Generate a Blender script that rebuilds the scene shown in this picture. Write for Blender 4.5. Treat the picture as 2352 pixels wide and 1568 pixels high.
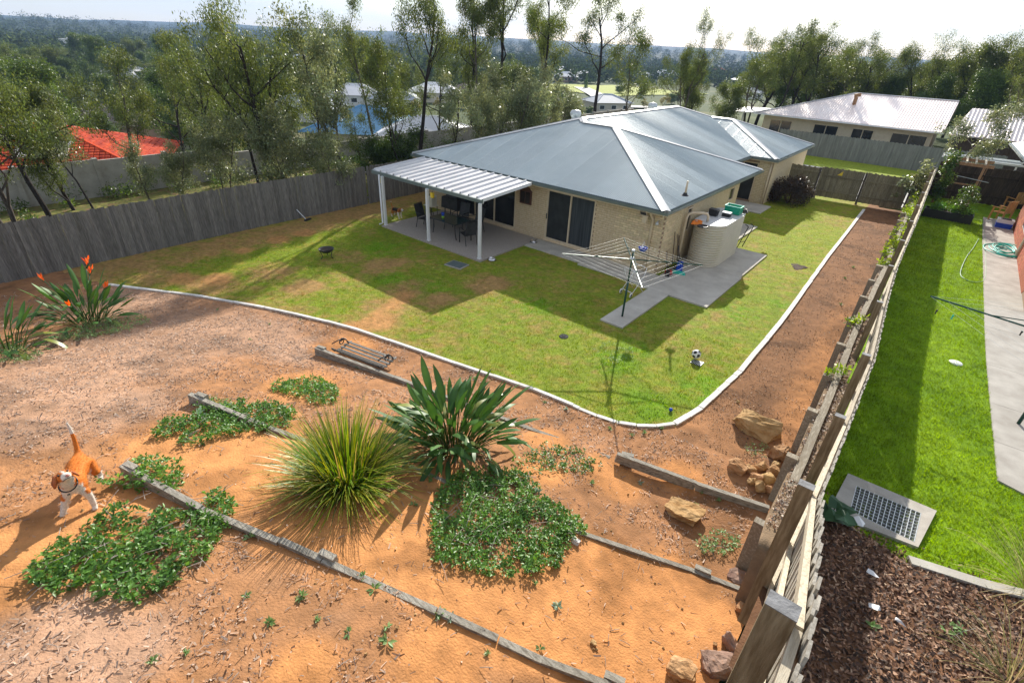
import bpy, bmesh, math, random
import numpy as np
from mathutils import Vector, Matrix, Euler

for o in list(bpy.data.objects):
    bpy.data.objects.remove(o)
scene = bpy.context.scene
COL = scene.collection
random.seed(7)
RNG = np.random.default_rng(11)
PI = math.pi

# ------------------------------------------------------------------ camera
# World axes: X along the back wall of the house, Y along the side fences, Z up.
EYE = np.array([0.0, 0.0, 7.2])
FPX, CX, CY = 1176.0, 1176.0, 784.0
PITCH, ROLL, AZ = math.radians(30.1), math.radians(2.9), math.radians(38.2)
_f0 = np.array([-math.sin(AZ), math.cos(AZ), 0.0]); _r0 = np.array([math.cos(AZ), math.sin(AZ), 0.0])
_z0 = np.array([0.0, 0.0, 1.0])
FW = math.cos(PITCH) * _f0 - math.sin(PITCH) * _z0
_u0 = math.sin(PITCH) * _f0 + math.cos(PITCH) * _z0
RT = math.cos(ROLL) * _r0 + math.sin(ROLL) * _u0
UP = -math.sin(ROLL) * _r0 + math.cos(ROLL) * _u0
cam_d = bpy.data.cameras.new('camera')
cam = bpy.data.objects.new('camera', cam_d); COL.objects.link(cam)
cam_d.sensor_width = 36.0; cam_d.lens = 18.0; cam_d.clip_start = 0.05; cam_d.clip_end = 9000.0
M4 = Matrix(((RT[0], UP[0], -FW[0], EYE[0]), (RT[1], UP[1], -FW[1], EYE[1]), (RT[2], UP[2], -FW[2], EYE[2]), (0, 0, 0, 1)))
cam.matrix_world = M4
scene.camera = cam

# ------------------------------------------------------------------ sky, sun, exposure
SUN_EL = math.radians(25.0); SUN_AZ = math.radians(115.0)       # azimuth counted from +X
SUN_DIR = Vector((math.cos(SUN_EL) * math.cos(SUN_AZ), math.cos(SUN_EL) * math.sin(SUN_AZ), math.sin(SUN_EL)))
world = bpy.data.worlds.new('World'); scene.world = world; world.use_nodes = True
wn = world.node_tree; wn.nodes.clear()
w_out = wn.nodes.new('ShaderNodeOutputWorld'); w_bg = wn.nodes.new('ShaderNodeBackground')
sky = wn.nodes.new('ShaderNodeTexSky'); sky.sky_type = 'NISHITA'; sky.sun_disc = False
sky.sun_elevation = SUN_EL; sky.sun_rotation = PI / 2 - SUN_AZ
sky.altitude = 50; sky.air_density = 1.0; sky.dust_density = 0.4; sky.ozone_density = 1.6
w_bg.inputs['Strength'].default_value = 0.10
# thin high cloud: soft streaks mixed into the sky
tc = wn.nodes.new('ShaderNodeTexCoord'); mp = wn.nodes.new('ShaderNodeMapping')
mp.inputs['Scale'].default_value = (1.6, 1.6, 9.0)
nz = wn.nodes.new('ShaderNodeTexNoise'); nz.inputs['Scale'].default_value = 2.2; nz.inputs['Detail'].default_value = 6
rp = wn.nodes.new('ShaderNodeValToRGB'); rp.color_ramp.elements[0].position = 0.34; rp.color_ramp.elements[1].position = 0.62
mx = wn.nodes.new('ShaderNodeMix'); mx.data_type = 'RGBA'
mx.inputs[7].default_value = (7.6, 7.3, 6.9, 1)
ml = wn.nodes.new('ShaderNodeMath'); ml.operation = 'MULTIPLY'; ml.inputs[1].default_value = 0.62
wn.links.new(tc.outputs['Generated'], mp.inputs['Vector']); wn.links.new(mp.outputs['Vector'], nz.inputs['Vector'])
wn.links.new(nz.outputs['Fac'], rp.inputs['Fac']); wn.links.new(rp.outputs['Color'], ml.inputs[0])
wn.links.new(ml.outputs[0], mx.inputs[0]); wn.links.new(sky.outputs['Color'], mx.inputs[6])
wn.links.new(mx.outputs[2], w_bg.inputs['Color']); wn.links.new(w_bg.outputs['Background'], w_out.inputs['Surface'])

sun_d = bpy.data.lights.new('sun', 'SUN'); sun_d.energy = 5.0; sun_d.angle = math.radians(0.5); sun_d.color = (1.0, 0.94, 0.84)
sun = bpy.data.objects.new('sun', sun_d); COL.objects.link(sun)
sun.rotation_euler = (-SUN_DIR).to_track_quat('-Z', 'Y').to_euler(); sun.location = (0, 0, 40)
scene.view_settings.view_transform = 'Standard'; scene.view_settings.look = 'None'
scene.view_settings.exposure = 0.80; scene.view_settings.gamma = 1.0
try: scene.view_settings.use_curve_mapping = False
except Exception: pass

# ------------------------------------------------------------------ placing helpers
def ray(px, py):
    x = (px - CX) / FPX; y = -(py - CY) / FPX
    return FW + x * RT + y * UP
def proj(p):
    v = np.array(p, float) - EYE; w = v @ FW
    return CX + FPX * (v @ RT) / w, CY - FPX * (v @ UP) / w
def P(px, py, z=0.0):
    v = ray(px, py); t = (z - EYE[2]) / v[2]
    return Vector((v[0] * t, v[1] * t, z))
def at_dist(px, py, d):
    v = ray(px, py); t = d / math.hypot(v[0], v[1])
    return Vector(EYE + v * t)
def height_to(base, py_top):
    """height of a vertical whose top shows at row py_top"""
    lo, hi = 0.0, 60.0
    for _ in range(40):
        m = (lo + hi) / 2
        if proj((base[0], base[1], base[2] + m))[1] > py_top: lo = m
        else: hi = m
    return lo

# value noise (numpy)
def _hash(ix, iy, s):
    h = (ix.astype(np.int64) * 374761393 + iy.astype(np.int64) * 668265263 + s * 1442695041) & 0xFFFFFFFF
    h = ((h ^ (h >> 13)) * 1274126177) & 0xFFFFFFFF
    return ((h ^ (h >> 16)) & 0xFFFF) / 65535.0
def noise(x, y, s=0):
    x = np.asarray(x, float); y = np.asarray(y, float)
    ix = np.floor(x); iy = np.floor(y); fx = x - ix; fy = y - iy
    fx = fx * fx * (3 - 2 * fx); fy = fy * fy * (3 - 2 * fy)
    a = _hash(ix, iy, s); b = _hash(ix + 1, iy, s); c = _hash(ix, iy + 1, s); d = _hash(ix + 1, iy + 1, s)
    return (a * (1 - fx) + b * fx) * (1 - fy) + (c * (1 - fx) + d * fx) * fy
def fbm(x, y, s=0, o=4):
    r = 0; a = 0.5
    for k in range(o):
        r = r + a * noise(np.asarray(x) * 2 ** k, np.asarray(y) * 2 ** k, s + k * 17); a *= 0.5
    return r / (1 - 0.5 ** o)
def sstep(a, b, x):
    t = np.clip((np.asarray(x, float) - a) / (b - a), 0, 1); return t * t * (3 - 2 * t)

# fence line (posts measured), retaining wall line
NZ0 = 1.05          # level of the neighbour's lawn above ours
FPOST = [(0.16, -1.0, 4.95), (0.13, 2.05, 4.92), (0.03, 4.83, 3.53), (0.073, 7.87, 2.65), (0.066, 10.6, 2.50), (-0.105, 13.6, 2.50),
         (-0.23, 16.6, 2.50), (-0.265, 19.55, 2.50), (-0.29, 22.5, 2.49), (-0.34, 25.45, 2.49), (-0.40, 28.4, 2.49), (-0.455, 31.3, 2.49), (-0.51, 34.2, 2.49), (-0.55, 36.6, 2.49)]
_fy = np.array([p[1] for p in FPOST]); _fx = np.array([p[0] for p in FPOST]); _fz = np.array([p[2] for p in FPOST])
def fence_x(y): return np.interp(y, _fy, _fx)
def fence_z(y): return np.interp(y, _fy, _fz)
RPOST = [(-0.385, 6.7), (-0.415, 8.63), (-0.47, 10.4), (-0.52, 12.05), (-0.59, 13.9), (-0.64, 15.8), (-0.665, 17.7), (-0.695, 19.5), (-0.71, 21.25), (-0.755, 23.15),
         (-0.81, 25.05), (-0.85, 26.9), (-0.89, 28.8), (-0.93, 30.6), (-0.97, 32.5), (-1.01, 34.4), (-1.04, 36.0)]
_ry = np.array([p[1] for p in RPOST]); _rx = np.array([p[0] for p in RPOST])
def ret_x(y): return np.interp(y, np.concatenate([[-5, 4.0], _ry]), np.concatenate([[0.0, -0.15], _rx]))

# kerb polyline
KERB_PX = [(250, 652), (345, 664), (450, 677), (600, 703), (700, 724), (800, 748), (930, 792), (1020, 823), (1100, 850), (1170, 873), (1230, 893), (1280, 913), (1330, 935),
           (1375, 953), (1420, 968), (1450, 973), (1480, 976), (1515, 975), (1550, 969), (1590, 948), (1620, 925), (1660, 887), (1700, 850), (1750, 790), (1800, 730), (1850, 660), (1900, 590), (1945, 533), (1985, 480)]
KERB = [P(a, b, 0.06) for a, b in KERB_PX]
_kx = np.array([k[0] for k in KERB]); _ky = np.array([k[1] for k in KERB])
def kerb_low(x):    # lower (camera side) branch y(x)
    n = 18
    return np.interp(x, np.concatenate([[-22.5], _kx[:n]]), np.concatenate([[2.6], _ky[:n]]))
def kerb_right(y):
    return np.interp(y, _ky[17:], _kx[17:])
def in_lawn(x, y):
    return (y > kerb_low(x)) & (x < kerb_right(y)) & (x < -2.3)

def softplus(x, k=0.5): return k * np.log1p(np.exp(np.clip(x / k, -40, 40)))
def yard_z(x, y):
    x = np.asarray(x, float); y = np.asarray(y, float)
    d = (x + 4.6) * 0.236 - (y - 8.5) * 0.972
    d0 = 0.55 + 2.2 * sstep(-4.0, -0.4, x)
    z = 0.23 * softplus(d - d0, 0.35) * sstep(-21.3, -9.5, x)
    # low terraces: ground eases off just below each sleeper row
    return z + 0.03 * (fbm(x * 0.9, y * 0.9, 3) - 0.5) * sstep(0.2, 1.0, d)
def nb_z(x, y):
    y = np.asarray(y, float)
    return NZ0 + 0.26 * softplus(8.4 - y, 0.5) * (1 - 0.25 * sstep(0.8, 5, x))
def GZ(x, y):
    x = np.asarray(x, float)
    return np.where(x > fence_x(y), nb_z(x, y), yard_z(x, y))
def G(px, py, dz=0.0, nb=False):
    """point of the garden surface seen at that place of the photograph"""
    v = ray(px, py); f = nb_z if nb else yard_z
    lo, hi = 2.0, 90.0
    for t in np.linspace(2.0, 90.0, 1500):
        p = EYE + v * t
        if p[2] < float(f(p[0], p[1])) + dz: hi = t; break
        lo = t
    for _ in range(30):
        m = (lo + hi) / 2; p = EYE + v * m
        if p[2] < float(f(p[0], p[1])) + dz: hi = m
        else: lo = m
    p = EYE + v * hi
    return Vector(p)

# ------------------------------------------------------------------ materials
def new_mat(name):
    m = bpy.data.materials.new(name); m.use_nodes = True
    nt = m.node_tree; b = nt.nodes.get('Principled BSDF')
    return m, nt, b
def rgba(c): return (c[0], c[1], c[2], 1.0)
def mat(name, c1, c2=None, scale=4.0, rough=0.7, bump=0.0, bscale=None, stretch=(1, 1, 1), rand=0.0, metal=0.0, spec=0.5,
        c3=None, detail=5, sharp=(0.35, 0.68), coords='Object', trans=0.0, alpha=None, bdist=0.02, attr=None, hue_rand=0.0):
    m, nt, b = new_mat(name); N = nt.nodes; L = nt.links
    b.inputs['Roughness'].default_value = rough; b.inputs['Metallic'].default_value = metal
    b.inputs['Specular IOR Level'].default_value = spec
    if c2 is None and rand == 0 and attr is None and bump == 0:
        b.inputs['Base Color'].default_value = rgba(c1); col = None
    tcn = N.new('ShaderNodeTexCoord'); mpn = N.new('ShaderNodeMapping'); mpn.inputs['Scale'].default_value = stretch
    L.new(tcn.outputs[coords], mpn.inputs['Vector'])
    vec = mpn.outputs['Vector']
    if rand > 0 and coords == 'Object':
        oi0 = N.new('ShaderNodeObjectInfo'); ad = N.new('ShaderNodeVectorMath'); ad.operation = 'MULTIPLY_ADD'
        cb = N.new('ShaderNodeCombineXYZ')
        for i in range(3): L.new(oi0.outputs['Random'], cb.inputs[i])
        L.new(cb.outputs[0], ad.inputs[0]); ad.inputs[1].default_value = (37, 61, 13); L.new(vec, ad.inputs[2]); vec = ad.outputs[0]
    n1 = N.new('ShaderNodeTexNoise'); n1.inputs['Scale'].default_value = scale; n1.inputs['Detail'].default_value = detail
    n1.inputs['Roughness'].default_value = 0.6
    L.new(vec, n1.inputs['Vector'])
    r = N.new('ShaderNodeValToRGB'); r.color_ramp.elements[0].position = sharp[0]; r.color_ramp.elements[1].position = sharp[1]
    r.color_ramp.elements[0].color = rgba(c1); r.color_ramp.elements[1].color = rgba(c2 if c2 is not None else c1)
    if c3 is not None:
        e = r.color_ramp.elements.new((sharp[0] + sharp[1]) / 2); e.color = rgba(c3)
    L.new(n1.outputs['Fac'], r.inputs['Fac']); out = r.outputs['Color']
    if attr:
        at = N.new('ShaderNodeAttribute'); at.attribute_name = attr
        mm = N.new('ShaderNodeMix'); mm.data_type = 'RGBA'; mm.blend_type = 'MULTIPLY'; mm.inputs[0].default_value = 1.0
        L.new(at.outputs['Color'], mm.inputs[6]); L.new(out, mm.inputs[7]); out = mm.outputs[2]
    if rand > 0 or hue_rand > 0:
        oi = N.new('ShaderNodeObjectInfo'); mr = N.new('ShaderNodeMapRange')
        mr.inputs['To Min'].default_value = 1 - rand; mr.inputs['To Max'].default_value = 1 + rand
        L.new(oi.outputs['Random'], mr.inputs['Value']); hs = N.new('ShaderNodeHueSaturation')
        L.new(mr.outputs[0], hs.inputs['Value']); L.new(out, hs.inputs['Color']); out = hs.outputs['Color']
        if hue_rand > 0:
            mh = N.new('ShaderNodeMapRange'); mh.inputs['To Min'].default_value = 0.5 - hue_rand; mh.inputs['To Max'].default_value = 0.5 + hue_rand
            ml_ = N.new('ShaderNodeMath'); ml_.operation = 'MULTIPLY'; ml_.inputs[1].default_value = 7.13
            fr = N.new('ShaderNodeMath'); fr.operation = 'FRACT'
            L.new(oi.outputs['Random'], ml_.inputs[0]); L.new(ml_.outputs[0], fr.inputs[0]); L.new(fr.outputs[0], mh.inputs['Value']); L.new(mh.outputs[0], hs.inputs['Hue'])
    L.new(out, b.inputs['Base Color'])
    if bump > 0:
        n2 = N.new('ShaderNodeTexNoise'); n2.inputs['Scale'].default_value = bscale or scale * 4; n2.inputs['Detail'].default_value = 6
        L.new(vec, n2.inputs['Vector'])
        bp = N.new('ShaderNodeBump'); bp.inputs['Strength'].default_value = bump; bp.inputs['Distance'].default_value = bdist
        L.new(n2.outputs['Fac'], bp.inputs['Height']); L.new(bp.outputs['Normal'], b.inputs['Normal'])
    if trans > 0:
        tr = N.new('ShaderNodeBsdfTranslucent'); ms = N.new('ShaderNodeMixShader'); ms.inputs[0].default_value = trans
        o = N.get('Material Output')
        hs2 = N.new('ShaderNodeHueSaturation'); hs2.inputs['Value'].default_value = 1.5; hs2.inputs['Saturation'].default_value = 1.1; hs2.inputs['Hue'].default_value = 0.48
        L.new(out, hs2.inputs['Color']); L.new(hs2.outputs['Color'], tr.inputs['Color'])
        L.new(b.outputs[0], ms.inputs[1]); L.new(tr.outputs[0], ms.inputs[2]); L.new(ms.outputs[0], o.inputs['Surface'])
    return m

# ------------------------------------------------------------------ mesh helpers
class MB:
    """collects shapes, then links them as ONE mesh object"""
    def __init__(s): s.v = []; s.f = []; s.mi = []; s.m = 0
    def add(s, vs, fs):
        k = len(s.v); s.v += [tuple(v) for v in vs]; s.f += [tuple(i + k for i in f) for f in fs]; s.mi += [s.m] * len(fs); return s
    def box(s, c, d, R=None, taper=None):
        x, y, z = d[0] / 2, d[1] / 2, d[2] / 2
        vs = [Vector((a * x, b * y, e * z)) for e in (-1, 1) for b in (-1, 1) for a in (-1, 1)]
        if taper:
            for i in range(4, 8): vs[i] = Vector((vs[i].x * taper, vs[i].y * taper, vs[i].z))
        if R is not None: vs = [R @ v for v in vs]
        c = Vector(c)
        return s.add([v + c for v in vs], [(0, 2, 3, 1), (4, 5, 7, 6), (0, 1, 5, 4), (2, 6, 7, 3), (0, 4, 6, 2), (1, 3, 7, 5)])
    def box2(s, a, b):
        return s.box([(a[i] + b[i]) / 2 for i in range(3)], [abs(b[i] - a[i]) for i in range(3)])
    def beam(s, a, b, w, h, up=(0, 0, 1)):
        """rectangular bar from a to b: width w (sideways), height h (along up)"""
        a = Vector(a); b = Vector(b); d = (b - a); L = d.length; d.normalize(); u = Vector(up)
        side = d.cross(u)
        if side.length < 1e-5: side = d.cross(Vector((1, 0, 0)))
        side.normalize(); u = side.cross(d)
        R = Matrix((side, d, u)).transposed()
        return s.box((a + b) / 2, (w, L, h), R)
    def tube(s, pts, r, n=8, cap=True):
        pts = [Vector(p) for p in pts]; k = len(s.v); m = len(pts)
        rs = r if isinstance(r, (list, tuple)) else [r] * m
        prev = None; vs = []
        for i, p in enumerate(pts):
            d = (pts[min(i + 1, m - 1)] - pts[max(i - 1, 0)])
            if d.length < 1e-9: d = Vector((0, 0, 1))
            d.normalize()
            if prev is None:
                prev = d.orthogonal().normalized()
            a = (prev - d * prev.dot(d))
            if a.length < 1e-6: a = d.orthogonal()
            a.normalize(); b = d.cross(a); prev = a
            for j in range(n):
                t = 2 * PI * j / n; vs.append(p + (a * math.cos(t) + b * math.sin(t)) * rs[i])
        fs = []
        for i in range(m - 1):
            for j in range(n):
                a = i * n + j; b = i * n + (j + 1) % n; fs.append((a, b, b + n, a + n))
        if cap:
            fs.append(tuple(range(n - 1, -1, -1))); fs.append(tuple((m - 1) * n + j for j in range(n)))
        return s.add(vs, fs)
    def lathe(s, prof, c=(0, 0, 0), n=20, close=False):
        c = Vector(c); vs = []; fs = []
        for (r, z) in prof:
            for j in range(n):
                t = 2 * PI * j / n; vs.append(c + Vector((r * math.cos(t), r * math.sin(t), z)))
        for i in range(len(prof) - 1):
            for j in range(n):
                a = i * n + j; b = i * n + (j + 1) % n; fs.append((a, b, b + n, a + n))
        if close:
            fs.append(tuple(range(n - 1, -1, -1))); fs.append(tuple((len(prof) - 1) * n + j for j in range(n)))
        return s.add(vs, fs)
    def prism(s, poly, z0, z1):
        n = len(poly)
        vs = [(p[0], p[1], z0) for p in poly] + [(p[0], p[1], z1) for p in poly]
        fs = [tuple(range(n - 1, -1, -1)), tuple(range(n, 2 * n))] + [(i, (i + 1) % n, n + (i + 1) % n, n + i) for i in range(n)]
        return s.add(vs, fs)
    def sheet(s, poly, th):
        """flat polygon of 3-D points given thickness along its normal"""
        ps = [Vector(p) for p in poly]; nrm = (ps[1] - ps[0]).cross(ps[2] - ps[0]).normalized(); n = len(ps)
        vs = ps + [p - nrm * th for p in ps]
        fs = [tuple(range(n)), tuple(range(2 * n - 1, n - 1, -1))] + [((i + 1) % n, i, n + i, n + (i + 1) % n) for i in range(n)]
        return s.add(vs, fs)
    def mesh(s, name, mats, smooth=False):
        me = bpy.data.meshes.new(name); me.from_pydata([tuple(v) for v in s.v], [], s.f)
        for m in (mats if isinstance(mats, (list, tuple)) else [mats]): me.materials.append(m)
        if isinstance(mats, (list, tuple)) and len(mats) > 1: me.polygons.foreach_set('material_index', s.mi)
        if smooth: me.polygons.foreach_set('use_smooth', [True] * len(me.polygons))
        me.update(); return me
    def build(s, name, mats, parent=None, smooth=False, world=True):
        return link(name, s.mesh(name, mats, smooth), parent, world)

def link(name, me, parent=None, world=True, loc=None, rot=None, scl=None):
    o = bpy.data.objects.new(name, me); COL.objects.link(o)
    if loc is not None: o.location = loc
    if rot is not None: o.rotation_euler = rot
    if scl is not None: o.scale = (scl, scl, scl) if isinstance(scl, (int, float)) else scl
    if parent is not None:
        o.parent = parent
        if world:
            o.matrix_parent_inverse = world_of(parent).inverted()
    return o
def world_of(o):
    m = Matrix.LocRotScale(o.location, o.rotation_euler, o.scale)
    if o.parent is not None: m = world_of(o.parent) @ o.matrix_parent_inverse @ m
    return m
def tag(o, label=None, cat=None, group=None, kind=None):
    if label: o['label'] = label
    if cat: o['category'] = cat
    if group: o['group'] = group
    if kind: o['kind'] = kind
    return o
def thing(name, label, cat, loc=(0, 0, 0), rotz=0.0, group=None):
    o = bpy.data.objects.new(name, None); COL.objects.link(o); o.empty_display_size = 0.2
    o.location = loc; o.rotation_euler = (0, 0, rotz)
    return tag(o, label, cat, group)
def struct(o): o['kind'] = 'structure'; return o
def copy_tree(o, parent=None):
    c = o.copy(); COL.objects.link(c)
    if parent is not None: c.parent = parent
    for ch in o.children: copy_tree(ch, c)
    return c
def np_mesh(name, verts, faces, mats, colors=None, smooth=False, fmat=None):
    """fast mesh from numpy; faces (n,k) all of one size; colors per vertex -> attribute 'col'"""
    me = bpy.data.meshes.new(name); verts = np.asarray(verts, np.float32); faces = np.asarray(faces, np.int32); k = faces.shape[1]
    me.vertices.add(len(verts)); me.vertices.foreach_set('co', verts.ravel())
    me.loops.add(faces.size); me.loops.foreach_set('vertex_index', faces.ravel())
    me.polygons.add(len(faces)); me.polygons.foreach_set('loop_start', np.arange(0, faces.size, k, dtype=np.int32))
    try: me.polygons.foreach_set('loop_total', np.full(len(faces), k, np.int32))
    except Exception: pass
    if colors is not None:
        a = me.color_attributes.new('col', 'FLOAT_COLOR', 'POINT'); c = np.ones((len(verts), 4), np.float32); c[:, :3] = colors
        a.data.foreach_set('color', c.ravel())
    for m in (mats if isinstance(mats, (list, tuple)) else [mats]): me.materials.append(m)
    if fmat is not None: me.polygons.foreach_set('material_index', np.asarray(fmat, np.int32))
    if smooth: me.polygons.foreach_set('use_smooth', np.ones(len(faces), bool))
    me.update(calc_edges=True); me.validate(); return me
# ------------------------------------------------------------------ material library
M = {}
M['soil'] = mat('soil', (0.80, 0.80, 0.80), (1.15, 1.12, 1.1), 5.0, 0.95, 0.7, 34.0, attr='col', bdist=0.022, spec=0.15)
M['turf'] = mat('turf', (0.72, 0.76, 0.7), (1.25, 1.2, 1.2), 7.0, 0.9, 0.8, 40.0, attr='col', bdist=0.03, spec=0.15)
M['blade'] = mat('grass_blade', (0.85, 0.85, 0.85), (1.15, 1.15, 1.15), 3.0, 0.6, attr='col', trans=0.35, spec=0.3)
M['chip'] = mat('bark_chip', (0.8, 0.8, 0.8), (1.2, 1.2, 1.2), 30.0, 0.7, attr='col', spec=0.4)
M['far_ground'] = mat('far_ground', (0.05, 0.075, 0.022), (0.15, 0.13, 0.06), 0.03, 0.95, c3=(0.075, 0.10, 0.03), spec=0.1, coords='Object')
M['hill'] = mat('hill_bush', (0.022, 0.036, 0.016), (0.05, 0.065, 0.03), 0.02, 0.95, spec=0.1, bump=1.0, bscale=0.06, bdist=6.0)
M['litter'] = mat('leaf_litter', (0.20, 0.125, 0.065), (0.30, 0.24, 0.08), 2.2, 0.95, 0.8, 14, c3=(0.10, 0.12, 0.03), spec=0.1)
M['concrete'] = mat('concrete', (0.34, 0.31, 0.27), (0.47, 0.44, 0.39), 2.2, 0.85, 0.25, 60, spec=0.3)
M['aggregate'] = mat('exposed_aggregate', (0.30, 0.26, 0.225), (0.47, 0.42, 0.37), 45.0, 0.8, 0.35, 90, detail=3, spec=0.3)
M['path'] = mat('path_concrete', (0.43, 0.40, 0.345), (0.56, 0.53, 0.46), 1.6, 0.85, 0.25, 70, spec=0.3)
M['drive'] = mat('driveway_concrete', (0.45, 0.44, 0.42), (0.55, 0.53, 0.5), 0.8, 0.85, spec=0.3)
M['kerb'] = mat('pale_kerb_concrete', (0.60, 0.575, 0.53), (0.80, 0.78, 0.74), 5.0, 0.8, 0.3, 50, rand=0.10, spec=0.3)
M['brick'] = mat('cream_brick', (0.64, 0.50, 0.30), (0.76, 0.63, 0.42), 9.0, 0.85, 0.3, 70, rand=0.13, hue_rand=0.008, spec=0.25)
M['mortar'] = mat('mortar', (0.27, 0.19, 0.13), (0.35, 0.26, 0.18), 20.0, 0.95, spec=0.1)
M['red_brick'] = mat('red_brick', (0.32, 0.085, 0.04), (0.46, 0.15, 0.07), 7.0, 0.85, 0.3, 60, rand=0.22, hue_rand=0.012, spec=0.25)
M['roof'] = mat('grey_roof_steel', (0.44, 0.505, 0.51), (0.51, 0.57, 0.575), 0.6, 0.42, rand=0.06, metal=0.1, spec=0.4)
M['cap'] = mat('grey_cap_steel', (0.36, 0.375, 0.385), (0.46, 0.46, 0.47), 3.0, 0.33, rand=0.05, metal=0.35, spec=0.6)
M['gutter'] = mat('gutter_steel', (0.16, 0.20, 0.19), (0.22, 0.26, 0.25), 2.0, 0.4, metal=0.2)
M['cream_paint'] = mat('cream_paint', (0.60, 0.49, 0.335), (0.68, 0.57, 0.41), 3.0, 0.55, spec=0.4)
M['white_paint'] = mat('white_paint', (0.72, 0.73, 0.74), (0.80, 0.80, 0.80), 3.0, 0.45, spec=0.5)
M['white_steel'] = mat('white_roof_steel', (0.58, 0.58, 0.585), (0.70, 0.69, 0.70), 1.2, 0.4, rand=0.06, metal=0.1)
M['pale_steel'] = mat('pale_roof_steel', (0.90, 0.80, 0.76), (0.96, 0.89, 0.86), 0.7, 0.5, rand=0.05, metal=0.75)
M['glass'] = mat('dark_glass', (0.012, 0.014, 0.015), (0.03, 0.032, 0.033), 0.8, 0.08, spec=0.6)
M['screen'] = mat('insect_screen', (0.018, 0.021, 0.021), (0.034, 0.038, 0.038), 3.0, 0.55, spec=0.3)
M['curtain'] = mat('dark_curtain', (0.02, 0.025, 0.028), (0.055, 0.065, 0.07), 6.0, 0.8, stretch=(3, 3, 0.1))
M['dark_wood'] = mat('dark_wood', (0.075, 0.028, 0.016), (0.12, 0.05, 0.03), 9.0, 0.5, stretch=(6, 6, 1))
M['plain_leaf'] = mat('plain_green_leaf', (0.025, 0.085, 0.03), (0.05, 0.14, 0.045), 3, 0.5, trans=0.2)
M['grey_paling'] = mat('grey_paling', (0.135, 0.125, 0.108), (0.255, 0.236, 0.205), 5.0, 0.9, 0.5, 30, stretch=(7, 7, 0.7), rand=0.22, hue_rand=0.01, c3=(0.185, 0.178, 0.162), spec=0.15)
M['brown_paling'] = mat('brown_paling', (0.16, 0.135, 0.08), (0.27, 0.235, 0.15), 5.0, 0.9, 0.5, 30, stretch=(7, 7, 0.7), rand=0.22, spec=0.15)
M['far_paling'] = mat('far_paling', (0.16, 0.165, 0.15), (0.24, 0.245, 0.225), 2.0, 0.9, stretch=(4, 4, 0.6), rand=0.12, spec=0.15)
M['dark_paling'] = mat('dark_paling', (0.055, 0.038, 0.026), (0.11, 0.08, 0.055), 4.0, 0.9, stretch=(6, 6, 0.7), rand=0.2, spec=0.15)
M['pine'] = mat('pale_treated_pine', (0.36, 0.305, 0.225), (0.58, 0.52, 0.41), 6.0, 0.75, 0.4, 40, stretch=(9, 0.7, 9), rand=0.10, c3=(0.55, 0.48, 0.36), spec=0.3)
M['pine_v'] = mat('pale_pine_paling', (0.28, 0.25, 0.205), (0.50, 0.46, 0.39), 6.0, 0.8, 0.4, 40, stretch=(9, 9, 0.7), rand=0.16, c3=(0.39, 0.355, 0.295), spec=0.25)
M['post'] = mat('weathered_post', (0.17, 0.125, 0.07), (0.33, 0.27, 0.175), 5.0, 0.85, 0.5, 40, stretch=(6, 6, 0.6), rand=0.14, c3=(0.25, 0.195, 0.12), spec=0.2)
M['sleeper'] = mat('weathered_sleeper', (0.27, 0.225, 0.165), (0.48, 0.43, 0.34), 5.0, 0.85, 0.6, 35, stretch=(7, 0.9, 7), rand=0.14, c3=(0.31, 0.27, 0.21), spec=0.2)
M['sleeper_x'] = mat('weathered_bed_sleeper', (0.20, 0.18, 0.145), (0.45, 0.42, 0.355), 5.0, 0.85, 0.7, 35, stretch=(0.8, 6, 6), rand=0.12, c3=(0.36, 0.33, 0.275), spec=0.2)
M['rock'] = mat('ochre_rock', (0.30, 0.155, 0.06), (0.52, 0.33, 0.17), 4.0, 0.9, 0.9, 14, c3=(0.42, 0.25, 0.115), rand=0.15, hue_rand=0.012, bdist=0.03, spec=0.2)
M['rock_red'] = mat('rust_rock', (0.22, 0.13, 0.10), (0.45, 0.20, 0.08), 3.0, 0.9, 0.9, 12, c3=(0.33, 0.22, 0.17), rand=0.1, bdist=0.03, spec=0.2)
M['tank'] = mat('cream_tank_steel', (0.56, 0.515, 0.40), (0.63, 0.58, 0.46), 2.0, 0.45, metal=0.05)
M['tank_top'] = mat('tank_lid_steel', (0.55, 0.55, 0.54), (0.68, 0.67, 0.65), 2.5, 0.45, metal=0.05)
M['black'] = mat('black_plastic', (0.012, 0.013, 0.014), (0.02, 0.022, 0.022), 6.0, 0.5)
M['dark_metal'] = mat('dark_metal', (0.028, 0.028, 0.03), (0.05, 0.05, 0.05), 8.0, 0.5, metal=0.3)
M['green_metal'] = mat('dark_green_metal', (0.008, 0.055, 0.042), (0.012, 0.075, 0.055), 6.0, 0.4, metal=0.1)
M['galv'] = mat('galvanised_steel', (0.50, 0.52, 0.52), (0.64, 0.66, 0.66), 12.0, 0.38, metal=0.5)
M['steel'] = mat('stainless_steel', (0.62, 0.62, 0.62), (0.7, 0.7, 0.7), 4.0, 0.22, metal=0.9)
M['line'] = mat('clothes_line', (0.62, 0.66, 0.64), None, 1, 0.5)
M['crate_green'] = mat('green_crate_plastic', (0.0, 0.30, 0.17), (0.005, 0.36, 0.21), 4, 0.45)
M['orange'] = mat('orange_plastic', (0.85, 0.21, 0.015), (0.9, 0.26, 0.02), 5, 0.45)
M['teal'] = mat('teal_hose', (0.0, 0.42, 0.33), (0.02, 0.50, 0.40), 9, 0.45)
M['blue'] = mat('blue_plastic', (0.005, 0.05, 0.42), (0.01, 0.07, 0.5), 5, 0.4)
M['lime'] = mat('lime_plastic', (0.35, 0.6, 0.05), None, 5, 0.4)
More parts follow.
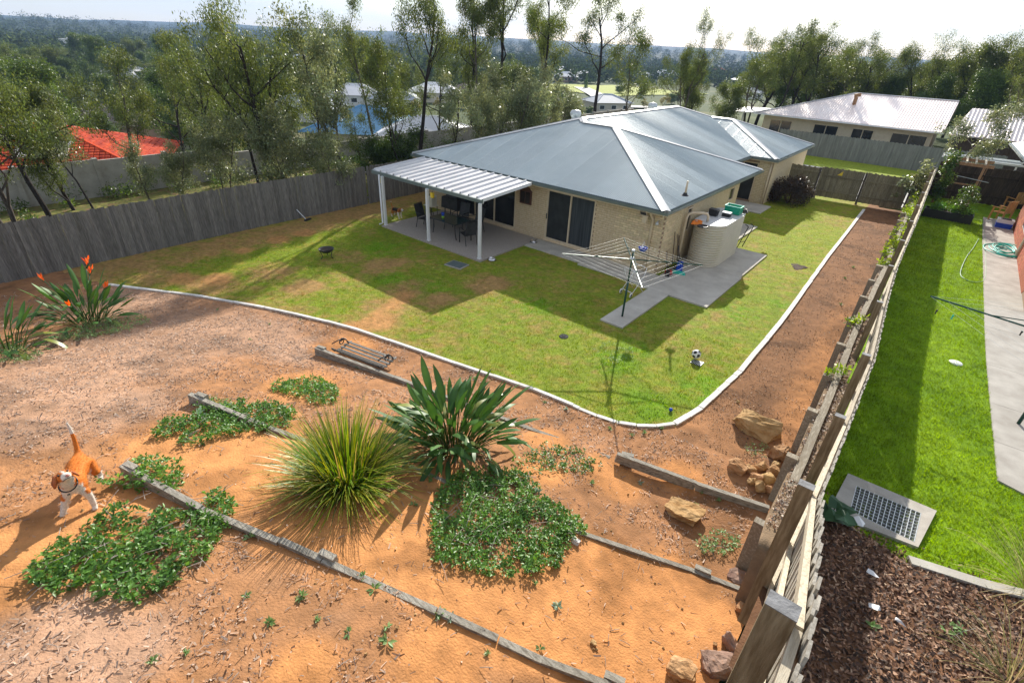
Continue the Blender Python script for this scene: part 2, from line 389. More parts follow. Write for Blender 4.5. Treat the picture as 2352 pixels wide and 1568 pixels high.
M['yellow'] = mat('yellow_plastic', (0.75, 0.52, 0.03), (0.8, 0.58, 0.05), 5, 0.5)
M['white'] = mat('white_plastic', (0.75, 0.75, 0.74), (0.82, 0.82, 0.82), 5, 0.5)
M['red'] = mat('red_plastic', (0.45, 0.03, 0.02), None, 5, 0.45)
M['timber'] = mat('orange_timber', (0.50, 0.22, 0.06), (0.66, 0.33, 0.11), 5, 0.6, stretch=(5, 5, 1), rand=0.1)
M['pergola'] = mat('pergola_timber', (0.30, 0.15, 0.065), (0.45, 0.25, 0.12), 5, 0.7, stretch=(5, 5, 1), rand=0.1)
M['cream_box'] = mat('cream_plastic', (0.66, 0.62, 0.50), (0.72, 0.68, 0.56), 5, 0.5)
M['cover'] = mat('black_vinyl_cover', (0.02, 0.021, 0.022), (0.05, 0.05, 0.05), 5, 0.55, 0.5, 9)
M['matt_black'] = mat('matt_grey_plastic', (0.05, 0.052, 0.055), (0.08, 0.08, 0.08), 9, 0.95, spec=0.05)
M['end_grain'] = mat('grey_end_grain', (0.15, 0.15, 0.152), (0.28, 0.28, 0.285), 14, 0.8, 0.3, 60, rand=0.1)
M['hole'] = mat('dug_earth', (0.03, 0.017, 0.01), (0.085, 0.045, 0.022), 12, 0.95, 0.8, 20)
# foliage
def leafmat(name, c1, c2, rough=0.38, trans=0.3, spec=0.5, rand=0.12, sc=2.0):
    return mat(name, c1, c2, sc, rough, trans=trans, spec=spec, rand=rand, attr='col')
M['gum'] = leafmat('gum_leaf', (0.062, 0.092, 0.020), (0.13, 0.165, 0.038), 0.45, 0.38, 0.4)
M['woods'] = mat('far_woods_leaf', (0.055, 0.082, 0.018), (0.115, 0.145, 0.036), 2.0, 1.0, spec=0.0, attr='col')
M['gum_silver'] = leafmat('silver_gum_leaf', (0.13, 0.16, 0.06), (0.23, 0.26, 0.13), 0.38, 0.34, 0.5)
M['bush'] = leafmat('bush_leaf', (0.05, 0.10, 0.013), (0.115, 0.18, 0.028), 0.45, 0.28)
M['bush_yellow'] = leafmat('yellow_bush_leaf', (0.16, 0.16, 0.016), (0.30, 0.25, 0.025), 0.5, 0.3)
M['shrub_brown'] = leafmat('bronze_shrub_leaf', (0.032, 0.024, 0.014), (0.095, 0.055, 0.024), 0.5, 0.2)
M['vine'] = leafmat('vine_leaf', (0.13, 0.24, 0.02), (0.26, 0.36, 0.035), 0.5, 0.4)
M['cover_leaf'] = leafmat('creeper_leaf', (0.075, 0.19, 0.03), (0.15, 0.31, 0.05), 0.42, 0.35, 0.4)
M['weed'] = leafmat('weed_leaf', (0.13, 0.25, 0.07), (0.24, 0.36, 0.13), 0.5, 0.3)
M['silverweed'] = leafmat('silver_weed_leaf', (0.22, 0.33, 0.22), (0.34, 0.45, 0.33), 0.5, 0.25)
M['strel'] = leafmat('crane_flower_leaf', (0.030, 0.090, 0.020), (0.075, 0.165, 0.035), 0.5, 0.2, 0.35, rand=0.25)
M['strel_y'] = leafmat('yellowing_leaf', (0.12, 0.17, 0.03), (0.22, 0.24, 0.05), 0.4, 0.25, 0.5)
M['tuft'] = leafmat('tussock_blade', (0.8, 0.8, 0.8), (1.2, 1.2, 1.2), 0.4, 0.35, 0.5)
M['straw'] = leafmat('dry_stalk', (0.5, 0.5, 0.5), (0.9, 0.9, 0.9), 0.7, 0.1)
M['petal'] = mat('orange_petal', (0.85, 0.14, 0.01), (0.95, 0.25, 0.02), 6, 0.5, trans=0.3)
M['bark'] = mat('grey_bark', (0.055, 0.045, 0.038), (0.14, 0.115, 0.095), 5, 0.9, 0.7, 14, stretch=(3, 3, 0.5), spec=0.15)
M['bark_pale'] = mat('pale_bark', (0.24, 0.20, 0.17), (0.42, 0.37, 0.32), 4, 0.85, 0.5, 14, stretch=(3, 3, 0.5), spec=0.15)
M['bark_dark'] = mat('dark_bark', (0.022, 0.018, 0.016), (0.055, 0.045, 0.04), 5, 0.9, 0.7, 14, stretch=(3, 3, 0.5), spec=0.15)

# ------------------------------------------------------------------ far terrain: one sheet out to the horizon
def zout(x, y):
    x = np.asarray(x, float); y = np.asarray(y, float)
    dl = np.maximum(-31.4 - x, 0); df = np.maximum(y - 70, 0); dr = np.maximum(x - 60, 0); db = np.maximum(-30 - y, 0)
    d = np.sqrt(dl ** 2 + df ** 2 + dr ** 2)
    z = -0.12 - 3.6 * sstep(0.3, 3.0, dl) - 5.8 * sstep(4, 75, d)
    inside = (x > -21.65) & (x < 14) & (y > -6) & (y < 36.9)
    z = np.where(inside, -0.6, z)
    r = np.hypot(x, y); th = np.arctan2(y, x)
    low = 1 - sstep(0, 60, np.maximum(-x - 31, 0) * 0 + df * 0 + 60 - r * 0.0) if False else 1.0
    z = z + 3.0 * (fbm(x / 90, y / 90, 5) - 0.5) * sstep(80, 250, r)
    h1 = 22 + 46 * fbm(th * 7 + 3, 0.5 + 0 * th, 9, 4); h2 = 70 * fbm(th * 3.1 + 8, 1.5 + 0 * th, 21, 5)
    z = z + sstep(700, 1500, r) * (h1 - 17) * 0.45 + sstep(1700, 3300, r) * h2 * 0.75
    return z
rr = np.concatenate([np.linspace(0, 60, 61), np.geomspace(62, 3600, 90)]); tt = np.linspace(0, 2 * PI, 361)[:-1]
R_, T_ = np.meshgrid(rr, tt, indexing='ij'); X_ = R_ * np.cos(T_) - 5; Y_ = R_ * np.sin(T_) + 18
V_ = np.stack([X_, Y_, zout(X_, Y_)], -1).reshape(-1, 3)
nr, ntt = R_.shape; I_ = np.arange(nr * ntt).reshape(nr, ntt)
Fq = np.stack([I_[:-1], np.roll(I_, -1, 1)[:-1], np.roll(I_, -1, 1)[1:], I_[1:]], -1)
rmid = (R_[:-1] + R_[1:]) / 2
fm = (rmid > 620).astype(int).reshape(-1)
Fq = Fq.reshape(-1, 4)[:, ::-1]
struct(link('terrain', np_mesh('terrain', V_, Fq, [M['far_ground'], M['hill']], smooth=True, fmat=fm)))

# ------------------------------------------------------------------ garden surface colours
def blob(x, y, c, r, soft=0.7):
    return 1 - sstep(r * (1 - soft), r, np.hypot(x - c[0], y - c[1]))
ORANGE = [(560, 1010, 1.2), (700, 890, .9), (790, 800, 1.0), (850, 735, 1.0), (420, 1020, 1.1), (560, 1100, .9), (720, 1190, .9), (860, 1240, 1.0), (1000, 1290, .8), (960, 1180, .7), (1000, 1090, .7), (1090, 1370, .7), (1300, 1400, 1.1), (1480, 1400, .9), (1560, 1340, .7), (1420, 1300, .6),
          (1200, 1440, .7), (1400, 1090, .7), (1000, 1520, .6), (100, 1240, .8), (40, 1300, .8), (250, 1150, .6), (700, 1540, .4), (1880, 790, .5), (1840, 850, .5), (1820, 900, .4), (1520, 1480, .9), (1350, 1500, .8), (1640, 1430, .6), (1260, 1010, .5), (1250, 1080, .5), (1560, 1090, .5)]
OR_W = [(G(a, b), r) for a, b, r in ORANGE]
GREYM = [(250, 820, 2.6), (120, 880, 2.0), (420, 760, 2.4), (560, 770, 1.8), (680, 800, 1.2), (80, 960, 1.3), (250, 930, 1.2), (330, 690, 2.0), (90, 1480, .8), (280, 1500, .6)]
GM_W = [(G(a, b), r) for a, b, r in GREYM]
def soil_masks(x, y):
    n = fbm(x * 0.8, y * 0.8, 31); n2 = fbm(x * 3.1, y * 3.1, 41)
    o = np.zeros_like(x)
    for c, r in OR_W: o = np.maximum(o, blob(x, y, c, r * 1.35))
    g = np.zeros_like(x)
    for c, r in GM_W: g = np.maximum(g, blob(x, y, c, r * 1.3))
    o = np.clip(o * 1.25 + (n - 0.5) * 0.9 + (n2 - 0.5) * 0.7, 0, 1)
    g = np.clip(g + (n2 - 0.5) * 0.8, 0, 1) * (1 - o)
    return o, g
def soil_col(x, y):
    o, g = soil_masks(x, y); n = fbm(x * 2.2, y * 2.2, 51)[..., None]
    brown = np.array([0.36, 0.18, 0.083]); org = np.array([0.53, 0.245, 0.09]); gry = np.array([0.415, 0.255, 0.165])
    c = brown * (1 - o[..., None]) + org * o[..., None]
    c = c * (1 - g[..., None]) + gry * g[..., None]
    side = (x > -3.2) & (y > 9.5)           # bed beside the retaining wall: dark loam with orange edge
    loam = np.array([0.25, 0.128, 0.062]); e = sstep(0.9, 0.15, ret_x(y) - x)[..., None] * sstep(24, 14, y)[..., None]
    lc = loam * (1 - 0.65 * e) + org * 0.95 * 0.65 * e
    w = (sstep(9.5, 12, y) * sstep(-3.3, -2.6, x))[..., None]
    c = c * (1 - w) + lc * w
    n3 = fbm(x * 7, y * 7, 57)[..., None]; c = c * (0.66 + 0.42 * n + 0.26 * n3); dk = sstep(.56, .70, fbm(x * 1.3, y * 1.3, 59))[..., None]; c = c * (1 - .30 * dk)
    return c
DRY = [(880, 700, .9), (860, 735, .8), (920, 670, .8), (960, 650, .7), (880, 610, 1.0), (800, 590, .8), (1000, 690, .6), (1120, 650, .8), (620, 620, 1.0), (480, 650, 1.0), (360, 640, .9), (700, 660, .7), (690, 520, 1.2), (760, 600, .5)]
DR_W = [(P(a, b), r) for a, b, r in DRY]
LUSH = [(1410, 830, .7), (1460, 800, .5), (1480, 930, .7), (1610, 880, .5), (960, 660, .8), (1000, 660, .6), (1230, 700, .7), (900, 640, .6), (600, 640, .6), (1590, 900, .6), (1700, 720, .6), (1790, 700, .5), (880, 570, .8)]
LU_W = [(P(a, b), r) for a, b, r in LUSH]
TR_W = [(P(a, b), r) for a, b, r in ((838, 752, .45), (858, 738, .45), (878, 722, .42), (898, 706, .4), (915, 692, .4), (932, 678, .35), (870, 745, .5), (815, 750, .4), (500, 640, .6), (420, 640, .6), (700, 535, .5), (640, 550, .5), (560, 575, .4))]
def turf_masks(x, y):
    n = fbm(x * 0.55, y * 0.55, 61); n2 = fbm(x * 2.0, y * 2.0, 71)
    d = np.zeros_like(x)
    for c, r in DR_W: d = np.maximum(d, blob(x, y, c, r * 1.4) * 0.9)
    d = np.maximum(d, sstep(-18.7, -20.3, x + (n - 0.5) * 1.5) * 1.0)
    d = np.maximum(d, sstep(1.1, 0.0, y - kerb_low(x) + (n - .5)) * 0.45 * sstep(-9, -12, x))
    n3 = fbm(x * 7, y * 7, 73); d = np.clip(d * 1.0 + (n - 0.54) * 1.5 + (n2 - 0.5) * 0.9 + (n3 - 0.5) * 1.5, 0, 1) * .92
    l = np.zeros_like(x)
    for c, r in LU_W: l = np.maximum(l, blob(x, y, c, r * 1.4) * 0.9)
    return d, np.clip(l + (n2 - 0.5) * 0.8, 0, 1)
def turf_col(x, y):
    d, l = turf_masks(x, y)
    base = np.array([0.205, 0.270, 0.022]); dry = np.array([0.38, 0.225, 0.09]); lush = np.array([0.155, 0.30, 0.012]); far = np.array([0.27, 0.32, 0.022])
    f = (sstep(14, 26, y) * 0.7)[..., None]
    c = base * (1 - f) + far * f
    c = c * (1 - l[..., None]) + lush * l[..., None]
    c = c * (1 - d[..., None]) + dry * d[..., None]
    tr = np.zeros_like(x)
    for q, r in TR_W: tr = np.maximum(tr, blob(x, y, q, r * 1.3))
    tr = np.clip(tr * 1.2 + (fbm(x * 5, y * 5, 83) - .5) * 1.2, 0, 1)[..., None] * .85; c = c * (1 - tr) + np.array([0.50, 0.25, 0.095]) * tr
    return c * (0.8 + 0.4 * fbm(x * 4, y * 4, 81))[..., None]

gs = 0.1
gx = np.arange(-21.75, 0.45, gs); gy = np.arange(-5.0, 37.05, gs)
GXX, GYY = np.meshgrid(gx, gy, indexing='ij')
GZZ = yard_z(GXX, GYY) + 0.02 * (fbm(GXX * 2.7, GYY * 2.7, 91) - 0.5) + 0.025 * (fbm(GXX * 7, GYY * 7, 95) - 0.5) * (~in_lawn(GXX, GYY))
idx = np.arange(GXX.size).reshape(GXX.shape)
quads = np.stack([idx[:-1, :-1], idx[1:, :-1], idx[1:, 1:], idx[:-1, 1:]], -1)
mxx = (GXX[:-1, :-1] + gs / 2); myy = (GYY[:-1, :-1] + gs / 2)
lawn_m = in_lawn(mxx, myy)
bed_m = (~lawn_m) & (mxx < np.where(myy > 6.0, ret_x(myy) + 0.16, fence_x(myy) + 0.05)) & ~((mxx > -2.2) & (myy > 36.4))
def submesh(name, mask, cols, m):
    q = quads[mask]; used, inv = np.unique(q, return_inverse=True)
    v = np.stack([GXX.ravel(), GYY.ravel(), GZZ.ravel()], -1)[used]
    return link(name, np_mesh(name, v, inv.reshape(-1, 4), m, colors=cols(v[:, 0], v[:, 1]), smooth=True))
struct(submesh('lawn', lawn_m, turf_col, M['turf']))
struct(submesh('garden_soil', bed_m, soil_col, M['soil']))

# neighbour's side: lawn on a rise, mulched bed in front, path
NB_KERB = [G(2085, 1290, 0, True), G(2160, 1315, 0, True), G(2230, 1338, 0, True), G(2330, 1365, 0, True), G(2480, 1400, 0, True)]
def nb_bed_line(x):
    xs = [-1, NB_KERB[0].x - .9] + [k.x for k in NB_KERB] + [14]; ys = [NB_KERB[0].y + .55, NB_KERB[0].y + .30] + [k.y for k in NB_KERB] + [NB_KERB[-1].y - .5]
    return np.interp(x, xs, ys)
nx_ = np.arange(-0.65, 12.0, gs); ny_ = np.arange(-5, 37, gs)
NX, NY = np.meshgrid(nx_, ny_, indexing='ij'); NZ = nb_z(NX, NY) + 0.03 * (fbm(NX * 3, NY * 3, 97) - 0.5)
idn = np.arange(NX.size).reshape(NX.shape)
nq = np.stack([idn[:-1, :-1], idn[1:, :-1], idn[1:, 1:], idn[:-1, 1:]], -1)
nmx = NX[:-1, :-1] + gs / 2; nmy = NY[:-1, :-1] + gs / 2
ok = nmx > fence_x(nmy) + 0.02
bedm = nmy < nb_bed_line(nmx)
def nb_turf(x, y):
    n = fbm(x * 1.3, y * 1.3, 101)[..., None]; n2 = fbm(x * 5, y * 5, 103)[..., None]
    c = np.array([0.125, 0.245, 0.007]) * (1 - n) + np.array([0.24, 0.37, 0.012]) * n
    return c * (0.75 + 0.5 * n2)
def nb_mulch(x, y):
    n = fbm(x * 1.6, y * 1.6, 105)[..., None]; n2 = fbm(x * 6, y * 6, 107)[..., None]
    c = np.array([0.085, 0.042, 0.024]) * (1 - n) + np.array([0.20, 0.105, 0.055]) * n
    return c * (0.6 + 0.8 * n2)
def submesh_n(name, mask, cols, m):
    q = nq[mask]; used, inv = np.unique(q, return_inverse=True)
    v = np.stack([NX.ravel(), NY.ravel(), NZ.ravel()], -1)[used]
    return link(name, np_mesh(name, v, inv.reshape(-1, 4), m, colors=cols(v[:, 0], v[:, 1]), smooth=True))
struct(submesh_n('neighbour_lawn', ok & ~bedm, nb_turf, M['turf']))
struct(submesh_n('neighbour_mulch_bed', ok & bedm, nb_mulch, M['soil']))

# strip of ground between retaining wall and fence
sy = np.linspace(5.95, 36.2, 121)
sv = []
for y in sy:
    zt = 0.96 + 0.16 * max(8.4 - y, 0)
    a = float(ret_x(y)) + 0.13; b = float(fence_x(y)) + 0.03
    for k in range(4):
        t = k / 3; sv.append((a + (b - a) * t, y, zt + 0.05 * t + 0.03 * math.sin(y * 9 + k * 2)))
sv = [(v_[0], 5.93, -.1) for v_ in sv[:4]] + sv; sy = np.concatenate([[5.93], sy])
sf = [(i * 4 + k, i * 4 + k + 1, (i + 1) * 4 + k + 1, (i + 1) * 4 + k) for i in range(len(sy) - 1) for k in range(3)]
sv = np.array(sv); gcol = np.array([0.23, 0.165, 0.105]) * (0.7 + 0.6 * fbm(sv[:, 0] * 9, sv[:, 1] * 9, 111))[:, None]
struct(link('gravel_strip', np_mesh('gravel_strip', sv, sf, M['soil'], colors=gcol)))

# strip with leaf litter outside the left fence
lv = []
ly = np.arange(-30, 72, 1.5)
for y in ly:
    for x in (-31.6, -29, -26.5, -24, -21.68): lv.append((x, y, -0.02 - 0.12 * (x < -30) + 0.12 * float(fbm(x * .4, y * .4, 120)) - 0.05))
lf = [(i * 5 + k, i * 5 + k + 1, (i + 1) * 5 + k + 1, (i + 1) * 5 + k) for i in range(len(ly) - 1) for k in range(4)]
struct(link('verge', np_mesh('verge', lv, lf, M['litter'], smooth=True)))

# ---- grass blades and bark chips
def scatter_tris(n_, x, y, z, h, w, cols, name, label, m):
    a = RNG.uniform(0, 2 * PI, n_); t = RNG.uniform(0, 2 * PI, n_); ln = RNG.uniform(0.1, 0.9, n_) * h
    dx, dy = np.cos(a) * w / 2, np.sin(a) * w / 2
    v = np.empty((n_, 3, 3)); v[:, 0] = np.stack([x - dx, y - dy, z - 0.005], -1); v[:, 1] = np.stack([x + dx, y + dy, z - 0.005], -1)
    v[:, 2] = np.stack([x + np.cos(t) * ln, y + np.sin(t) * ln, z + h], -1)
    o = link(name, np_mesh(name, v.reshape(-1, 3), np.arange(n_ * 3).reshape(-1, 3), m, colors=np.repeat(cols, 3, 0)))
    tag(o, label, 'grass', kind='stuff'); return o
n0 = 420000
x = RNG.uniform(-20.8, -2.3, n0); y = RNG.uniform(3.5, 34.5, n0) ** 1.0
keep = in_lawn(x, y) & (RNG.random(n0) < np.where(y < 14, 1.0, 0.35))
keep &= ~((x < -7) & (y > 17)) & ~((x > -18.1) & (x < -12.3) & (y > 13.4)) & ~((x > -6.85) & (x < -4.4) & (y > 15.7) & (y < 22.8)) & ~((x > -6.65) & (x < -5.75) & (y > 12.5) & (y < 16))
x, y = x[keep], y[keep]; d, l = turf_masks(x, y)
tr_ = np.zeros_like(x)
for q, r in TR_W: tr_ = np.maximum(tr_, blob(x, y, q, r * 1.3))
k2 = RNG.random(len(x)) < (1.0 - 0.85 * d) * (1 - .8 * tr_); x, y, d, l = x[k2], y[k2], d[k2], l[k2]
c = turf_col(x, y) * RNG.uniform(0.75, 1.35, (len(x), 1)) * np.array([1.0, 1.06, 0.9])
scatter_tris(len(x), x, y, yard_z(x, y), RNG.uniform(0.015, 0.045, len(x)) * (1 + 0.5 * l), RNG.uniform(0.008, 0.022, len(x)), c, 'lawn_grass', 'short patchy lawn grass inside the pale kerb', M['blade'])
n0 = 170000
x = RNG.uniform(-0.5, 4.6, n0); y = 4.5 + 27.5 * RNG.random(n0) ** 1.7
keep = (x > fence_x(y) + 0.16) & (y > nb_bed_line(x) - 0.06)
NB_PATH = [(2.42, 8.0), (2.3, 12.2), (2.3, 16.3), (2.28, 19.6), (2.18, 29.2)]
def nb_path_x(y): return np.interp(y, [0] + [p[1] for p in NB_PATH] + [40], [99] + [p[0] for p in NB_PATH] + [2.2])
NBP_END = G(2290, 1105, 0, True)
keep &= ~((y > NBP_END.y - 0.1) & (x > np.interp(y, [NBP_END.y, 16.3, 29.2], [NBP_END.x, 2.34, 2.15])))
x, y = x[keep], y[keep]
c = nb_turf(x, y) * RNG.uniform(0.65, 1.5, (len(x), 1))
scatter_tris(len(x), x, y, nb_z(x, y), RNG.uniform(0.025, 0.075, len(x)), RNG.uniform(0.008, 0.02, len(x)), c, 'neighbour_grass', 'lush green lawn grass next door beside the concrete path', M['blade'])

def scatter_chips(x, y, zf, L, W, cols, name, label, tilt=0.35):
    n_ = len(x); a = RNG.uniform(0, 2 * PI, n_); ti = RNG.normal(0, tilt, n_); ro = RNG.normal(0, tilt, n_)
    ux, uy, uz = np.cos(a) * np.cos(ti), np.sin(a) * np.cos(ti), np.sin(ti)
    vx, vy, vz = -np.sin(a) * np.cos(ro), np.cos(a) * np.cos(ro), np.sin(ro)
    c = np.stack([x, y, zf(x, y) + 0.012 + RNG.uniform(0, 0.012, n_)], -1)
    U_ = np.stack([ux, uy, uz], -1) * (L / 2)[:, None]; V2 = np.stack([vx, vy, vz], -1) * (W / 2)[:, None]
    v = np.stack([c - U_ - V2 * .6, c + U_ - V2, c + U_ * .9 + V2, c - U_ + V2 * .8], 1)
    o = link(name, np_mesh(name, v.reshape(-1, 3), np.arange(n_ * 4).reshape(-1, 4), M['chip'], colors=np.repeat(cols, 4, 0)))
    tag(o, label, 'mulch', kind='stuff'); return o
PAL = np.array([[0.46, 0.30, 0.20], [0.30, 0.18, 0.11], [0.55, 0.42, 0.32], [0.16, 0.09, 0.055], [0.42, 0.36, 0.31], [0.62, 0.52, 0.42], [0.36, 0.17, 0.08]])
n0 = 210000
x = RNG.uniform(-20.5, 0.2, n0); y = RNG.uniform(-3.5, 11.0, n0)
keep = ~in_lawn(x, y) & (x < np.where(y > 6, ret_x(y) - 0.1, fence_x(y) - 0.1)) & (y < kerb_low(x) - 0.05)
x, y = x[keep], y[keep]; o_, g_ = soil_masks(x, y); nn = fbm(x * 1.7, y * 1.7, 131)
keep = RNG.random(len(x)) < np.clip(0.05 + 1.0 * (1 - o_) * sstep(0.36, 0.58, nn) * (0.35 + 1.3 * sstep(.4, .62, fbm(x * 5.5, y * 5.5, 133))) + 0.5 * g_ * sstep(.3, .55, fbm(x * 4, y * 4, 135)), 0.03, 1) * np.where(y < 4.5, 1, 0.8)
x, y, g_ = x[keep], y[keep], g_[keep]
pi = RNG.choice(7, len(x), p=[.22, .2, .15, .17, .1, .06, .1]); cc = PAL[pi] * RNG.uniform(0.7, 1.2, (len(x), 1))
cc = cc * (1 - 0.35 * g_[:, None]) + np.array([0.5, 0.40, 0.33]) * 0.35 * g_[:, None]; cc = cc * .6 + soil_col(x, y) * .4
scatter_chips(x, y, yard_z, 0.016 + 0.085 * RNG.random(len(x)) ** 2.4, 0.006 + 0.02 * RNG.random(len(x)) ** 1.5, cc, 'bark_mulch', 'bark chips and dry leaf litter strewn over the sloping bed')
n0 = 60000
x = RNG.uniform(0.1, 5.5, n0); y = RNG.uniform(-1.5, 8.5, n0)
keep = (x > fence_x(y) + 0.15) & (y < nb_bed_line(x) + RNG.exponential(0.12, n0)); x, y = x[keep], y[keep]
PB = np.array([[0.20, 0.10, 0.055], [0.10, 0.05, 0.03], [0.34, 0.19, 0.11], [0.05, 0.03, 0.02], [0.45, 0.30, 0.19]])
cc = PB[RNG.choice(5, len(x), p=[.3, .27, .2, .15, .08])] * RNG.uniform(0.6, 1.25, (len(x), 1))
scatter_chips(x, y, nb_z, RNG.uniform(0.025, 0.075, len(x)), RNG.uniform(0.012, 0.035, len(x)), cc, 'leaf_mulch', 'dark brown leaf mulch covering the bed beyond the fence', 0.55)
n0 = 9000
y = RNG.uniform(6.5, 30, n0); x = ret_x(y) + 0.15 + (fence_x(y) - ret_x(y) - 0.13) * RNG.random(n0)
cc = PAL[RNG.choice(7, n0)] * RNG.uniform(0.6, 1.1, (n0, 1))
scatter_chips(x, y, lambda x, y: 0.99 + 0.16 * np.maximum(8.4 - y, 0) + 0 * x, RNG.uniform(0.015, 0.05, n0), RNG.uniform(0.012, 0.03, n0), cc, 'loose_gravel', 'loose gravel between the retaining wall and the paling fence', 0.6)

n0 = 12000
y = 9.3 + 26 * RNG.random(n0) ** 1.5; x = kerb_right(y) + .1 + (ret_x(y) - kerb_right(y) - .12) * RNG.random(n0)
cc = np.array([[.20, .11, .06], [.33, .19, .10], [.12, .065, .04], [.44, .25, .11], [.30, .22, .15]])[RNG.choice(5, n0)] * RNG.uniform(.6, 1.15, (n0, 1)); kp_ = fbm(x * 2.2, y * 2.2, 141) + .25 * RNG.random(n0) > .55
scatter_chips(x[kp_], y[kp_], yard_z, 0.01 + .035 * RNG.random(kp_.sum()) ** 2, 0.008 + .02 * RNG.random(kp_.sum()) ** 2, cc[kp_], 'soil_crumbs', 'crumbly dark soil and bits of bark in the long bed beside the retaining wall', 0.6)
# ------------------------------------------------------------------ concrete slabs
def slab_set(name, rects, z, m, bed=0.03):
    base = MB()
    for (x0, y0, x1, y1) in rects: base.box2((x0 + .01, y0 + .01, -0.2), (x1 - .01, y1 - .01, z - bed))
    b = struct(base.build(name, M['mortar']))
    for (x0, y0, x1, y1) in rects:
        mb = MB(); mb.box2((x0 + .004, y0 + .004, -0.15), (x1 - .004, y1 - .004, z)); mb.build('slab', m, b)
    return b
slab_set('patio_slab', [(-18.25, 13.5, -12.36, 17.2)], 0.06, M['aggregate'])
slab_set('concrete_path', [(-12.35, 16.18, -9.6, 17.22), (-9.6, 16.0, -6.8, 17.22), (-6.8, 15.85, -4.45, 19.3), (-6.95, 19.3, -4.5, 22.65), (-6.55, 14.1, -5.78, 15.85), (-6.55, 12.62, -5.78, 14.1),
                           (-6.95, 22.65, -6.1, 24.6), (-6.95, 24.6, -6.08, 26.6), (-8.9, 29.2, -6.75, 31.2)], 0.05, M['path'])
slab_set('driveway', [(-14, 37.6, -8, 47.4), (-8, 37.6, -2, 47.4), (-2, 37.6, 4, 47.4), (-22, 37.6, -14, 47.4)], -0.03, M['drive'])
vv = [(-30, 47.4, -.06), (20, 47.4, -.06), (20, 52.6, -.04), (-30, 52.6, -.04)]
go = np_mesh('roadside_lawn', np.array(vv), np.array([[0, 1, 2, 3]]), M['turf'], colors=np.tile([[0.27, 0.33, 0.03]], (4, 1))); struct(link('roadside_lawn', go))
# neighbour's path
pts = [(NBP_END.x, NBP_END.y), (2.5, 17.4), (2.3, 31.2)]
yy = [NBP_END.y, 7.8, 9.1, 10.4, 11.8, 13.4, 15.4, 18, 20, 22.5, 25, 27.5, 30, 33]
npb = MB(); f0 = lambda y: float(np.interp(y, [NBP_END.y, 16.3, 29.2], [NBP_END.x, 2.34, 2.15]))
yy = sorted(set([round(v, 2) for v in yy if v >= NBP_END.y]))
npb.prism([(f0(yy[0]) + .02, yy[0] + .02), (4.1, yy[0] + .02), (4.1, 33), (2.2, 33)], 0.2, NZ0 - .02)
nbase = struct(npb.build('neighbour_path', M['mortar']))
for a, b in zip(yy[:-1], yy[1:]):
    mb = MB(); za = float(nb_z(3, a)) + .03; zb = float(nb_z(3, b)) + .03
    q = [(f0(a), a + .005), (4.1, a + .005 - (.5 if a == yy[0] else 0)), (4.1, b - .005), (f0(b), b - .005)]
    mb.add([(p[0], p[1], (za if i < 2 else zb)) for i, p in enumerate(q)] + [(p[0], p[1], 0.3) for p in q], [(0, 1, 2, 3), (4, 7, 6, 5), (0, 4, 5, 1), (1, 5, 6, 2), (2, 6, 7, 3), (3, 7, 4, 0)])
    mb.build('slab', M['concrete'], nbase)

# ------------------------------------------------------------------ kerb
kb = thing('garden_kerb', 'pale concrete kerb blocks curving between the lawn and the garden bed', 'kerb', KERB[10])
def resample(pts, step):
    out = [pts[0]]; acc = 0
    for a, b in zip(pts[:-1], pts[1:]):
        d = (b - a).length; t = step - acc
        while t <= d: out.append(a.lerp(b, t / d)); t += step
        acc = d - (t - step)
    out.append(pts[-1]); return out
kp = [Vector((p.x, p.y, 0)) for p in KERB]
for (i0, i1, st, kw, kz) in ((0, 12, 1.1, .085, .0), (12, 18, 0.45, .09, -.02), (18, 22, .5, .13, -.02), (22, len(kp) - 1, 1.2, .13, -.015)):
    rs = resample(kp[i0:i1 + 1], st)
    for a, b in zip(rs[:-1], rs[1:]):
        d = (b - a)
        if d.length < 0.08: continue
        d.normalize(); j = random.uniform(-.008, .008)
        mb = MB(); mb.beam(a + d * .006 + Vector((j, j, kz)), b - d * .006 + Vector((-j, j * .5, kz + j)), kw, 0.13)
        mb.build('kerb_block', M['kerb'], kb)

# ------------------------------------------------------------------ the brick house
house = thing('brick_house', 'low cream brick house with grey hipped corrugated steel roof in the middle of the yard', 'house', (-12.0, 17.25, 0))
WX, WY = -7.0, 17.25
openF = [(-17.4, -13.75, 0.18, 2.12), (-12.1, -9.82, 0.16, 2.2)]
openR = [(19.25, 19.75, 1.2, 2.12), (23.85, 24.5, 1.55, 2.15)]
def wall_core(axis, c, u0, u1, z1, opens, th=0.2, name='wall'):
    mb = MB(); us = sorted([u0, u1] + [o[0] for o in opens] + [o[1] for o in opens])
    def bx(a, b, za, zb):
        if b - a < .01 or zb - za < .01: return
        if axis == 'y': mb.box2((a, c + 0.008, za), (b, c + th, zb))
        else: mb.box2((c - th, a, za), (c - 0.008, b, zb))
    for a, b in zip(us[:-1], us[1:]):
        o = [q for q in opens if q[0] <= a + .001 and q[1] >= b - .001]
        if o: bx(a, b, -0.1, o[0][2]); bx(a, b, o[0][3], z1)
        else: bx(a, b, -0.1, z1)
    return mb.build(name, M['mortar'], house)
wF = wall_core('y', WY, -19.5, WX - 0.001, 2.38, openF)
wR = wall_core('x', WX, WY + 0.21, 25.1, 2.38, openR)
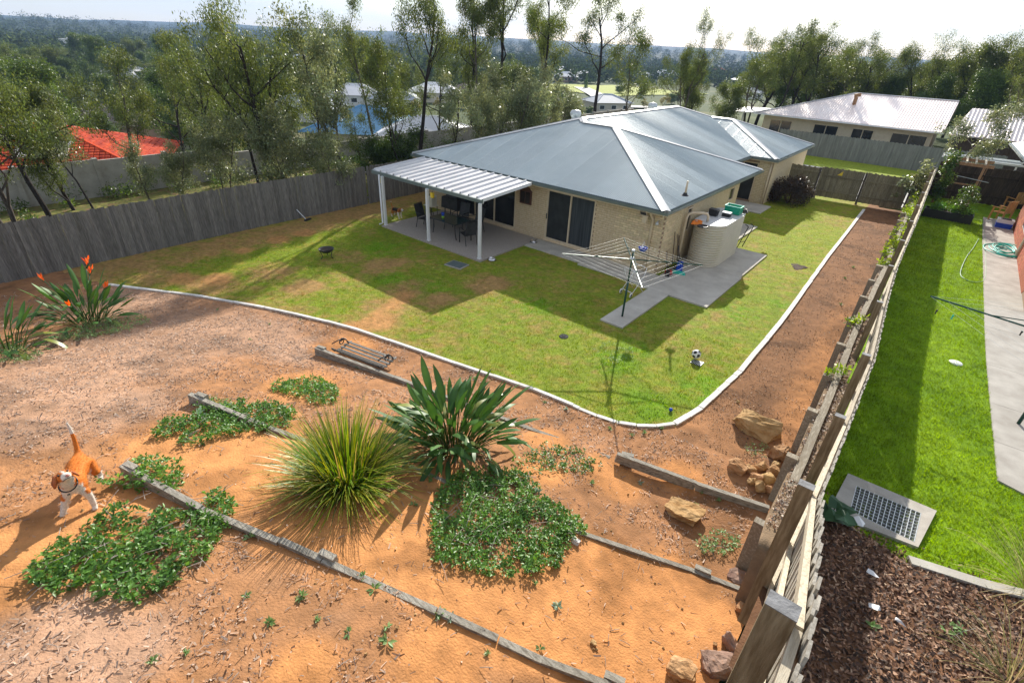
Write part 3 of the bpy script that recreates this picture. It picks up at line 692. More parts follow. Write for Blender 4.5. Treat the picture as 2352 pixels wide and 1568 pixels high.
def brick_field(axis, c, u0, u1, z1, opens, wall, limit, flip=False):
    me = MB(); me.box((0, 0, 0), (0.23, 0.10, 0.076)); bm_ = me.mesh('brick', M['brick'])
    rest = MB(); full = []
    row = 0; z = 0.045
    while z < z1 - .05:
        off = (row % 2) * 0.12; u = u0 - off
        while u < u1:
            a, b = max(u, u0), min(u + 0.23, u1)
            segs = [(a, b)]
            for o in opens:
                if z > o[2] - .03 and z < o[3] + .03:
                    ns = []
                    for s in segs:
                        if s[1] <= o[0] or s[0] >= o[1]: ns.append(s)
                        else:
                            if s[0] < o[0]: ns.append((s[0], o[0]))
                            if s[1] > o[1]: ns.append((o[1], s[1]))
                    segs = ns
            for s in segs:
                if s[1] - s[0] < .03: continue
                m_ = (s[0] + s[1]) / 2
                p = (m_, c + 0.05 - .001 * ((row * 7 + int(u * 10)) % 3), z) if axis == 'y' else (c - 0.05 + .001 * ((row * 7 + int(u * 10)) % 3), m_, z)
                if s[1] - s[0] > 0.225: full.append(p)
                else: rest.box(p, (s[1] - s[0], .1, .076) if axis == 'y' else (.1, s[1] - s[0], .076))
            u += 0.24
        z += 0.086; row += 1
    full.sort(key=lambda p: p[0] * (-1 if axis == 'y' else 0) + p[1] * (0 if axis == 'y' else 1))
    for i, p in enumerate(full):
        if i < limit: link('brick', bm_, wall, loc=p, rot=(0, 0, 0 if axis == 'y' else PI / 2))
        else: rest.box(p, (.23, .1, .076) if axis == 'y' else (.1, .23, .076))
    if rest.v:
        o = rest.build('brickwork', M['brick'], wall); o['kind'] = 'stuff'
brick_field('y', WY, -19.5, WX, 2.36, openF, wF, 200)
brick_field('x', WX, WY + 0.12, 25.1, 2.36, openR, wR, 100)
mb = MB(); mb.box2((-19.5, WY + .2, -.1), (-19.3, 39, 2.38)); mb.box2((-19.5, 38.8, -.1), (-7.3, 39, 2.38)); mb.box2((-9.2, 25.1, -.1), (WX - .21, 25.3, 2.38))
mb.box2((-9.2, 25.3, -.1), (-9.0, 31.35, 2.38)); mb.box2((-7.5, 31.56, -.1), (-7.3, 38.8, 2.38))
mb.build('back_wall', M['brick'], house)
# porch wall with security door
mb = MB(); mb.box2((-9.0, 31.35, -.1), (-8.85, 31.55, 2.38)); mb.box2((-8.02, 31.35, -.1), (-7.3, 31.55, 2.38)); mb.box2((-8.85, 31.35, 2.15), (-8.02, 31.55, 2.38)); mb.box2((-8.85, 31.35, -.1), (-8.02, 31.55, .12))
pw = mb.build('porch_wall', M['mortar'], house)
r2 = MB(); z = .045; row = 0
while z < 2.3:
    u = -8.02 + (0.0 if row % 2 else -0.0) + .005
    for (a, b) in ([(-8.01, -7.78), (-7.77, -7.54), (-7.53, -7.3)] if row % 2 else [(-8.01, -7.9), (-7.89, -7.66), (-7.65, -7.42), (-7.41, -7.3)]):
        r2.box2((a, 31.345, z - .038), (b, 31.45, z + .038))
    z += .086; row += 1
o = r2.build('brickwork', M['brick'], pw); o['kind'] = 'stuff'
dr = MB(); dr.box2((-8.85, 31.36, .12), (-8.79, 31.42, 2.15)); dr.box2((-8.08, 31.36, .12), (-8.02, 31.42, 2.15)); dr.box2((-8.79, 31.36, 2.09), (-8.08, 31.42, 2.15))
dro = dr.build('porch_door', M['cream_paint'], house); q = MB(); q.box2((-8.79, 31.38, .12), (-8.08, 31.40, 2.09)); q.build('door_panel', M['screen'], dro)

def glazed(axis, c, u0, u1, z0, z1, splits, mats_, name, handle=None):
    """aluminium frame with panels; splits = panel boundaries; the frame stands 2 cm proud"""
    fr = MB(); W = 0.055
    def bx(m, a, b, za, zb, d0, d1):
        if axis == 'y': m.box2((a, c + d0, za), (b, c + d1, zb))
        else: m.box2((c - d1, a, za), (c - d0, b, zb))
    bx(fr, u0, u0 + W, z0, z1, -.02, .1); bx(fr, u1 - W, u1, z0, z1, -.02, .1)
    bx(fr, u0 + W, u1 - W, z1 - W, z1, -.02, .1); bx(fr, u0 + W, u1 - W, z0, z0 + W, -.02, .1)
    for s in splits[1:-1]: bx(fr, s - W / 2, s + W / 2, z0 + W, z1 - W, -.015, .09)
    f = fr.build(name, M['cream_paint'], house)
    for i, (a, b) in enumerate(zip(splits[:-1], splits[1:])):
        p = MB(); a2 = a + (W if i == 0 else W / 2); b2 = b - (W if i == len(splits) - 2 else W / 2)
        d = 0.03 + 0.012 * (i % 2)
        bx(p, a2, b2, z0 + W, z1 - W, d, d + .012)
        p.build('pane', M[mats_[i]], f)
    if handle is not None:
        h = MB(); bx(h, handle - .015, handle + .015, 1.0, 1.22, -.045, -.02); h.build('handle', M['black'], f)
    return f
glazed('y', WY, -17.4, -13.75, 0.18, 2.12, [-17.4, -16.15, -14.97, -13.75], ['glass', 'glass', 'glass'], 'patio_window')
glazed('y', WY, -12.1, -9.82, 0.16, 2.2, [-12.1, -10.96, -9.82], ['screen', 'curtain'], 'sliding_door', handle=-12.07)
glazed('x', WX, 19.25, 19.75, 1.2, 2.12, [19.25, 19.75], ['glass'], 'window')
glazed('x', WX, 23.85, 24.5, 1.55, 2.15, [23.85, 24.5], ['glass'], 'window')
sl = MB(); sl.box2((-17.45, WY - .05, .10), (-13.7, WY - .002, .175)); sl.box2((-12.15, WY - .05, .08), (-9.77, WY - .002, .155)); sl.build('door_sill', M['brick'], house)

# roof
Z0, TS = 2.48, 0.318
def clip_range(poly, u):
    vs = []
    n = len(poly)
    for i in range(n):
        (a, va), (b, vb) = poly[i], poly[(i + 1) % n]
        if abs(a - b) < 1e-9:
            if abs(a - u) < 1e-6: vs += [va, vb]
            continue
        t = (u - a) / (b - a)
        if -1e-9 <= t <= 1 + 1e-9: vs.append(va + t * (vb - va))
    return (min(vs), max(vs)) if len(vs) >= 2 else None
def corr(kind, u, amp):
    if kind == 'corr': return amp * math.sin(2 * PI * u / 0.076)
    p = kind; t = (u % p)                                   # pan-and-rib sheet
    if t < .02: return amp * t / .02
    if t < .05: return amp
    if t < .07: return amp * (.07 - t) / .02
    return 0.0
def roof_face(poly, eave_o, eave_u, up_v, z0, ts, parent, m, sheet=0.762, kind='corr', amp=0.014, samples=None, name='roof_sheet', cols=None):
    """poly: XY corners; eave_o a point of the eave line, eave_u its direction, up_v the plan direction uphill"""
    eo = Vector(eave_o); eu = Vector(eave_u); uv = Vector(up_v)
    pl = [((Vector(p) - eo).dot(eu), (Vector(p) - eo).dot(uv)) for p in poly]
    umin = min(p[0] for p in pl); umax = max(p[0] for p in pl)
    nrm = Vector((-uv.x * ts, -uv.y * ts, 1)).normalized()
    def pt(u, v, h):
        b = eo + eu * u + uv * v
        return Vector((b.x, b.y, z0 + ts * v)) + nrm * h
    if cols is None: cols = [umin + i * sheet for i in range(int((umax - umin) / sheet) + 2)]
    st = 0.0095 if kind == 'corr' else None
    for a in cols:
        a, b = max(a, umin), min(a + sheet, umax)
        if b - a < .02: continue
        if kind == 'corr': us = list(np.arange(a, b, 0.0127)) + [b]
        else:
            us = {a, b}
            k0 = int(a / kind) - 1
            for k in range(k0, int(b / kind) + 2):
                for e in (0, .02, .05, .07):
                    q = k * kind + e
                    if a < q < b: us.add(q)
            us = sorted(us)
        for p in pl:
            if a < p[0] < b: us.append(p[0])
        us = sorted(us); vs, fs = [], []
        for u in us:
            r = clip_range(pl, min(max(u, umin + 1e-7), umax - 1e-7))
            if r is None: r = (0, 0)
            h = corr(kind, u, amp) + 0.012
            vs += [pt(u, r[0], h), pt(u, r[1], h)]
        for i in range(len(us) - 1): fs.append((2 * i, 2 * i + 2, 2 * i + 3, 2 * i + 1))
        k = MB(); k.add(vs, fs)
        # raised lap edge where the next sheet overlaps
        if kind == 'corr' and b < umax - .05:
            r = clip_range(pl, b)
            if r and r[1] - r[0] > .2:
                k.add([pt(b - .028, r[0], .013), pt(b - .028, r[1], .013), pt(b - .016, r[0], .028), pt(b - .016, r[1], .028), pt(b + .006, r[0], .024), pt(b + .006, r[1], .024), pt(b + .012, r[0], .002), pt(b + .012, r[1], .002)],
                      [(0, 2, 3, 1), (2, 4, 5, 3), (4, 6, 7, 5)])
        k.build(name, m, parent, smooth=(kind == 'corr'))
A1 = (-12.17, 22.17); V1 = (-13.82, 22.17); Q2 = (-14.2, 22.55); Q3 = (-14.2, 33.5); A3 = (-11.15, 35.15); V3 = (-12.55, 35.15)
L1 = (-19.9, 16.85); R1 = (-6.85, 16.85); R2 = (-6.85, 27.5); E2a = (-8.5, 27.5); E2b = (-8.5, 31.1); R3 = (-7.1, 31.1); R4 = (-7.1, 39.2); B1 = (-19.9, 39.2)
FACES = [([L1, R1, A1, V1, Q2], L1, (1, 0), (0, 1)), ([R1, R2, A1], R1, (0, 1), (-1, 0)), ([R2, E2a, V1, A1], R2, (-1, 0), (0, -1)),
         ([E2a, E2b, V3, Q3, Q2, V1], (-8.5, 27.5), (0, 1), (-1, 0)), ([E2b, R3, A3, V3], E2b, (1, 0), (0, 1)), ([R3, R4, A3], R3, (0, 1), (-1, 0)),
         ([R4, B1, Q3, V3, A3], R4, (-1, 0), (0, -1)), ([B1, L1, Q2, Q3], B1, (0, -1), (1, 0))]
def zroof(p, face):
    return Z0 + TS * ((Vector(p) - Vector(face[1])).dot(Vector(face[3])))
rb = MB()
for f in FACES: rb.sheet([(p[0], p[1], zroof(p, f) - .012) for p in f[0]], 0.03)
roof = rb.build('roof', M['gutter'], house)
for f in FACES: roof_face(f[0], f[1], f[2], f[3], Z0, TS, roof, M['roof'])
def cap(a, b, w=0.17, dz=0.05, dr=None, m='cap', parent=None, seg=None):
    a = Vector(a); b = Vector(b); d = (b - a).normalized(); s = d.cross(Vector((0, 0, 1))).normalized()
    dr = w * 0.24 if dr is None else dr; k = MB()
    prof = [(-w, -dr), (-w * .96, -dr + .012), (-.035, 0), (-.012, .012), (.012, .012), (.035, 0), (w * .96, -dr + .012), (w, -dr)]
    vs = [p + s * x + Vector((0, 0, z + dz)) for p in (a, b) for x, z in prof]; n = len(prof)
    k.add(vs, [(i, i + 1, n + i + 1, n + i) for i in range(n - 1)])
    return k.build('ridge_cap', M[m], parent)
def z3(p, z): return (p[0], p[1], z)
ZA = Z0 + TS * 5.32; ZQ = Z0 + TS * 5.7; Z3_ = Z0 + TS * 4.05
for a, b in [(z3(R1, Z0), z3(A1, ZA)), (z3(R2, Z0), z3(A1, ZA)), (z3(A1, ZA), z3(V1, ZA)), (z3(V1, ZA), z3(Q2, ZQ)), (z3(L1, Z0), z3(Q2, ZQ)), (z3(Q2, ZQ), z3(Q3, ZQ)), (z3(Q3, ZQ), z3(V3, Z3_)), (z3(V3, Z3_), z3(A3, Z3_)), (z3(R3, Z0), z3(A3, Z3_)), (z3(R4, Z0), z3(A3, Z3_))]:
    cap(a, b, parent=roof)
# gutters, fascia and soffit
def eave(a, b, out):
    a = Vector((a[0], a[1], 0)); b = Vector((b[0], b[1], 0)); o = Vector((out[0], out[1], 0)); k = MB()
    prof = [(0.0, -.02), (0.0, -.115), (.11, -.115), (.125, -.02), (.118, -.012), (.105, -.02), (.10, -.10), (.012, -.10)]
    vs = [p + o * (x - .01) + Vector((0, 0, Z0 + z)) for p in (a, b) for x, z in prof]; n = len(prof)
    k.add(vs, [(i, i + 1, n + i + 1, n + i) for i in range(n - 1)] + [tuple(range(n)), tuple(range(2 * n - 1, n - 1, -1))])
    k.build('gutter', M['gutter'], house)
    f = MB(); f.beam(a - o * .025 + Vector((0, 0, Z0 - .10)), b - o * .025 + Vector((0, 0, Z0 - .10)), 0.02, 0.18); f.build('fascia', M['cream_paint'], house)
eave((-19.9, 16.85), (-6.75, 16.85), (0, -1)); eave((-6.85, 16.75), (-6.85, 27.6), (1, 0)); eave((-8.5, 27.5), (-8.5, 31.1), (1, 0)); eave((-8.5, 31.1), (-7.0, 31.1), (0, -1)); eave((-7.1, 31.0), (-7.1, 39.3), (1, 0)); eave((-19.9, 39.2), (-19.9, 16.85), (-1, 0))
sf = MB(); sf.box2((-19.85, 16.9, 2.37), (-6.9, 17.24, 2.39)); sf.box2((-7.0, 17.24, 2.37), (-6.9, 27.4, 2.39)); sf.box2((-9.0, 25.3, 2.37), (-8.55, 31.15, 2.39)); sf.box2((-8.54, 25.3, 2.371), (-7.0, 27.4, 2.391)); sf.box2((-8.5, 31.13, 2.37), (-7.12, 31.34, 2.39)); sf.box2((-7.3, 31.34, 2.37), (-7.12, 39.1, 2.39))
sf.build('soffit', M['cream_paint'], house)
# roof vent pipe, downpipe with rain head, flood light
vp = P(1575, 440, 3.0); k = MB(); k.lathe([(.15, 0), (.09, .03), (.055, .10)], (vp.x, vp.y, 2.86), 14); kk = k.build('pipe_flashing', M['black'], house, True)
k = MB(); k.tube([(vp.x, vp.y, 2.88), (vp.x, vp.y, 3.36)], .035, 12); k.build('vent_pipe', M['cream_paint'], house, True)
k = MB(); k.tube([(-7.42, 16.88, 2.34), (-7.42, 16.95, 2.22), (-7.42, 17.15, 2.06), (-7.42, 17.19, 1.95), (-7.42, 17.19, .08)], .047, 10)
k.tube([(-7.42, 17.19, .25), (-7.42, 17.19, .29)], .056, 10); k.build('downpipe', M['cream_paint'], house, True)
k = MB(); k.box((-7.62, 16.98, 2.02), (.16, .14, .22)); k.box((-7.62, 16.98, 2.15), (.22, .18, .05)); k.build('rain_head', M['cream_paint'], house)
k = MB(); k.box((-7.7, 16.93, 2.26), (.26, .05, .2), Euler((.5, 0, 0)).to_matrix()); k.box((-7.7, 17.08, 2.28), (.05, .3, .05)); fl = k.build('flood_light', M['cream_paint'], house)
k = MB(); k.box((-7.7, 16.902, 2.25), (.22, .012, .16), Euler((.5, 0, 0)).to_matrix()); k.build('lamp_glass', M['glass'], fl)
k = MB(); k.lathe([(.03, .1), (.06, .06), (.075, 0)], (-7.2, 17.1, 1.9), 12, True); k.tube([(-7.2, 17.25, 2.02), (-7.2, 17.1, 2.0)], .02); k.build('spot_light', M['galv'], house, True)
k = MB(); k.tube([(-7.36, 31.3, 2.3), (-7.36, 31.3, .1)], .045, 8); k.build('downpipe', M['cream_paint'], house, True)
# arched dark plaque on the wall
k = MB(); zs = [(-13.5, 1.38), (-12.9, 1.38), (-12.9, 1.93)] + [(-13.2 + .3 * math.cos(t) * .75, 1.95 + .16 * math.sin(t)) for t in np.linspace(.2, PI - .2, 9)] + [(-13.5, 1.93)]
n = len(zs); k.add([(x, WY - .07, z) for x, z in zs] + [(x, WY - .002, z) for x, z in zs], [tuple(range(n)), tuple(range(2 * n - 1, n - 1, -1))] + [((i + 1) % n, i, n + i, n + (i + 1) % n) for i in range(n)])
pq = k.build('wall_plaque', M['dark_wood']); tag(pq, 'dark brown arched wooden cabinet hung on the brick wall between the two glass doors', 'wall cabinet')
k = MB(); k.box2((-13.44, WY - .082, 1.44), (-12.96, WY - .071, 1.9)); k.build('cabinet_door', M['bark_dark'], pq)
k = MB(); k.box2((-13.215, WY - .09, 1.44), (-13.185, WY - .083, 1.9)); k.build('door_gap', M['dark_wood'], pq)

# ------------------------------------------------------------------ patio cover
pc = thing('patio_cover', 'white ribbed steel patio cover on three white posts against the back wall', 'patio cover', (-15.5, 13.7, 0))
ts_p = (2.44 - 2.27) / 2.9
roof_face([(-18.9, 13.82), (-12.55, 13.82), (-12.55, 16.72), (-18.9, 16.72)], (-18.9, 13.82), (1, 0), (0, 1), 2.27, ts_p, pc, M['white_steel'], sheet=0.86, kind=0.43, amp=0.065)
k = MB(); k.beam((-18.92, 13.76, 2.22), (-12.53, 13.76, 2.22), .10, .13); k.build('gutter', M['gutter'], pc)
k = MB(); k.beam((-18.85, 13.9, 2.175), (-12.6, 13.9, 2.175), .06, .14); k.build('beam', M['white_paint'], pc)
k = MB(); k.beam((-12.56, 13.8, 2.25), (-12.56, 16.7, 2.41), .03, .12); k.build('barge_strip', M['white_paint'], pc)
k = MB(); k.beam((-18.89, 13.8, 2.25), (-18.89, 16.7, 2.41), .03, .12); k.build('barge_strip', M['white_paint'], pc)
for xx in (-18.15, -15.38, -12.55):
    k = MB(); k.box2((xx - .05, 13.62, .06), (xx + .05, 13.72, 2.16)); k.box2((xx - .07, 13.60, .06), (xx + .07, 13.74, .075)); k.build('post', M['white_paint'], pc)
k = MB(); k.tube([(-18.32, 13.64, 2.2), (-18.32, 13.64, .12), (-18.4, 13.5, .08)], .04, 8); k.build('downpipe', M['white_paint'], pc, True)
for xx in (-14.2, -16.6):
    k = MB(); k.beam((xx, 13.9, 2.2), (xx, 16.7, 2.36), .05, .08); k.build('rafter', M['white_paint'], pc)

# ------------------------------------------------------------------ fences
def paling_mesh(name, h, m, w=0.1, t=0.014):
    k = MB(); k.box((0, 0, h / 2), (w - .001, t, h)); return k.mesh(name, m)
# left boundary
lf = thing('paling_fence', 'long weathered grey timber paling fence along the left side of the yard', 'fence', (-21.6, 10, 0))
pm = [paling_mesh('paling', h, M['grey_paling'], w) for h, w in ((1.80, .1), (1.81, .1), (1.785, .1))]
y = -3.0; i = 0; rest = MB()
while y < 37.5:
    dx = -21.6 + (.009 if i % 2 else 0) + .03 * math.sin(y * .5)
    if y < 25 and not (15.28 < y < 15.33): link('paling', pm[i % 3], lf, loc=(dx, y, random.uniform(-.015, .015)), rot=(random.uniform(-.002, .002), random.uniform(-.005, .005), PI / 2 + random.uniform(-.025, .025)))
    elif y >= 25: rest.box((dx, y, .9), (.014, .094, 1.8))
    y += 0.1; i += 1
o = rest.build('paling_run', M['grey_paling'], lf); o['kind'] = 'stuff'
for z in (.3, 1.5):
    k = MB(); k.beam((-21.66, -3, z), (-21.66, 37, z), .04, .07); k.build('rail', M['grey_paling'], lf)
for yy_ in np.arange(-2, 37, 2.4):
    k = MB(); k.box2((-21.78, yy_, -.2), (-21.68, yy_ + .1, 1.7)); k.build('post', M['grey_paling'], lf)
# right boundary fence
rf = thing('paling_fence', 'pale pine paling fence on square posts running along the right side above the retaining wall', 'fence', (0, 12, .6))
pmr = [paling_mesh('paling', h, M['pine_v'], .1, .016) for h in (1.78, 1.80, 1.79)]
y = 0.0; i = 0; rest = MB()
while y < 36.3:
    xx = float(fence_x(y)) + .135 + random.uniform(-.006, .006) + (.012 if i % 2 else 0); zt = float(fence_z(y)) + random.uniform(-.02, .02) + .02 - (.05 if 1.6 < y < 5 else 0) * (i % 3 == 0)
    sl = math.atan2(float(fence_z(y + .3) - fence_z(y - .3)), .6) * 0
    tz = math.atan2(float(fence_x(y + .3) - fence_x(y - .3)), .6)
    if i < 298: link('paling', pmr[i % 3], rf, loc=(xx, y, zt - 1.8), rot=(0, 0, PI / 2 - tz + random.uniform(-.03, .03)))
    else: rest.box((xx, y, zt - .9), (.016, .094, 1.8))
    y += 0.1; i += 1
o = rest.build('paling_run', M['pine_v'], rf); o['kind'] = 'stuff'
for j, (px_, py_, pz_) in enumerate(FPOST):
    k = MB(); w = .145 if j < 5 else .125
    k.box((px_, py_, pz_ - 1.15), (w, .095, 2.3)); po_ = k.build('post', M['post'], rf); k = MB(); k.box((px_, py_, pz_ + .003), (w + .002, .097, .006)); k.build('end_grain', M['end_grain'], po_)
for (a, b) in zip(FPOST[:-1], FPOST[1:]):
    for dz in (-.13, -.85, -1.5):
        va = Vector((a[0] + .095, a[1] + .004, a[2] + dz)); vb = Vector((b[0] + .095, b[1] - .004, b[2] + dz))
        k = MB(); k.beam(va, vb, .042, .085); k.build('rail', M['pine'], rf)
# boards closing the drop under the palings on the steep near part
for (a, b) in zip(FPOST[:2], FPOST[1:3]):
    k = MB(); za, zb = a[2] - 1.7, b[2] - 1.7
    k.sheet([(a[0] + .12, a[1], -.2), (b[0] + .12, b[1], -.2), (b[0] + .12, b[1], zb), (a[0] + .12, a[1], za)], .03); k.build('plinth_board', M['post'], rf)
k = MB(); k.sheet([(.14, 4.94, -.2), (.19, 7.2, -.2), (.19, 7.2, 1.2), (.14, 4.94, 1.85)], .03); k.build('plinth_board', M['post'], rf)
# retaining wall
rcap = MB(); rcap.box((0, 0, 0), (.192, .132, .006)); rcm = rcap.mesh('end_grain', M['pine'])
rw = thing('retaining_wall', 'weathered sleeper retaining wall with stout posts below the right fence', 'retaining wall', (-.7, 18, 0))
rmesh = MB(); rmesh.box((0, 0, 0), (.19, .13, 1.5)); rme = rmesh.mesh('post', M['sleeper'])
for (x, y) in RPOST: link('post', rme, rw, loc=(x + .095, y, 1.1 - .75 + random.uniform(-.015, .02)), rot=(0, 0, random.uniform(-.05, .05)))
for (a, b) in zip(RPOST[:-1], RPOST[1:]):
    for lv_ in range(5):
        z = 1.06 - .1 - lv_ * .205; jx = random.uniform(-.008, .008)
        k = MB(); k.beam((a[0] + .2 + .07 + jx, a[1] + .004, z), (b[0] + .2 + .07 + jx, b[1] - .004, z + random.uniform(-.01, .01)), .135, .2); k.build('sleeper', M['sleeper'], rw)


# back fence with double gate
def small_fence(name, label, cat, x0, y0, x1, y1, z0, h, mpal, mrail, posts, rails, limit=300, wave=0.0, gap=()):
    t = thing(name, label, cat, ((x0 + x1) / 2, (y0 + y1) / 2, z0)); d = Vector((x1 - x0, y1 - y0, 0)); L = d.length; d.normalize(); a = math.atan2(d.y, d.x)
    pmh = [paling_mesh('paling', h - z, mpal) for z in (0, .02, .035)]; n_ = int(L / .1); rest = MB()
    for i in range(n_):
        p = Vector((x0, y0, z0)) + d * (i * .1 + .05); p.z += .01 * math.sin(i * 2.3)
        if i < limit: link('paling', pmh[i % 3], t, loc=p, rot=(0, 0, a + random.uniform(-.02, .02)))
        else: rest.box(p + Vector((0, 0, h / 2)), (.094, .014, h), Matrix.Rotation(a, 3, 'Z'))
    if rest.v:
        o = rest.build('paling_run', mpal, t); o['kind'] = 'stuff'
    nrm = Vector((d.y, -d.x, 0))          # towards the camera side
    for u in posts:
        k = MB(); c = Vector((x0, y0, z0)) + d * u + nrm * .085; k.box(c + Vector((0, 0, h / 2)), (.07, .05, h + .02), Matrix.Rotation(a, 3, 'Z')); k.build('post', M['bark'] if mrail.name.startswith('brown') else mrail, t)
    for z in rails:
        k = MB(); k.beam(Vector((x0, y0, z0 + z)) + nrm * .03, Vector((x1, y1, z0 + z)) + nrm * .03, .04, .08); k.build('rail', mrail, t)
    return t
small_fence('paling_fence', 'short brown paling fence panel behind the round bush between house and gate', 'fence', -7.25, 35.6, -5.6, 35.7, .02, 1.72, M['brown_paling'], M['brown_paling'], [1.6], [.55, 1.45])
small_fence('timber_gate', 'left leaf of the brown paling double gate across the end of the lawn', 'gate', -5.52, 35.75, -3.42, 35.95, .13, 1.68, M['brown_paling'], M['brown_paling'], [2.15], [.35, 1.2])
g2 = small_fence('timber_gate', 'right leaf of the brown paling double gate nearest the retaining wall', 'gate', -3.3, 35.97, -1.15, 36.2, .13, 1.68, M['brown_paling'], M['brown_paling'], [2.2], [.35, 1.2])
for gx_, gy_ in ((-5.56, 35.72), (-3.36, 35.96)):
    k = MB(); k.box2((gx_ - .055, gy_ - .05, 0), (gx_ + .055, gy_ + .05, 1.78)); k.build('gate_post', M['brown_paling'], g2)
k = MB(); k.sheet([(-4.75, 35.72, 1.45), (-4.5, 35.74, 1.45), (-4.5, 35.74, 1.7)], .004); o = k.build('sign_plate', M['yellow']); tag(o, 'small yellow triangular plate fixed to the left gate leaf', 'sign')
small_fence('paling_fence', 'brown paling stub fence between the gate and the right fence', 'fence', -1.1, 36.22, -.5, 36.28, .3, 1.7, M['brown_paling'], M['brown_paling'], [], [.4, 1.3])
small_fence('paling_fence', 'long grey paling fence across the grass verge in front of the pale roofed house', 'fence', -12.5, 52.6, 3.2, 52.6, -.05, 1.85, M['far_paling'], M['far_paling'], [], [], limit=160)
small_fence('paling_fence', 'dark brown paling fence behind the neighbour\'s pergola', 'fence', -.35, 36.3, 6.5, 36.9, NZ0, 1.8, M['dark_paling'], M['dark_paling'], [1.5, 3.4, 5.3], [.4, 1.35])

# ------------------------------------------------------------------ sleeper edging of the terraces
def sleepers(label, pts, group='sleeper edging across the sloping bed', w=0.085, h=0.2, stubs=()):
    """pts: (px, py, height of the top above ground)"""
    ws = [G(a, b, d) for a, b, d in pts]
    t = thing('sleeper_edging', label, 'garden edging', ws[0], 0, group)
    for a, b in zip(ws[:-1], ws[1:]):
        n_ = max(1, round((b - a).length / 2.4))
        for i in range(n_):
            p, q = a.lerp(b, i / n_), a.lerp(b, (i + 1) / n_); d = (q - p).normalized(); j = Vector((random.uniform(-.012, .012), random.uniform(-.012, .012), random.uniform(-.006, .006)))
            k = MB(); k.beam(p + d * .004 + j - Vector((0, 0, h / 2)), q - d * .004 + j - Vector((0, 0, h / 2)), w, h); k.build('sleeper', M['sleeper_x'], t)
    for (sx_, sy_, sh) in stubs:
        p = G(sx_, sy_, sh); k = MB(); dirv = (ws[1] - ws[0]); a = math.atan2(dirv.y, dirv.x)
        k.box(p + Vector((0, 0, -.13)), (.24, .09, .28), Matrix.Rotation(a, 3, 'Z')); k.build('stub_post', M['sleeper_x'], t)
    return t
sleepers('weathered sleeper edge beside the fallen bench, furthest row of the bed', [(724, 797, .22), (905, 864, .10), (1170, 965, .05), (1400, 1049, .02)], stubs=[(738, 797, .235)])
sleepers('raised grey sleeper edge ending at the retaining wall', [(1417, 1040, .25), (1600, 1107, .16), (1768, 1162, .14)], stubs=[(1442, 1043, .25)])
sleepers('short sleeper edge half buried in creeper, middle row of the bed', [(434, 903, .22), (565, 958, .12), (700, 1010, .02)], stubs=[(462, 906, .23)])
sleepers('pale thin sleeper edge from the creeper to the right fence', [(940, 1068, .02), (1130, 1150, .02), (1345, 1226, .03), (1590, 1308, .03), (1726, 1360, .03)], stubs=[(1615, 1307, .07)], w=.075)
sleepers('long sleeper edge behind the brown dog, nearest row of the bed', [(278, 1066, .24), (460, 1164, .12), (640, 1238, .07), (738, 1283, .06), (1000, 1400, .05), (1140, 1465, .04), (1240, 1512, .05), (1400, 1572, .06)], stubs=[(300, 1068, .25), (752, 1273, .10), (1412, 1556, .09)])

# concrete boundary wall beyond the left fence
cw = thing('concrete_wall', 'grey rendered panel wall behind the gum trees beyond the left fence', 'wall', (-31.2, 15, 0))
for i, y in enumerate(np.arange(-8, 60, 3.0)):
    x = -31.3; zt = 1.55 - (0.35 if y > 10 else 0)
    k = MB(); k.box2((x - .06, y + .01, -1.2), (x + .06, y + 2.99, zt + .05 * math.sin(i * 1.9))); k.build('wall_panel', M['concrete'], cw)
    k = MB(); k.box2((x - .12, y - .1, -1.2), (x + .12, y + .1, zt + .1)); k.build('wall_post', M['concrete'], cw)
# ------------------------------------------------------------------ water tank
def stadium(x0, x1, y0, y1, n=14):
    r = (x1 - x0) / 2; cx = (x0 + x1) / 2; pts = []
    for k in range(n + 1):
        t = -PI + PI * k / n; pts.append((cx + r * math.cos(t), y0 + r + r * math.sin(t)))
    for k in range(n + 1):
        t = PI * k / n; pts.append((cx + r * math.cos(t), y1 - r + r * math.sin(t)))
    return pts
tk = thing('water_tank', 'cream corrugated steel water tank standing against the side wall of the brick house', 'water tank', (-6.1, 20.7, .05))
out = stadium(-6.78, -5.58, 19.2, 22.3); TC = (-6.18, 20.75); TH = 1.62
vs, fs = [], []; nst = len(out); lev = 17 * 6
for i in range(lev + 1):
    z = .05 + TH * i / lev; o_ = .022 * math.sin(2 * PI * i / 6.0)
    for (a, b) in out:
        d = Vector((a - TC[0], (b - min(max(b, 19.8), 21.7)), 0)); d = d.normalized() if d.length > 1e-4 else Vector((1, 0, 0))
        vs.append((a + d.x * o_, b + d.y * o_, z))
for i in range(lev):
    for j in range(nst): fs.append((i * nst + j, i * nst + (j + 1) % nst, (i + 1) * nst + (j + 1) % nst, (i + 1) * nst + j))
k = MB(); k.add(vs, fs); k.build('tank_wall', M['tank'], tk, True)
k = MB(); k.prism([(a * 1.0 + (a - TC[0]) * .03, b + (b - TC[1]) * .012) for a, b in out], TH + .04, TH + .075); k.build('lid', M['tank_top'], tk)
zt = TH + .075
def lid_pt(px, py): return P(px, py, zt)
k = MB(); c = lid_pt(1614, 521); k.lathe([(.2, 0), (.2, .035), (.17, .045), (.165, .01)], (c.x, c.y, zt), 20); a_ = k.build('inlet_ring', M['black'], tk, True)
k = MB(); k.lathe([(.165, .006), (.0, .012)], (c.x, c.y, zt), 20); k.build('strainer', M['dark_metal'], tk)
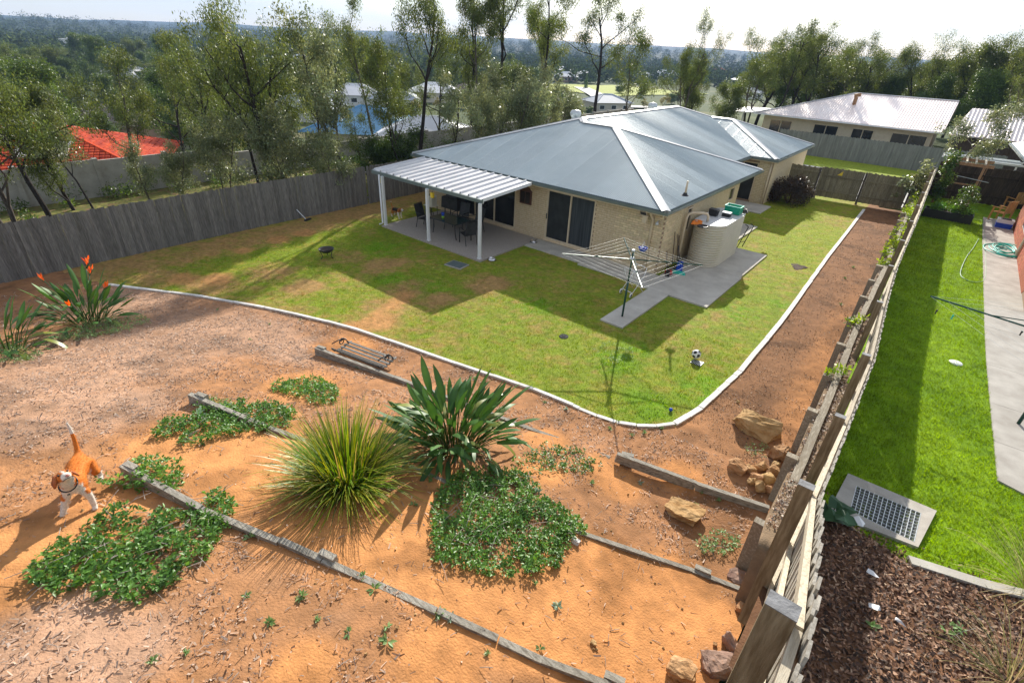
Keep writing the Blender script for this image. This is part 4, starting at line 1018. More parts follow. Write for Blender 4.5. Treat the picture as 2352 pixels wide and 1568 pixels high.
pipe = MB(); pipe.tube([(-6.87, 18.95, .06), (-6.87, 18.95, 1.85), (-6.85, 19.0, 1.97), (-6.78, 19.12, 2.02), (-6.45, 19.45, 2.02), (-6.33, 19.55, 1.98), (-6.29, 19.6, 1.88), (-6.29, 19.6, zt + .02)], .05, 10)
pipe.build('inlet_pipe', M['cream_paint'], tk, True)
k = MB(); k.tube([(-6.95, 19.2, zt - .1), (-6.9, 19.1, zt + .18), (-6.86, 19.1, zt + .2), (-6.86, 19.1, zt + .12)], .012, 6); k.build('overflow_hook', M['dark_metal'], tk)
c = lid_pt(1638, 495); t_ = thing('plastic_bucket', 'black square bucket standing on top of the water tank', 'bucket', c)
k = MB(); k.box(c + Vector((0, 0, .12)), (.3, .24, .24), taper=1.12); k.build('bucket_body', M['black'], t_); k = MB(); k.box(c + Vector((0, 0, .25)), (.35, .29, .025)); k.build('rim', M['dark_metal'], t_)
c = lid_pt(1668, 497); t_ = thing('tool_box', 'small black box with pale lid on the water tank beside the green crate', 'box', c)
k = MB(); k.box(c + Vector((0, 0, .07)), (.3, .22, .14)); k.build('box_body', M['black'], t_); k = MB(); k.box(c + Vector((0, 0, .155)), (.32, .24, .03)); k.build('box_lid', M['white'], t_)
c = lid_pt(1683, 490); t_ = thing('plastic_crate', 'bright green plastic crate on the far end of the water tank', 'crate', c)
k = MB()
for (dx, dy, sx_, sy_) in ((0, -.2, .6, .02), (0, .2, .6, .02), (-.29, 0, .02, .38), (.29, 0, .02, .38)): k.box(c + Vector((dx, dy, .16)), (sx_, sy_, .28))
k.box(c + Vector((0, 0, .02)), (.56, .38, .02)); k.build('crate_body', M['crate_green'], t_)
k = MB()
for (dx, dy, sx_, sy_) in ((0, -.21, .64, .03), (0, .21, .64, .03), (-.305, 0, .03, .39), (.305, 0, .03, .39)): k.box(c + Vector((dx, dy, .305)), (sx_, sy_, .03))
k.build('crate_rim', M['teal'], t_)
c = lid_pt(1600, 515); k = MB(); k.box(c + Vector((0, 0, .05)), (.42, .12, .10), Matrix.Rotation(.7, 3, 'Z'), .7); k.box(c + Vector((.08, .08, .1)), (.16, .07, .06), Matrix.Rotation(.7, 3, 'Z'))
k.tube([c + Vector((-.15, -.12, .08)), c + Vector((-.05, -.05, .16)), c + Vector((.1, .08, .15))], .018, 6); tag(k.build('garden_blower', M['orange']), 'orange plastic tool lying on the near end of the water tank', 'garden tool')
c = lid_pt(1700, 487)
k = MB()
for j in range(4):
    k.tube([c + Vector((.3 * math.cos(t) * (1 - .08 * j), .2 * math.sin(t) * (1 - .08 * j), .03 + .035 * j)) for t in np.linspace(0, 2 * PI, 25)], .017, 6)
tag(k.build('coiled_hose', M['black'], None, True), 'black coiled hose at the far end of the water tank', 'hose')
# tools leaning in the corner by the tank
def tool(name, label, a, b, r, head, m='bark'):
    t = thing(name, label, 'garden tool', a); k = MB(); k.tube([a, b], r, 7); k.build('handle', M[m], t); head(t, Vector(a)); return t
def rake_head(t, a):
    k = MB(); k.box(a + Vector((0, -.02, .05)), (.38, .03, .04))
    for i in range(9): k.tube([a + Vector((-.17 + i * .042, -.03, .05)), a + Vector((-.17 + i * .042, -.05, .0))], .006, 4)
    k.build('head', M['dark_metal'], t)
def broom_head(t, a): k = MB(); k.box(a + Vector((0, 0, .06)), (.34, .06, .10), taper=.8); k.build('head', M['dark_metal'], t)
def spade_head(t, a): k = MB(); k.box(a + Vector((0, 0, .12)), (.18, .02, .26), taper=.85); k.build('head', M['dark_metal'], t)
tool('garden_rake', 'tall dark rake leaning on the brick wall left of the tank pipe', (-6.72, 18.15, .06), (-6.93, 18.25, 1.45), .016, rake_head)
tool('broom', 'dark broom leaning on the brick wall between the rake and the tank pipe', (-6.6, 18.4, .06), (-6.92, 18.55, 1.3), .015, broom_head, 'bark_dark')
tool('shovel', 'dark shovel leaning on the brick wall nearest the tank pipe', (-6.68, 18.68, .06), (-6.93, 18.74, 1.2), .016, spade_head, 'bark')
tool('garden_hoe', 'short handled rusty spade leaning at the brick corner', (-6.55, 17.35, .06), (-6.72, 17.3, 1.0), .018, spade_head, 'bark')
t_ = thing('grass_trimmer', 'teal and blue electric grass trimmer lying by the corner tools', 'grass trimmer', (-6.4, 17.95, .05))
k = MB(); k.box((-6.35, 17.92, .1), (.5, .14, .1), Matrix.Rotation(.2, 3, 'Z'), .8); k.build('guard', M['teal'], t_)
k = MB(); k.box((-6.42, 18.1, .25), (.2, .2, .4), taper=.8); k.build('motor', M['blue'], t_)
k = MB(); k.tube([(-6.42, 18.1, .42), (-6.7, 18.2, 1.0)], .018, 7); k.build('shaft', M['dark_metal'], t_)
k = MB(); k.lathe([(.13, 0), (.15, .1), (.11, .14)], (-6.62, 17.62, .05), 12, True); tag(k.build('flower_pot', M['red'], None, True), 'dull red round pot on the concrete by the house corner', 'pot')
t_ = thing('folded_frame', 'bent tubular metal frame leaning on the far end of the water tank', 'metal frame', (-5.75, 22.7, .05))
for dx in (0, .3):
    k = MB(); k.tube([(-5.75 + dx * .4, 22.6 + dx, .06), (-5.62 + dx * .4, 23.0 + dx, .9), (-5.6 + dx * .4, 22.8 + dx, 1.0), (-5.72 + dx * .4, 22.85 + dx, 1.02)], .018, 7); k.build('side_tube', M['dark_metal'], t_, True)
for z in (.3, .6): k = MB(); k.tube([(-5.7, 22.66, z), (-5.58, 22.96, z)], .012, 6); k.build('cross_bar', M['dark_metal'], t_)

# ------------------------------------------------------------------ clothes hoist
def hoist(label, base, top, tips, sag=.01, nl=6):
    b = Vector(base); t = thing('clothes_hoist', label, 'clothes line', b)
    k = MB(); k.tube([b, b + Vector((0, 0, (top - b.z) * .55))], .032, 10); k.tube([b + Vector((0, 0, (top - b.z) * .5)), Vector((b.x, b.y, top))], .025, 10); k.build('mast', M['green_metal'], t, True)
    hub = Vector((b.x, b.y, top - .28)); crown = Vector((b.x, b.y, top - .02))
    k = MB(); k.tube([hub + Vector((0, 0, -.06)), hub + Vector((0, 0, .06))], .055, 10); k.tube([crown + Vector((0, 0, -.05)), crown + Vector((0, 0, .03))], .05, 10); k.build('hub', M['galv'], t, True)
    for tp in tips:
        k = MB(); k.tube([hub, tp], .017, 7); k.build('arm', M['green_metal'], t)
        k = MB(); k.tube([crown, hub.lerp(tp, .55)], .011, 6); k.build('strut', M['green_metal'], t)
    for j in range(nl):
        f = .30 + .70 * j / (nl - 1); k = MB()
        for a, c in zip(tips, tips[1:] + tips[:1]):
            p, q = hub.lerp(a, f), hub.lerp(c, f); m = (p + q) / 2 - Vector((0, 0, sag * f * 2)); k.tube([p, m, q], .0017, 4, False)
        k.build('line', M['line'], t)
    return t, hub
hb = Vector((-6.15, 13.28, .05))
tips = [P(1291, 583, 2.0), P(1475, 661, 2.02), P(1614, 609, 2.0), P(1433, 546, 2.02)]
hoist('rotary clothes hoist with dark green mast on the narrow concrete path by the house', hb, 2.2, tips)
pb = P(1476, 576, 1.72); t_ = thing('peg_basket', 'small blue wire basket of coloured pegs hanging on the clothes hoist', 'peg basket', pb)
k = MB(); k.lathe([(.1, 0), (.15, .1), (.155, .11)], pb, 12); k.build('basket', M['blue'], t_)
for i, mm in enumerate(('red', 'lime', 'white', 'yellow', 'teal', 'blue', 'white')):
    k = MB(); k.box(pb + Vector((.07 * math.cos(i * 2.1), .07 * math.sin(i * 2.1), .1 + .01 * (i % 3))), (.015, .07, .02), Matrix.Rotation(i, 3, 'Z')); k.build('peg', M[mm], t_)
k = MB(); k.tube([pb + Vector((0, .14, .1)), pb + Vector((0, 0, .3)), pb + Vector((0, -.14, .1))], .006, 5); k.build('handle', M['white'], t_)
# laundry trolley
lt = thing('laundry_trolley', 'white folding laundry trolley with two wheels standing under the clothes hoist', 'trolley', (-6.85, 14.75, .02))
wa, wb = Vector((-7.08, 14.85, .1)), Vector((-6.65, 14.75, .1))
for s_, base in ((0, wa), (1, wb)):
    k = MB(); k.tube([base, base + Vector((.10, .55, .55)), base + Vector((.12, .62, .85))], .013, 6); k.build('leg', M['white'], lt, True)
    k = MB(); k.tube([base + Vector((.12, .6, 0)), base + Vector((.02, .1, .6)), base + Vector((.0, 0, .85))], .013, 6); k.build('leg', M['white'], lt, True)
    k = MB(); k.tube([base + Vector((-.012, 0, 0)), base + Vector((.012, 0, 0))], .085, 14); wo = k.build('wheel', M['white'], lt, True)
    k = MB(); k.tube([base + Vector((-.015, 0, 0)), base + Vector((.015, 0, 0))], .05, 12); k.build('hub', M['dark_metal'], wo, True)
for (dy, dz) in ((0, .85), (.62, .85), (.3, .32), (0, .1)):
    k = MB(); k.tube([wa + Vector((.05, dy, dz - .1 + .1)), wb + Vector((.05, dy, dz))], .011, 6); k.build('cross_bar', M['white'], lt)

# ------------------------------------------------------------------ patio furniture
t_ = thing('patio_table', 'rectangular glass topped patio table with dark metal legs under the patio cover', 'table', (-15.3, 14.85, .06))
k = MB(); k.box2((-16.1, 14.35, .745), (-14.55, 15.3, .755)); gm = mat('tinted_glass', (0.03, 0.055, 0.055), (0.05, 0.085, 0.08), 3, 0.10, spec=0.7); k.build('table_top', gm, t_)
k = MB()
for a, b in (((-16.1, 14.35), (-14.55, 14.35)), ((-16.1, 15.3), (-14.55, 15.3)), ((-16.1, 14.35), (-16.1, 15.3)), ((-14.55, 14.35), (-14.55, 15.3))): k.tube([(a[0], a[1], .735), (b[0], b[1], .735)], .02, 6)
k.build('frame', M['dark_metal'], t_)
for x, y in ((-15.95, 14.5), (-14.7, 14.5), (-15.95, 15.15), (-14.7, 15.15)):
    sx_ = -1 if x < -15.3 else 1; k = MB(); k.tube([(x, y, .73), (x + .02 * sx_, y, .3), (x + .08 * sx_, y, .06)], .018, 6); k.build('leg', M['dark_metal'], t_, True)
def chair(label, loc, rz, group=None, src=None):
    if src is not None:
        c = copy_tree(src); c.location = loc; c.rotation_euler = (0, 0, rz); c['label'] = label; return c
    t = thing('patio_chair', label, 'chair', loc, rz, 'dark sling chairs on the patio')
    k = MB(); k.sheet([(-.25, -.24, .41), (.25, -.24, .43), (.25, .24, .43), (-.25, .24, .41)], .015); k.build('seat', M['cover'], t, world=False)
    k = MB(); k.sheet([(-.25, -.24, .44), (-.25, .24, .44), (-.4, .24, .98), (-.4, -.24, .98)], .015); k.build('backrest', M['cover'], t, world=False)
    for s in (-1, 1):
        k = MB(); k.tube([(.24, .27 * s, 0), (.22, .27 * s, .64), (.1, .27 * s, .66), (-.3, .27 * s, .64)], .014, 6); k.build('arm', M['dark_metal'], t, True, world=False)
        k = MB(); k.tube([(-.34, .25 * s, 0), (-.24, .25 * s, .42), (-.41, .25 * s, 1.0)], .014, 6); k.build('leg', M['dark_metal'], t, True, world=False)
        k = MB(); k.tube([(.24, .25 * s, .0), (.25, .25 * s, .43), (-.25, .25 * s, .41)], .013, 6); k.build('leg', M['dark_metal'], t, True, world=False)
    k = MB(); k.tube([(-.41, -.25, 1.0), (-.41, .25, 1.0)], .014, 6); k.build('top_bar', M['dark_metal'], t, world=False)
    return t
c0 = chair('dark sling patio chair at the left end of the glass table facing it', (-16.75, 14.75, .06), 0.15)
chair('dark sling patio chair at the right end of the glass table nearest the front post', (-14.05, 14.6, .06), PI - .35, src=c0)
chair('dark sling patio chair behind the glass table, right of the pair by the window', (-14.85, 15.85, .06), -PI / 2 - .1, src=c0)
chair('dark sling patio chair behind the glass table, left of the pair by the window', (-15.75, 15.9, .06), -PI / 2 + .15, src=c0)
c = Vector((-15.62, 14.72, .755)); t_ = thing('plastic_cup', 'blue plastic cup with lime base standing on the patio table', 'cup', c)
k = MB(); k.lathe([(.055, .07), (.075, .22)], c, 12, True); k.build('cup_body', M['blue'], t_, True); k = MB(); k.lathe([(.06, 0), (.056, .075)], c, 12, True); k.build('cup_base', M['lime'], t_, True)
t_ = thing('barbecue', 'barbecue under a black vinyl cover in the left corner of the patio', 'barbecue', (-16.9, 16.5, .06))
k = MB(); k.box((-16.85, 16.55, .8), (1.05, .55, .5), taper=.94); k.box((-16.85, 16.6, 1.15), (.8, .42, .24), taper=.6); k.build('cover', M['cover'], t_)
for x, y in ((-17.25, 16.4), (-16.45, 16.4), (-17.25, 16.75), (-16.45, 16.75)):
    k = MB(); k.tube([(x, y, .06), (x, y, .6)], .022, 6); k.build('leg', M['dark_metal'], t_)
t_ = thing('folding_side_table', 'small pale side table with a coiled cord beside the covered barbecue', 'table', (-17.75, 15.95, .06))
k = MB(); k.box((-17.7, 15.95, .62), (.55, .45, .03)); k.build('table_top', M['cream_box'], t_)
for dx in (-.22, .22):
    for dy in (-.17, .17): k = MB(); k.tube([(-17.7 + dx, 15.95 + dy, .06), (-17.7 + dx, 15.95 + dy, .61)], .014, 6); k.build('leg', M['dark_metal'], t_)
c = Vector((-17.65, 15.95, .637)); t_ = thing('cream_box', 'cream plastic box standing on the small side table by the barbecue', 'box', c)
k = MB(); k.box(c + Vector((0, 0, .2)), (.36, .3, .40), taper=.95); k.build('box_body', M['cream_box'], t_); k = MB(); k.box(c + Vector((0, 0, .42)), (.37, .31, .035)); k.build('box_lid', M['white'], t_)
for x, lb in ((-18.32, 'yellow fly trap hanging from the patio beam beside the leftmost white post'), (-15.2, 'yellow fly trap hanging from the patio beam beside the middle white post')):
    t_ = thing('fly_trap', lb, 'fly trap', (x, 13.75, 1.8)); k = MB(); k.box((x, 13.78, 1.93), (.13, .10, .2)); k.build('trap_body', M['yellow'], t_); k = MB(); k.tube([(x, 13.78, 2.03), (x, 13.86, 2.15)], .006, 5); k.build('hanger', M['dark_metal'], t_)
for c, lb in ((Vector((-12.2, 14.0, .02)), 'shiny steel pet bowl on the grass at the patio corner post'), (Vector((-12.29, 16.75, .05)), 'shiny steel pet bowl on the path by the brick wall')):
    t_ = thing('pet_bowl', lb, 'bowl', c); k = MB(); k.lathe([(.16, 0), (.13, .075), (.12, .075), (.10, .025), (0, .022)], c, 20); k.build('bowl', M['steel'], t_, True)
    k = MB(); k.lathe([(.165, .0), (.168, .012), (.155, .016)], c, 20); k.build('rubber_ring', M['black'], t_, True)
# fire bowl
c = P(752, 592); t_ = thing('fire_bowl', 'dark iron fire bowl on three curved legs standing on the lawn', 'fire pit', c)
k = MB(); k.lathe([(.02, .2), (.16, .23), (.27, .33), (.285, .36), (.27, .355), (.15, .26), (0, .24)], c, 22); k.build('bowl', M['dark_metal'], t_, True)
for i in range(3):
    a = i * 2.094 + .4; d = Vector((math.cos(a), math.sin(a), 0)); k = MB(); k.tube([c + d * .26 + Vector((0, 0, .33)), c + d * .2 + Vector((0, 0, .2)), c + d * .17 + Vector((0, 0, .08)), c + d * .25], .013, 6); k.build('leg', M['dark_metal'], t_, True)
k = MB(); k.lathe([(.2, .35), (.0, .352)], c, 14); k.build('grill', M['bark_dark'], t_)
# mattock against the left fence
t_ = thing('mattock', 'pale handled mattock lying against the foot of the left fence', 'garden tool', P(706, 507))
a, b = P(704, 505, .03), Vector((-21.5, 11.45, .45)); k = MB(); k.tube([a, b], .02, 7); k.build('handle', M['galv'], t_); k = MB(); k.box(a + Vector((.02, .05, .02)), (.12, .42, .05), Matrix.Rotation(.4, 3, 'Z'), .8); k.build('head', M['dark_metal'], t_)

# ------------------------------------------------------------------ things on the lawn
c = P(814, 0, 0) if False else Vector((-12.76, 12.66, 0.0)); t_ = thing('pit_cover', 'square grey green pit lid set in the lawn before the patio corner', 'pit cover', c)
R_ = Matrix.Rotation(.12, 3, 'Z'); k = MB(); k.box(c + Vector((0, 0, .015)), (.74, .56, .05), R_); k.build('frame', M['concrete'], t_); lidm = mat('grey_green_lid', (.085, .115, .115), (.12, .15, .145), 6, .6)
k = MB(); k.box(c + Vector((0, 0, .045)), (.66, .48, .016), R_); k.build('lid', lidm, t_)
for i in range(5): k = MB(); k.box(c + R_ @ Vector((0, -.18 + i * .09, .0565)), (.56, .012, .006), R_); k.build('rib', lidm, t_)
c = P(1295, 773); t_ = thing('lawn_drain', 'small round grey drain cap in the lawn', 'drain', c); k = MB(); k.lathe([(.14, 0), (.13, .02), (0, .02)], c, 16); k.build('cap', M['matt_black'], t_); k = MB(); k.lathe([(.06, .021), (.05, .028), (0, .028)], c, 12); k.build('plug', M['matt_black'], t_)
# football
def football(label, c, r):
    bm = bmesh.new(); bmesh.ops.create_icosphere(bm, subdivisions=4, radius=r)
    ico = bmesh.new(); bmesh.ops.create_icosphere(ico, subdivisions=1, radius=1); dirs = [v.co.normalized() for v in ico.verts]; ico.free()
    rot = Euler((.35, .5, .2)).to_matrix()
    for f in bm.faces:
        d = rot @ f.calc_center_median().normalized(); f.material_index = 1 if max(d.dot(q) for q in dirs) > math.cos(math.radians(21.5)) else 0; f.smooth = True
    me = bpy.data.meshes.new('football'); bm.to_mesh(me); bm.free(); me.materials.append(M['white']); me.materials.append(M['black'])
    return tag(link('football', me, loc=c + Vector((0, 0, r))), label, 'ball')
football('white football with black patches lying on the lawn by a small grate', P(1597, 822, .02), .125)
c = P(1601, 833); t_ = thing('drain_grate', 'small square grey drain grate in the lawn behind the football', 'drain', c); k = MB(); k.box(c + Vector((0, 0, -.02)), (.3, .26, .05)); k.build('frame', M['black'], t_)
for i in range(7): k = MB(); k.box(c + Vector((-.13 + i * .043, 0, .012)), (.018, .25, .012)); k.build('bar', M['galv'], t_)
c = P(1540, 944); k = MB(); k.lathe([(.045 * math.sin(t), .045 - .045 * math.cos(t)) for t in np.linspace(.01, PI - .01, 10)], c, 14); tag(k.build('rubber_ball', M['blue'], None, True), 'small blue rubber ball at the near corner of the lawn', 'ball')
# dug hole in the lawn
c = P(1834, 613); vs = []; n = 18
for q, (rr_, zz) in enumerate(((.27, .004), (.21, .02), (.14, .008), (0.04, .006))):
    for j in range(n): a = 2 * PI * j / n; f = 1 + .25 * math.sin(a * 3 + q) + .12 * math.sin(a * 7); vs.append((c.x + rr_ * f * math.cos(a) * 1.0, c.y + rr_ * f * math.sin(a) * 1.3, zz * (1 + .4 * math.sin(a * 2))))
k = MB(); k.add(vs, [(i * n + j, i * n + (j + 1) % n, (i + 1) * n + (j + 1) % n, (i + 1) * n + j) for i in range(3) for j in range(n)] + [tuple(3 * n + j for j in range(n))]); o = k.build('dug_earth', M['hole'], None, True); o['kind'] = 'stuff'; tag(o, 'dark scraped earth where a hole was dug in the lawn', 'earth patch')

# ------------------------------------------------------------------ fallen bench
ba, bb = G(772, 808, .04), G(884, 850, .04); ax = (bb - ba); BL = ax.length; ax.normalize(); sd = Vector((-ax.y, ax.x, 0)); upv = Vector((0, 0, 1))
t_ = thing('garden_bench', 'grey timber garden bench with iron ends tipped on its back behind the furthest sleeper', 'bench', ba)
for i in range(4):
    k = MB(); k.beam(ba + sd * (.08 + .11 * i) + upv * (.05 + .02 * i), bb + sd * (.08 + .11 * i) + upv * (.05 + .02 * i), .07, .022); k.build('back_slat', M['grey_paling'], t_)
for i in range(4):
    k = MB(); k.beam(ba - sd * (.02 + .035 * i) + upv * (.08 + .05 * i) * .7, bb - sd * (.02 + .035 * i) + upv * (.08 + .05 * i) * .7, .02, .05); k.build('seat_slat', M['grey_paling'], t_)
for e in (ba + ax * .06, bb - ax * .06):
    k = MB(); k.tube([e + sd * .5 + upv * .1, e + sd * .05 + upv * .04, e - sd * .1 + upv * .1, e - sd * .16 + upv * .2], .018, 6)
    sc = [e + sd * (.18 + .1 * math.cos(t) * (1 - t / 14)) + upv * (.24 + .1 * math.sin(t) * (1 - t / 14)) for t in np.linspace(0, 9, 24)]; k.tube(sc, .014, 6); k.tube([e + sd * .4 + upv * .1, e + sd * .3 + upv * .26, e + sd * .1 + upv * .33, e - sd * .14 + upv * .33], .016, 6)
    k.build('iron_end', M['dark_metal'], t_, True)

# ------------------------------------------------------------------ rocks
def rock(label, px, py, wpx, ratio=(1, .7, .45), seed=0, m='rock', rz=0.0, dz=0.0, nb=False, cat='rock', group=None, tilt=0.0, name='rock'):
    p = G(px, py, 0, nb); depth = float((np.array(p) - EYE) @ FW); w = wpx / FPX * depth
    rg = np.random.default_rng(seed + 100); bm = bmesh.new()
    for _ in range(22):
        d = rg.normal(size=3); d /= np.linalg.norm(d); d = np.sign(d) * np.abs(d) ** .55
        bm.verts.new(Vector((d[0] * .5 * w * ratio[0], d[1] * .5 * w * ratio[1], d[2] * .5 * w * ratio[2])) * rg.uniform(.82, 1.0))
    r = bmesh.ops.convex_hull(bm, input=bm.verts); bmesh.ops.delete(bm, geom=[g for g in r['geom_interior'] if isinstance(g, bmesh.types.BMVert)], context='VERTS')
    bmesh.ops.subdivide_edges(bm, edges=bm.edges[:], cuts=3, use_grid_fill=True)
    for v in bm.verts:
        q = v.co * (9 / w); v.co += v.co.normalized() * w * (.13 * (float(fbm(q.x * .8 + seed, q.y * .8 + q.z * .9, seed)) - .5) + .05 * (float(noise(q.x * 3.1, q.y * 3.1 + q.z * 2.7, seed)) - .5))
    me = bpy.data.meshes.new(name); bm.to_mesh(me); bm.free(); me.materials.append(M[m])
    o = link(name, me, loc=p + Vector((0, 0, w * ratio[2] * .3 + dz)), rot=(tilt, tilt * .5, rz)); return tag(o, label, cat, group)
rock('large flat ochre slab rock in the bed beside the retaining wall', 1738, 990, 118, (1, .55, .42), 1, rz=-.15)
rock('brown flat topped rock on the open soil below the raised sleeper', 1572, 1182, 100, (1, .62, .36), 2, rz=.2)
rock('squat brown rock left of the stone heap', 1692, 1078, 48, (1, .8, .65), 3)
rock('long ochre rock leaning on the retaining wall above the stone heap', 1787, 1050, 62, (1, .55, .7), 4, rz=1.1, tilt=.3)
heap = [(1722, 1085, 30), (1748, 1080, 32), (1772, 1090, 30), (1735, 1105, 32), (1760, 1108, 34), (1742, 1128, 30), (1765, 1130, 26), (1727, 1112, 26), (1778, 1078, 24)]
names = ['far left stone', 'far middle stone', 'far right stone beside the wall post', 'left middle stone', 'right middle stone', 'near left upright stone', 'near right stone', 'leftmost small stone', 'small top right stone']
for i, (a, b, w) in enumerate(heap): rock(names[i] + ' of the ochre heap at the retaining wall', a, b, w, (1, .75, .85), 10 + i, rz=i, dz=.03 * (i % 3), group='stones heaped against the retaining wall', tilt=.4)
rock('square orange rock near the foot of the nearest fence post', 1560, 1545, 76, (1, .8, .6), 21, rz=.3)
rock('flat purplish rock lying between the orange rock and the near fence post', 1650, 1532, 96, (1, .8, .4), 22, 'rock_red', rz=.6, tilt=.15)
rock('upright rust red rock against the fence behind the flat one', 1674, 1490, 56, (1, .4, 1.1), 23, 'rock_red', rz=-.5, tilt=.2)
rock('flat brown stone half sunk in soil beside the thin sleeper', 1696, 1326, 52, (1, .9, .25), 24, 'rock_red')
rock('small brown stone wedged at the second fence post', 1722, 1332, 30, (1, .8, .6), 25)
rock('bright orange block behind the last retaining wall post', 1757, 1283, 34, (1, .7, .9), 26)
rock('small orange stone alone on the bare soil', 1363, 1478, 17, (1, .8, .7), 27)
rock('pale grey stone at the right edge of the large creeper patch', 1322, 1246, 24, (1, .7, .7), 28, 'kerb')
rock('tiny ochre stone on the dark soil beside the kerb', 1695, 924, 10, (1, .8, .6), 29)
rock('crumbly brown clod against the fence foot', 1705, 1405, 36, (1, .8, .9), 30)
rock('small dark stone beside the upright one at the bottom', 1640, 1480, 14, (1, .8, .7), 31)
# bark twigs, loose small stones
sn = MB()
for i in range(260):
    a, b = random.uniform(-12, -.4), random.uniform(-1, 7.2)
    if b > float(kerb_low(a)) - .2 or (b > 6 and a > ret_x(b) - .15): continue
    z = float(yard_z(a, b)); s_ = random.uniform(.008, .03)
    sn.box((a, b, z + s_ * .3), (s_ * 1.4, s_, s_ * .8), Euler((random.random(), random.random(), random.random() * 6)).to_matrix(), .7)
o = sn.build('pebbles', M['rock']); o['kind'] = 'stuff'; tag(o, 'loose pebbles and clods scattered on the bare orange soil', 'pebbles')
sn = MB()
for i in range(420):
    a, b = random.uniform(-12, -.4), random.uniform(-1.5, 7.2)
    if b > float(kerb_low(a)) - .2 or (b > 6 and a > ret_x(b) - .3): continue
    z = float(yard_z(a, b)); t = random.uniform(0, 6.28); L_ = random.uniform(.04, .16); p = Vector((a, b, z + .015)); d = Vector((math.cos(t), math.sin(t), random.uniform(-.1, .25))) * L_
    sn.tube([p, p + d * .5 + Vector((0, 0, .01)), p + d], .004, 4, False)
o = sn.build('twigs', M['bark_pale']); o['kind'] = 'stuff'; tag(o, 'dry twigs scattered over the mulched bed', 'twigs')

# ------------------------------------------------------------------ next door
cs = [G(*S_, 0, True) for S_ in []]
def N_(px, py, dz=0.0): return G(px, py, dz, True)
oc = [N_(1945, 1090), N_(2147, 1176), N_(2103, 1256), N_(1920, 1152)]
def quad_frame(o, i, z0, z1):
    k = MB(); vs = [Vector((p.x, p.y, p.z + z1)) for p in o] + [Vector((p.x, p.y, p.z + z1)) for p in i] + [Vector((p.x, p.y, p.z + z0)) for p in o] + [Vector((p.x, p.y, p.z + z0)) for p in i]
    fs = []
    for a in range(4):
        b = (a + 1) % 4; fs += [(a, b, 4 + b, 4 + a), (b, a, 8 + a, 8 + b), (4 + a, 4 + b, 12 + b, 12 + a)]
    return k.add(vs, fs)
oc = [N_(1945, 1092), N_(2148, 1178), N_(2105, 1262), N_(1898, 1182)]
ic = [N_(1964, 1122), N_(2111, 1184), N_(2095, 1250), N_(1949, 1178)]
gt = thing('stormwater_pit', 'concrete stormwater pit with a galvanised steel grate on the neighbour\'s side of the fence', 'drain', (oc[0] + oc[2]) / 2)
quad_frame(oc, ic, -.15, .06).build('surround', M['concrete'], gt)
k = MB(); k.add([(p.x, p.y, p.z + .022) for p in ic], [(0, 3, 2, 1)]); k.build('pit_shade_sheet', M['black'], gt)  # black sheet close under the grate: the pit's shade put in as colour
upn = (ic[1] - ic[0]).cross(ic[3] - ic[0]).normalized()
for i in range(15):
    f = i / 14; a = ic[0].lerp(ic[1], f); b = ic[3].lerp(ic[2], f); k = MB(); k.beam(a + Vector((0, 0, .05)), b + Vector((0, 0, .05)), .009, .03, upn); k.build('grate_bar', M['galv'], gt)
k = MB()
for i in range(10):
    f = i / 9; a = ic[0].lerp(ic[3], f); b = ic[1].lerp(ic[2], f); k.beam(a + Vector((0, 0, .053)), b + Vector((0, 0, .053)), .006, .02, upn)
k.build('cross_rods', M['galv'], gt)
nk = thing('garden_kerb', 'grey concrete kerb between the neighbour\'s mulched bed and lush lawn', 'kerb', NB_KERB[0])
for a, b in zip(resample(NB_KERB, .9)[:-1], resample(NB_KERB, .9)[1:]):
    k = MB(); k.beam(a + Vector((0, 0, .0)), b + Vector((0, 0, .0)), .14, .12); k.build('kerb_block', M['path'], nk)
c = N_(2195, 834); k = MB(); k.lathe([(.13, 0), (.14, .015), (.12, .03), (0, .032)], c, 18); tag(k.build('flying_disc', M['white'], None, True), 'white plastic disc lying on the neighbour\'s sunny lawn', 'frisbee')
k = MB(); c = N_(1950, 1203); k.sheet([c + Vector(v) for v in ((0, 0, .03), (.16, .02, .05), (.19, .14, .02), (.07, .17, .09), (.0, .1, .06))], .002); o = k.build('plastic_bag', M['white']); tag(o, 'scrap of white plastic bag lying by the corner of the pit', 'litter')
for (a, b, lb) in ((2005, 1325, 'torn white plastic scrap in the shaded mulch near the fence'), (2008, 1400, 'crumpled pale scrap at the shadow edge in the mulch'), (2063, 1433, 'small white paper scrap in the sunlit mulch')):
    c = N_(a, b); k = MB(); k.sheet([c + Vector((random.uniform(-.05, .05) + .05 * math.cos(t), random.uniform(-.02, .02) + .035 * math.sin(t), .03 + random.uniform(0, .04))) for t in (0, 1.3, 2.5, 3.8, 5)], .002); tag(k.build('plastic_scrap', M['white']), lb, 'litter')
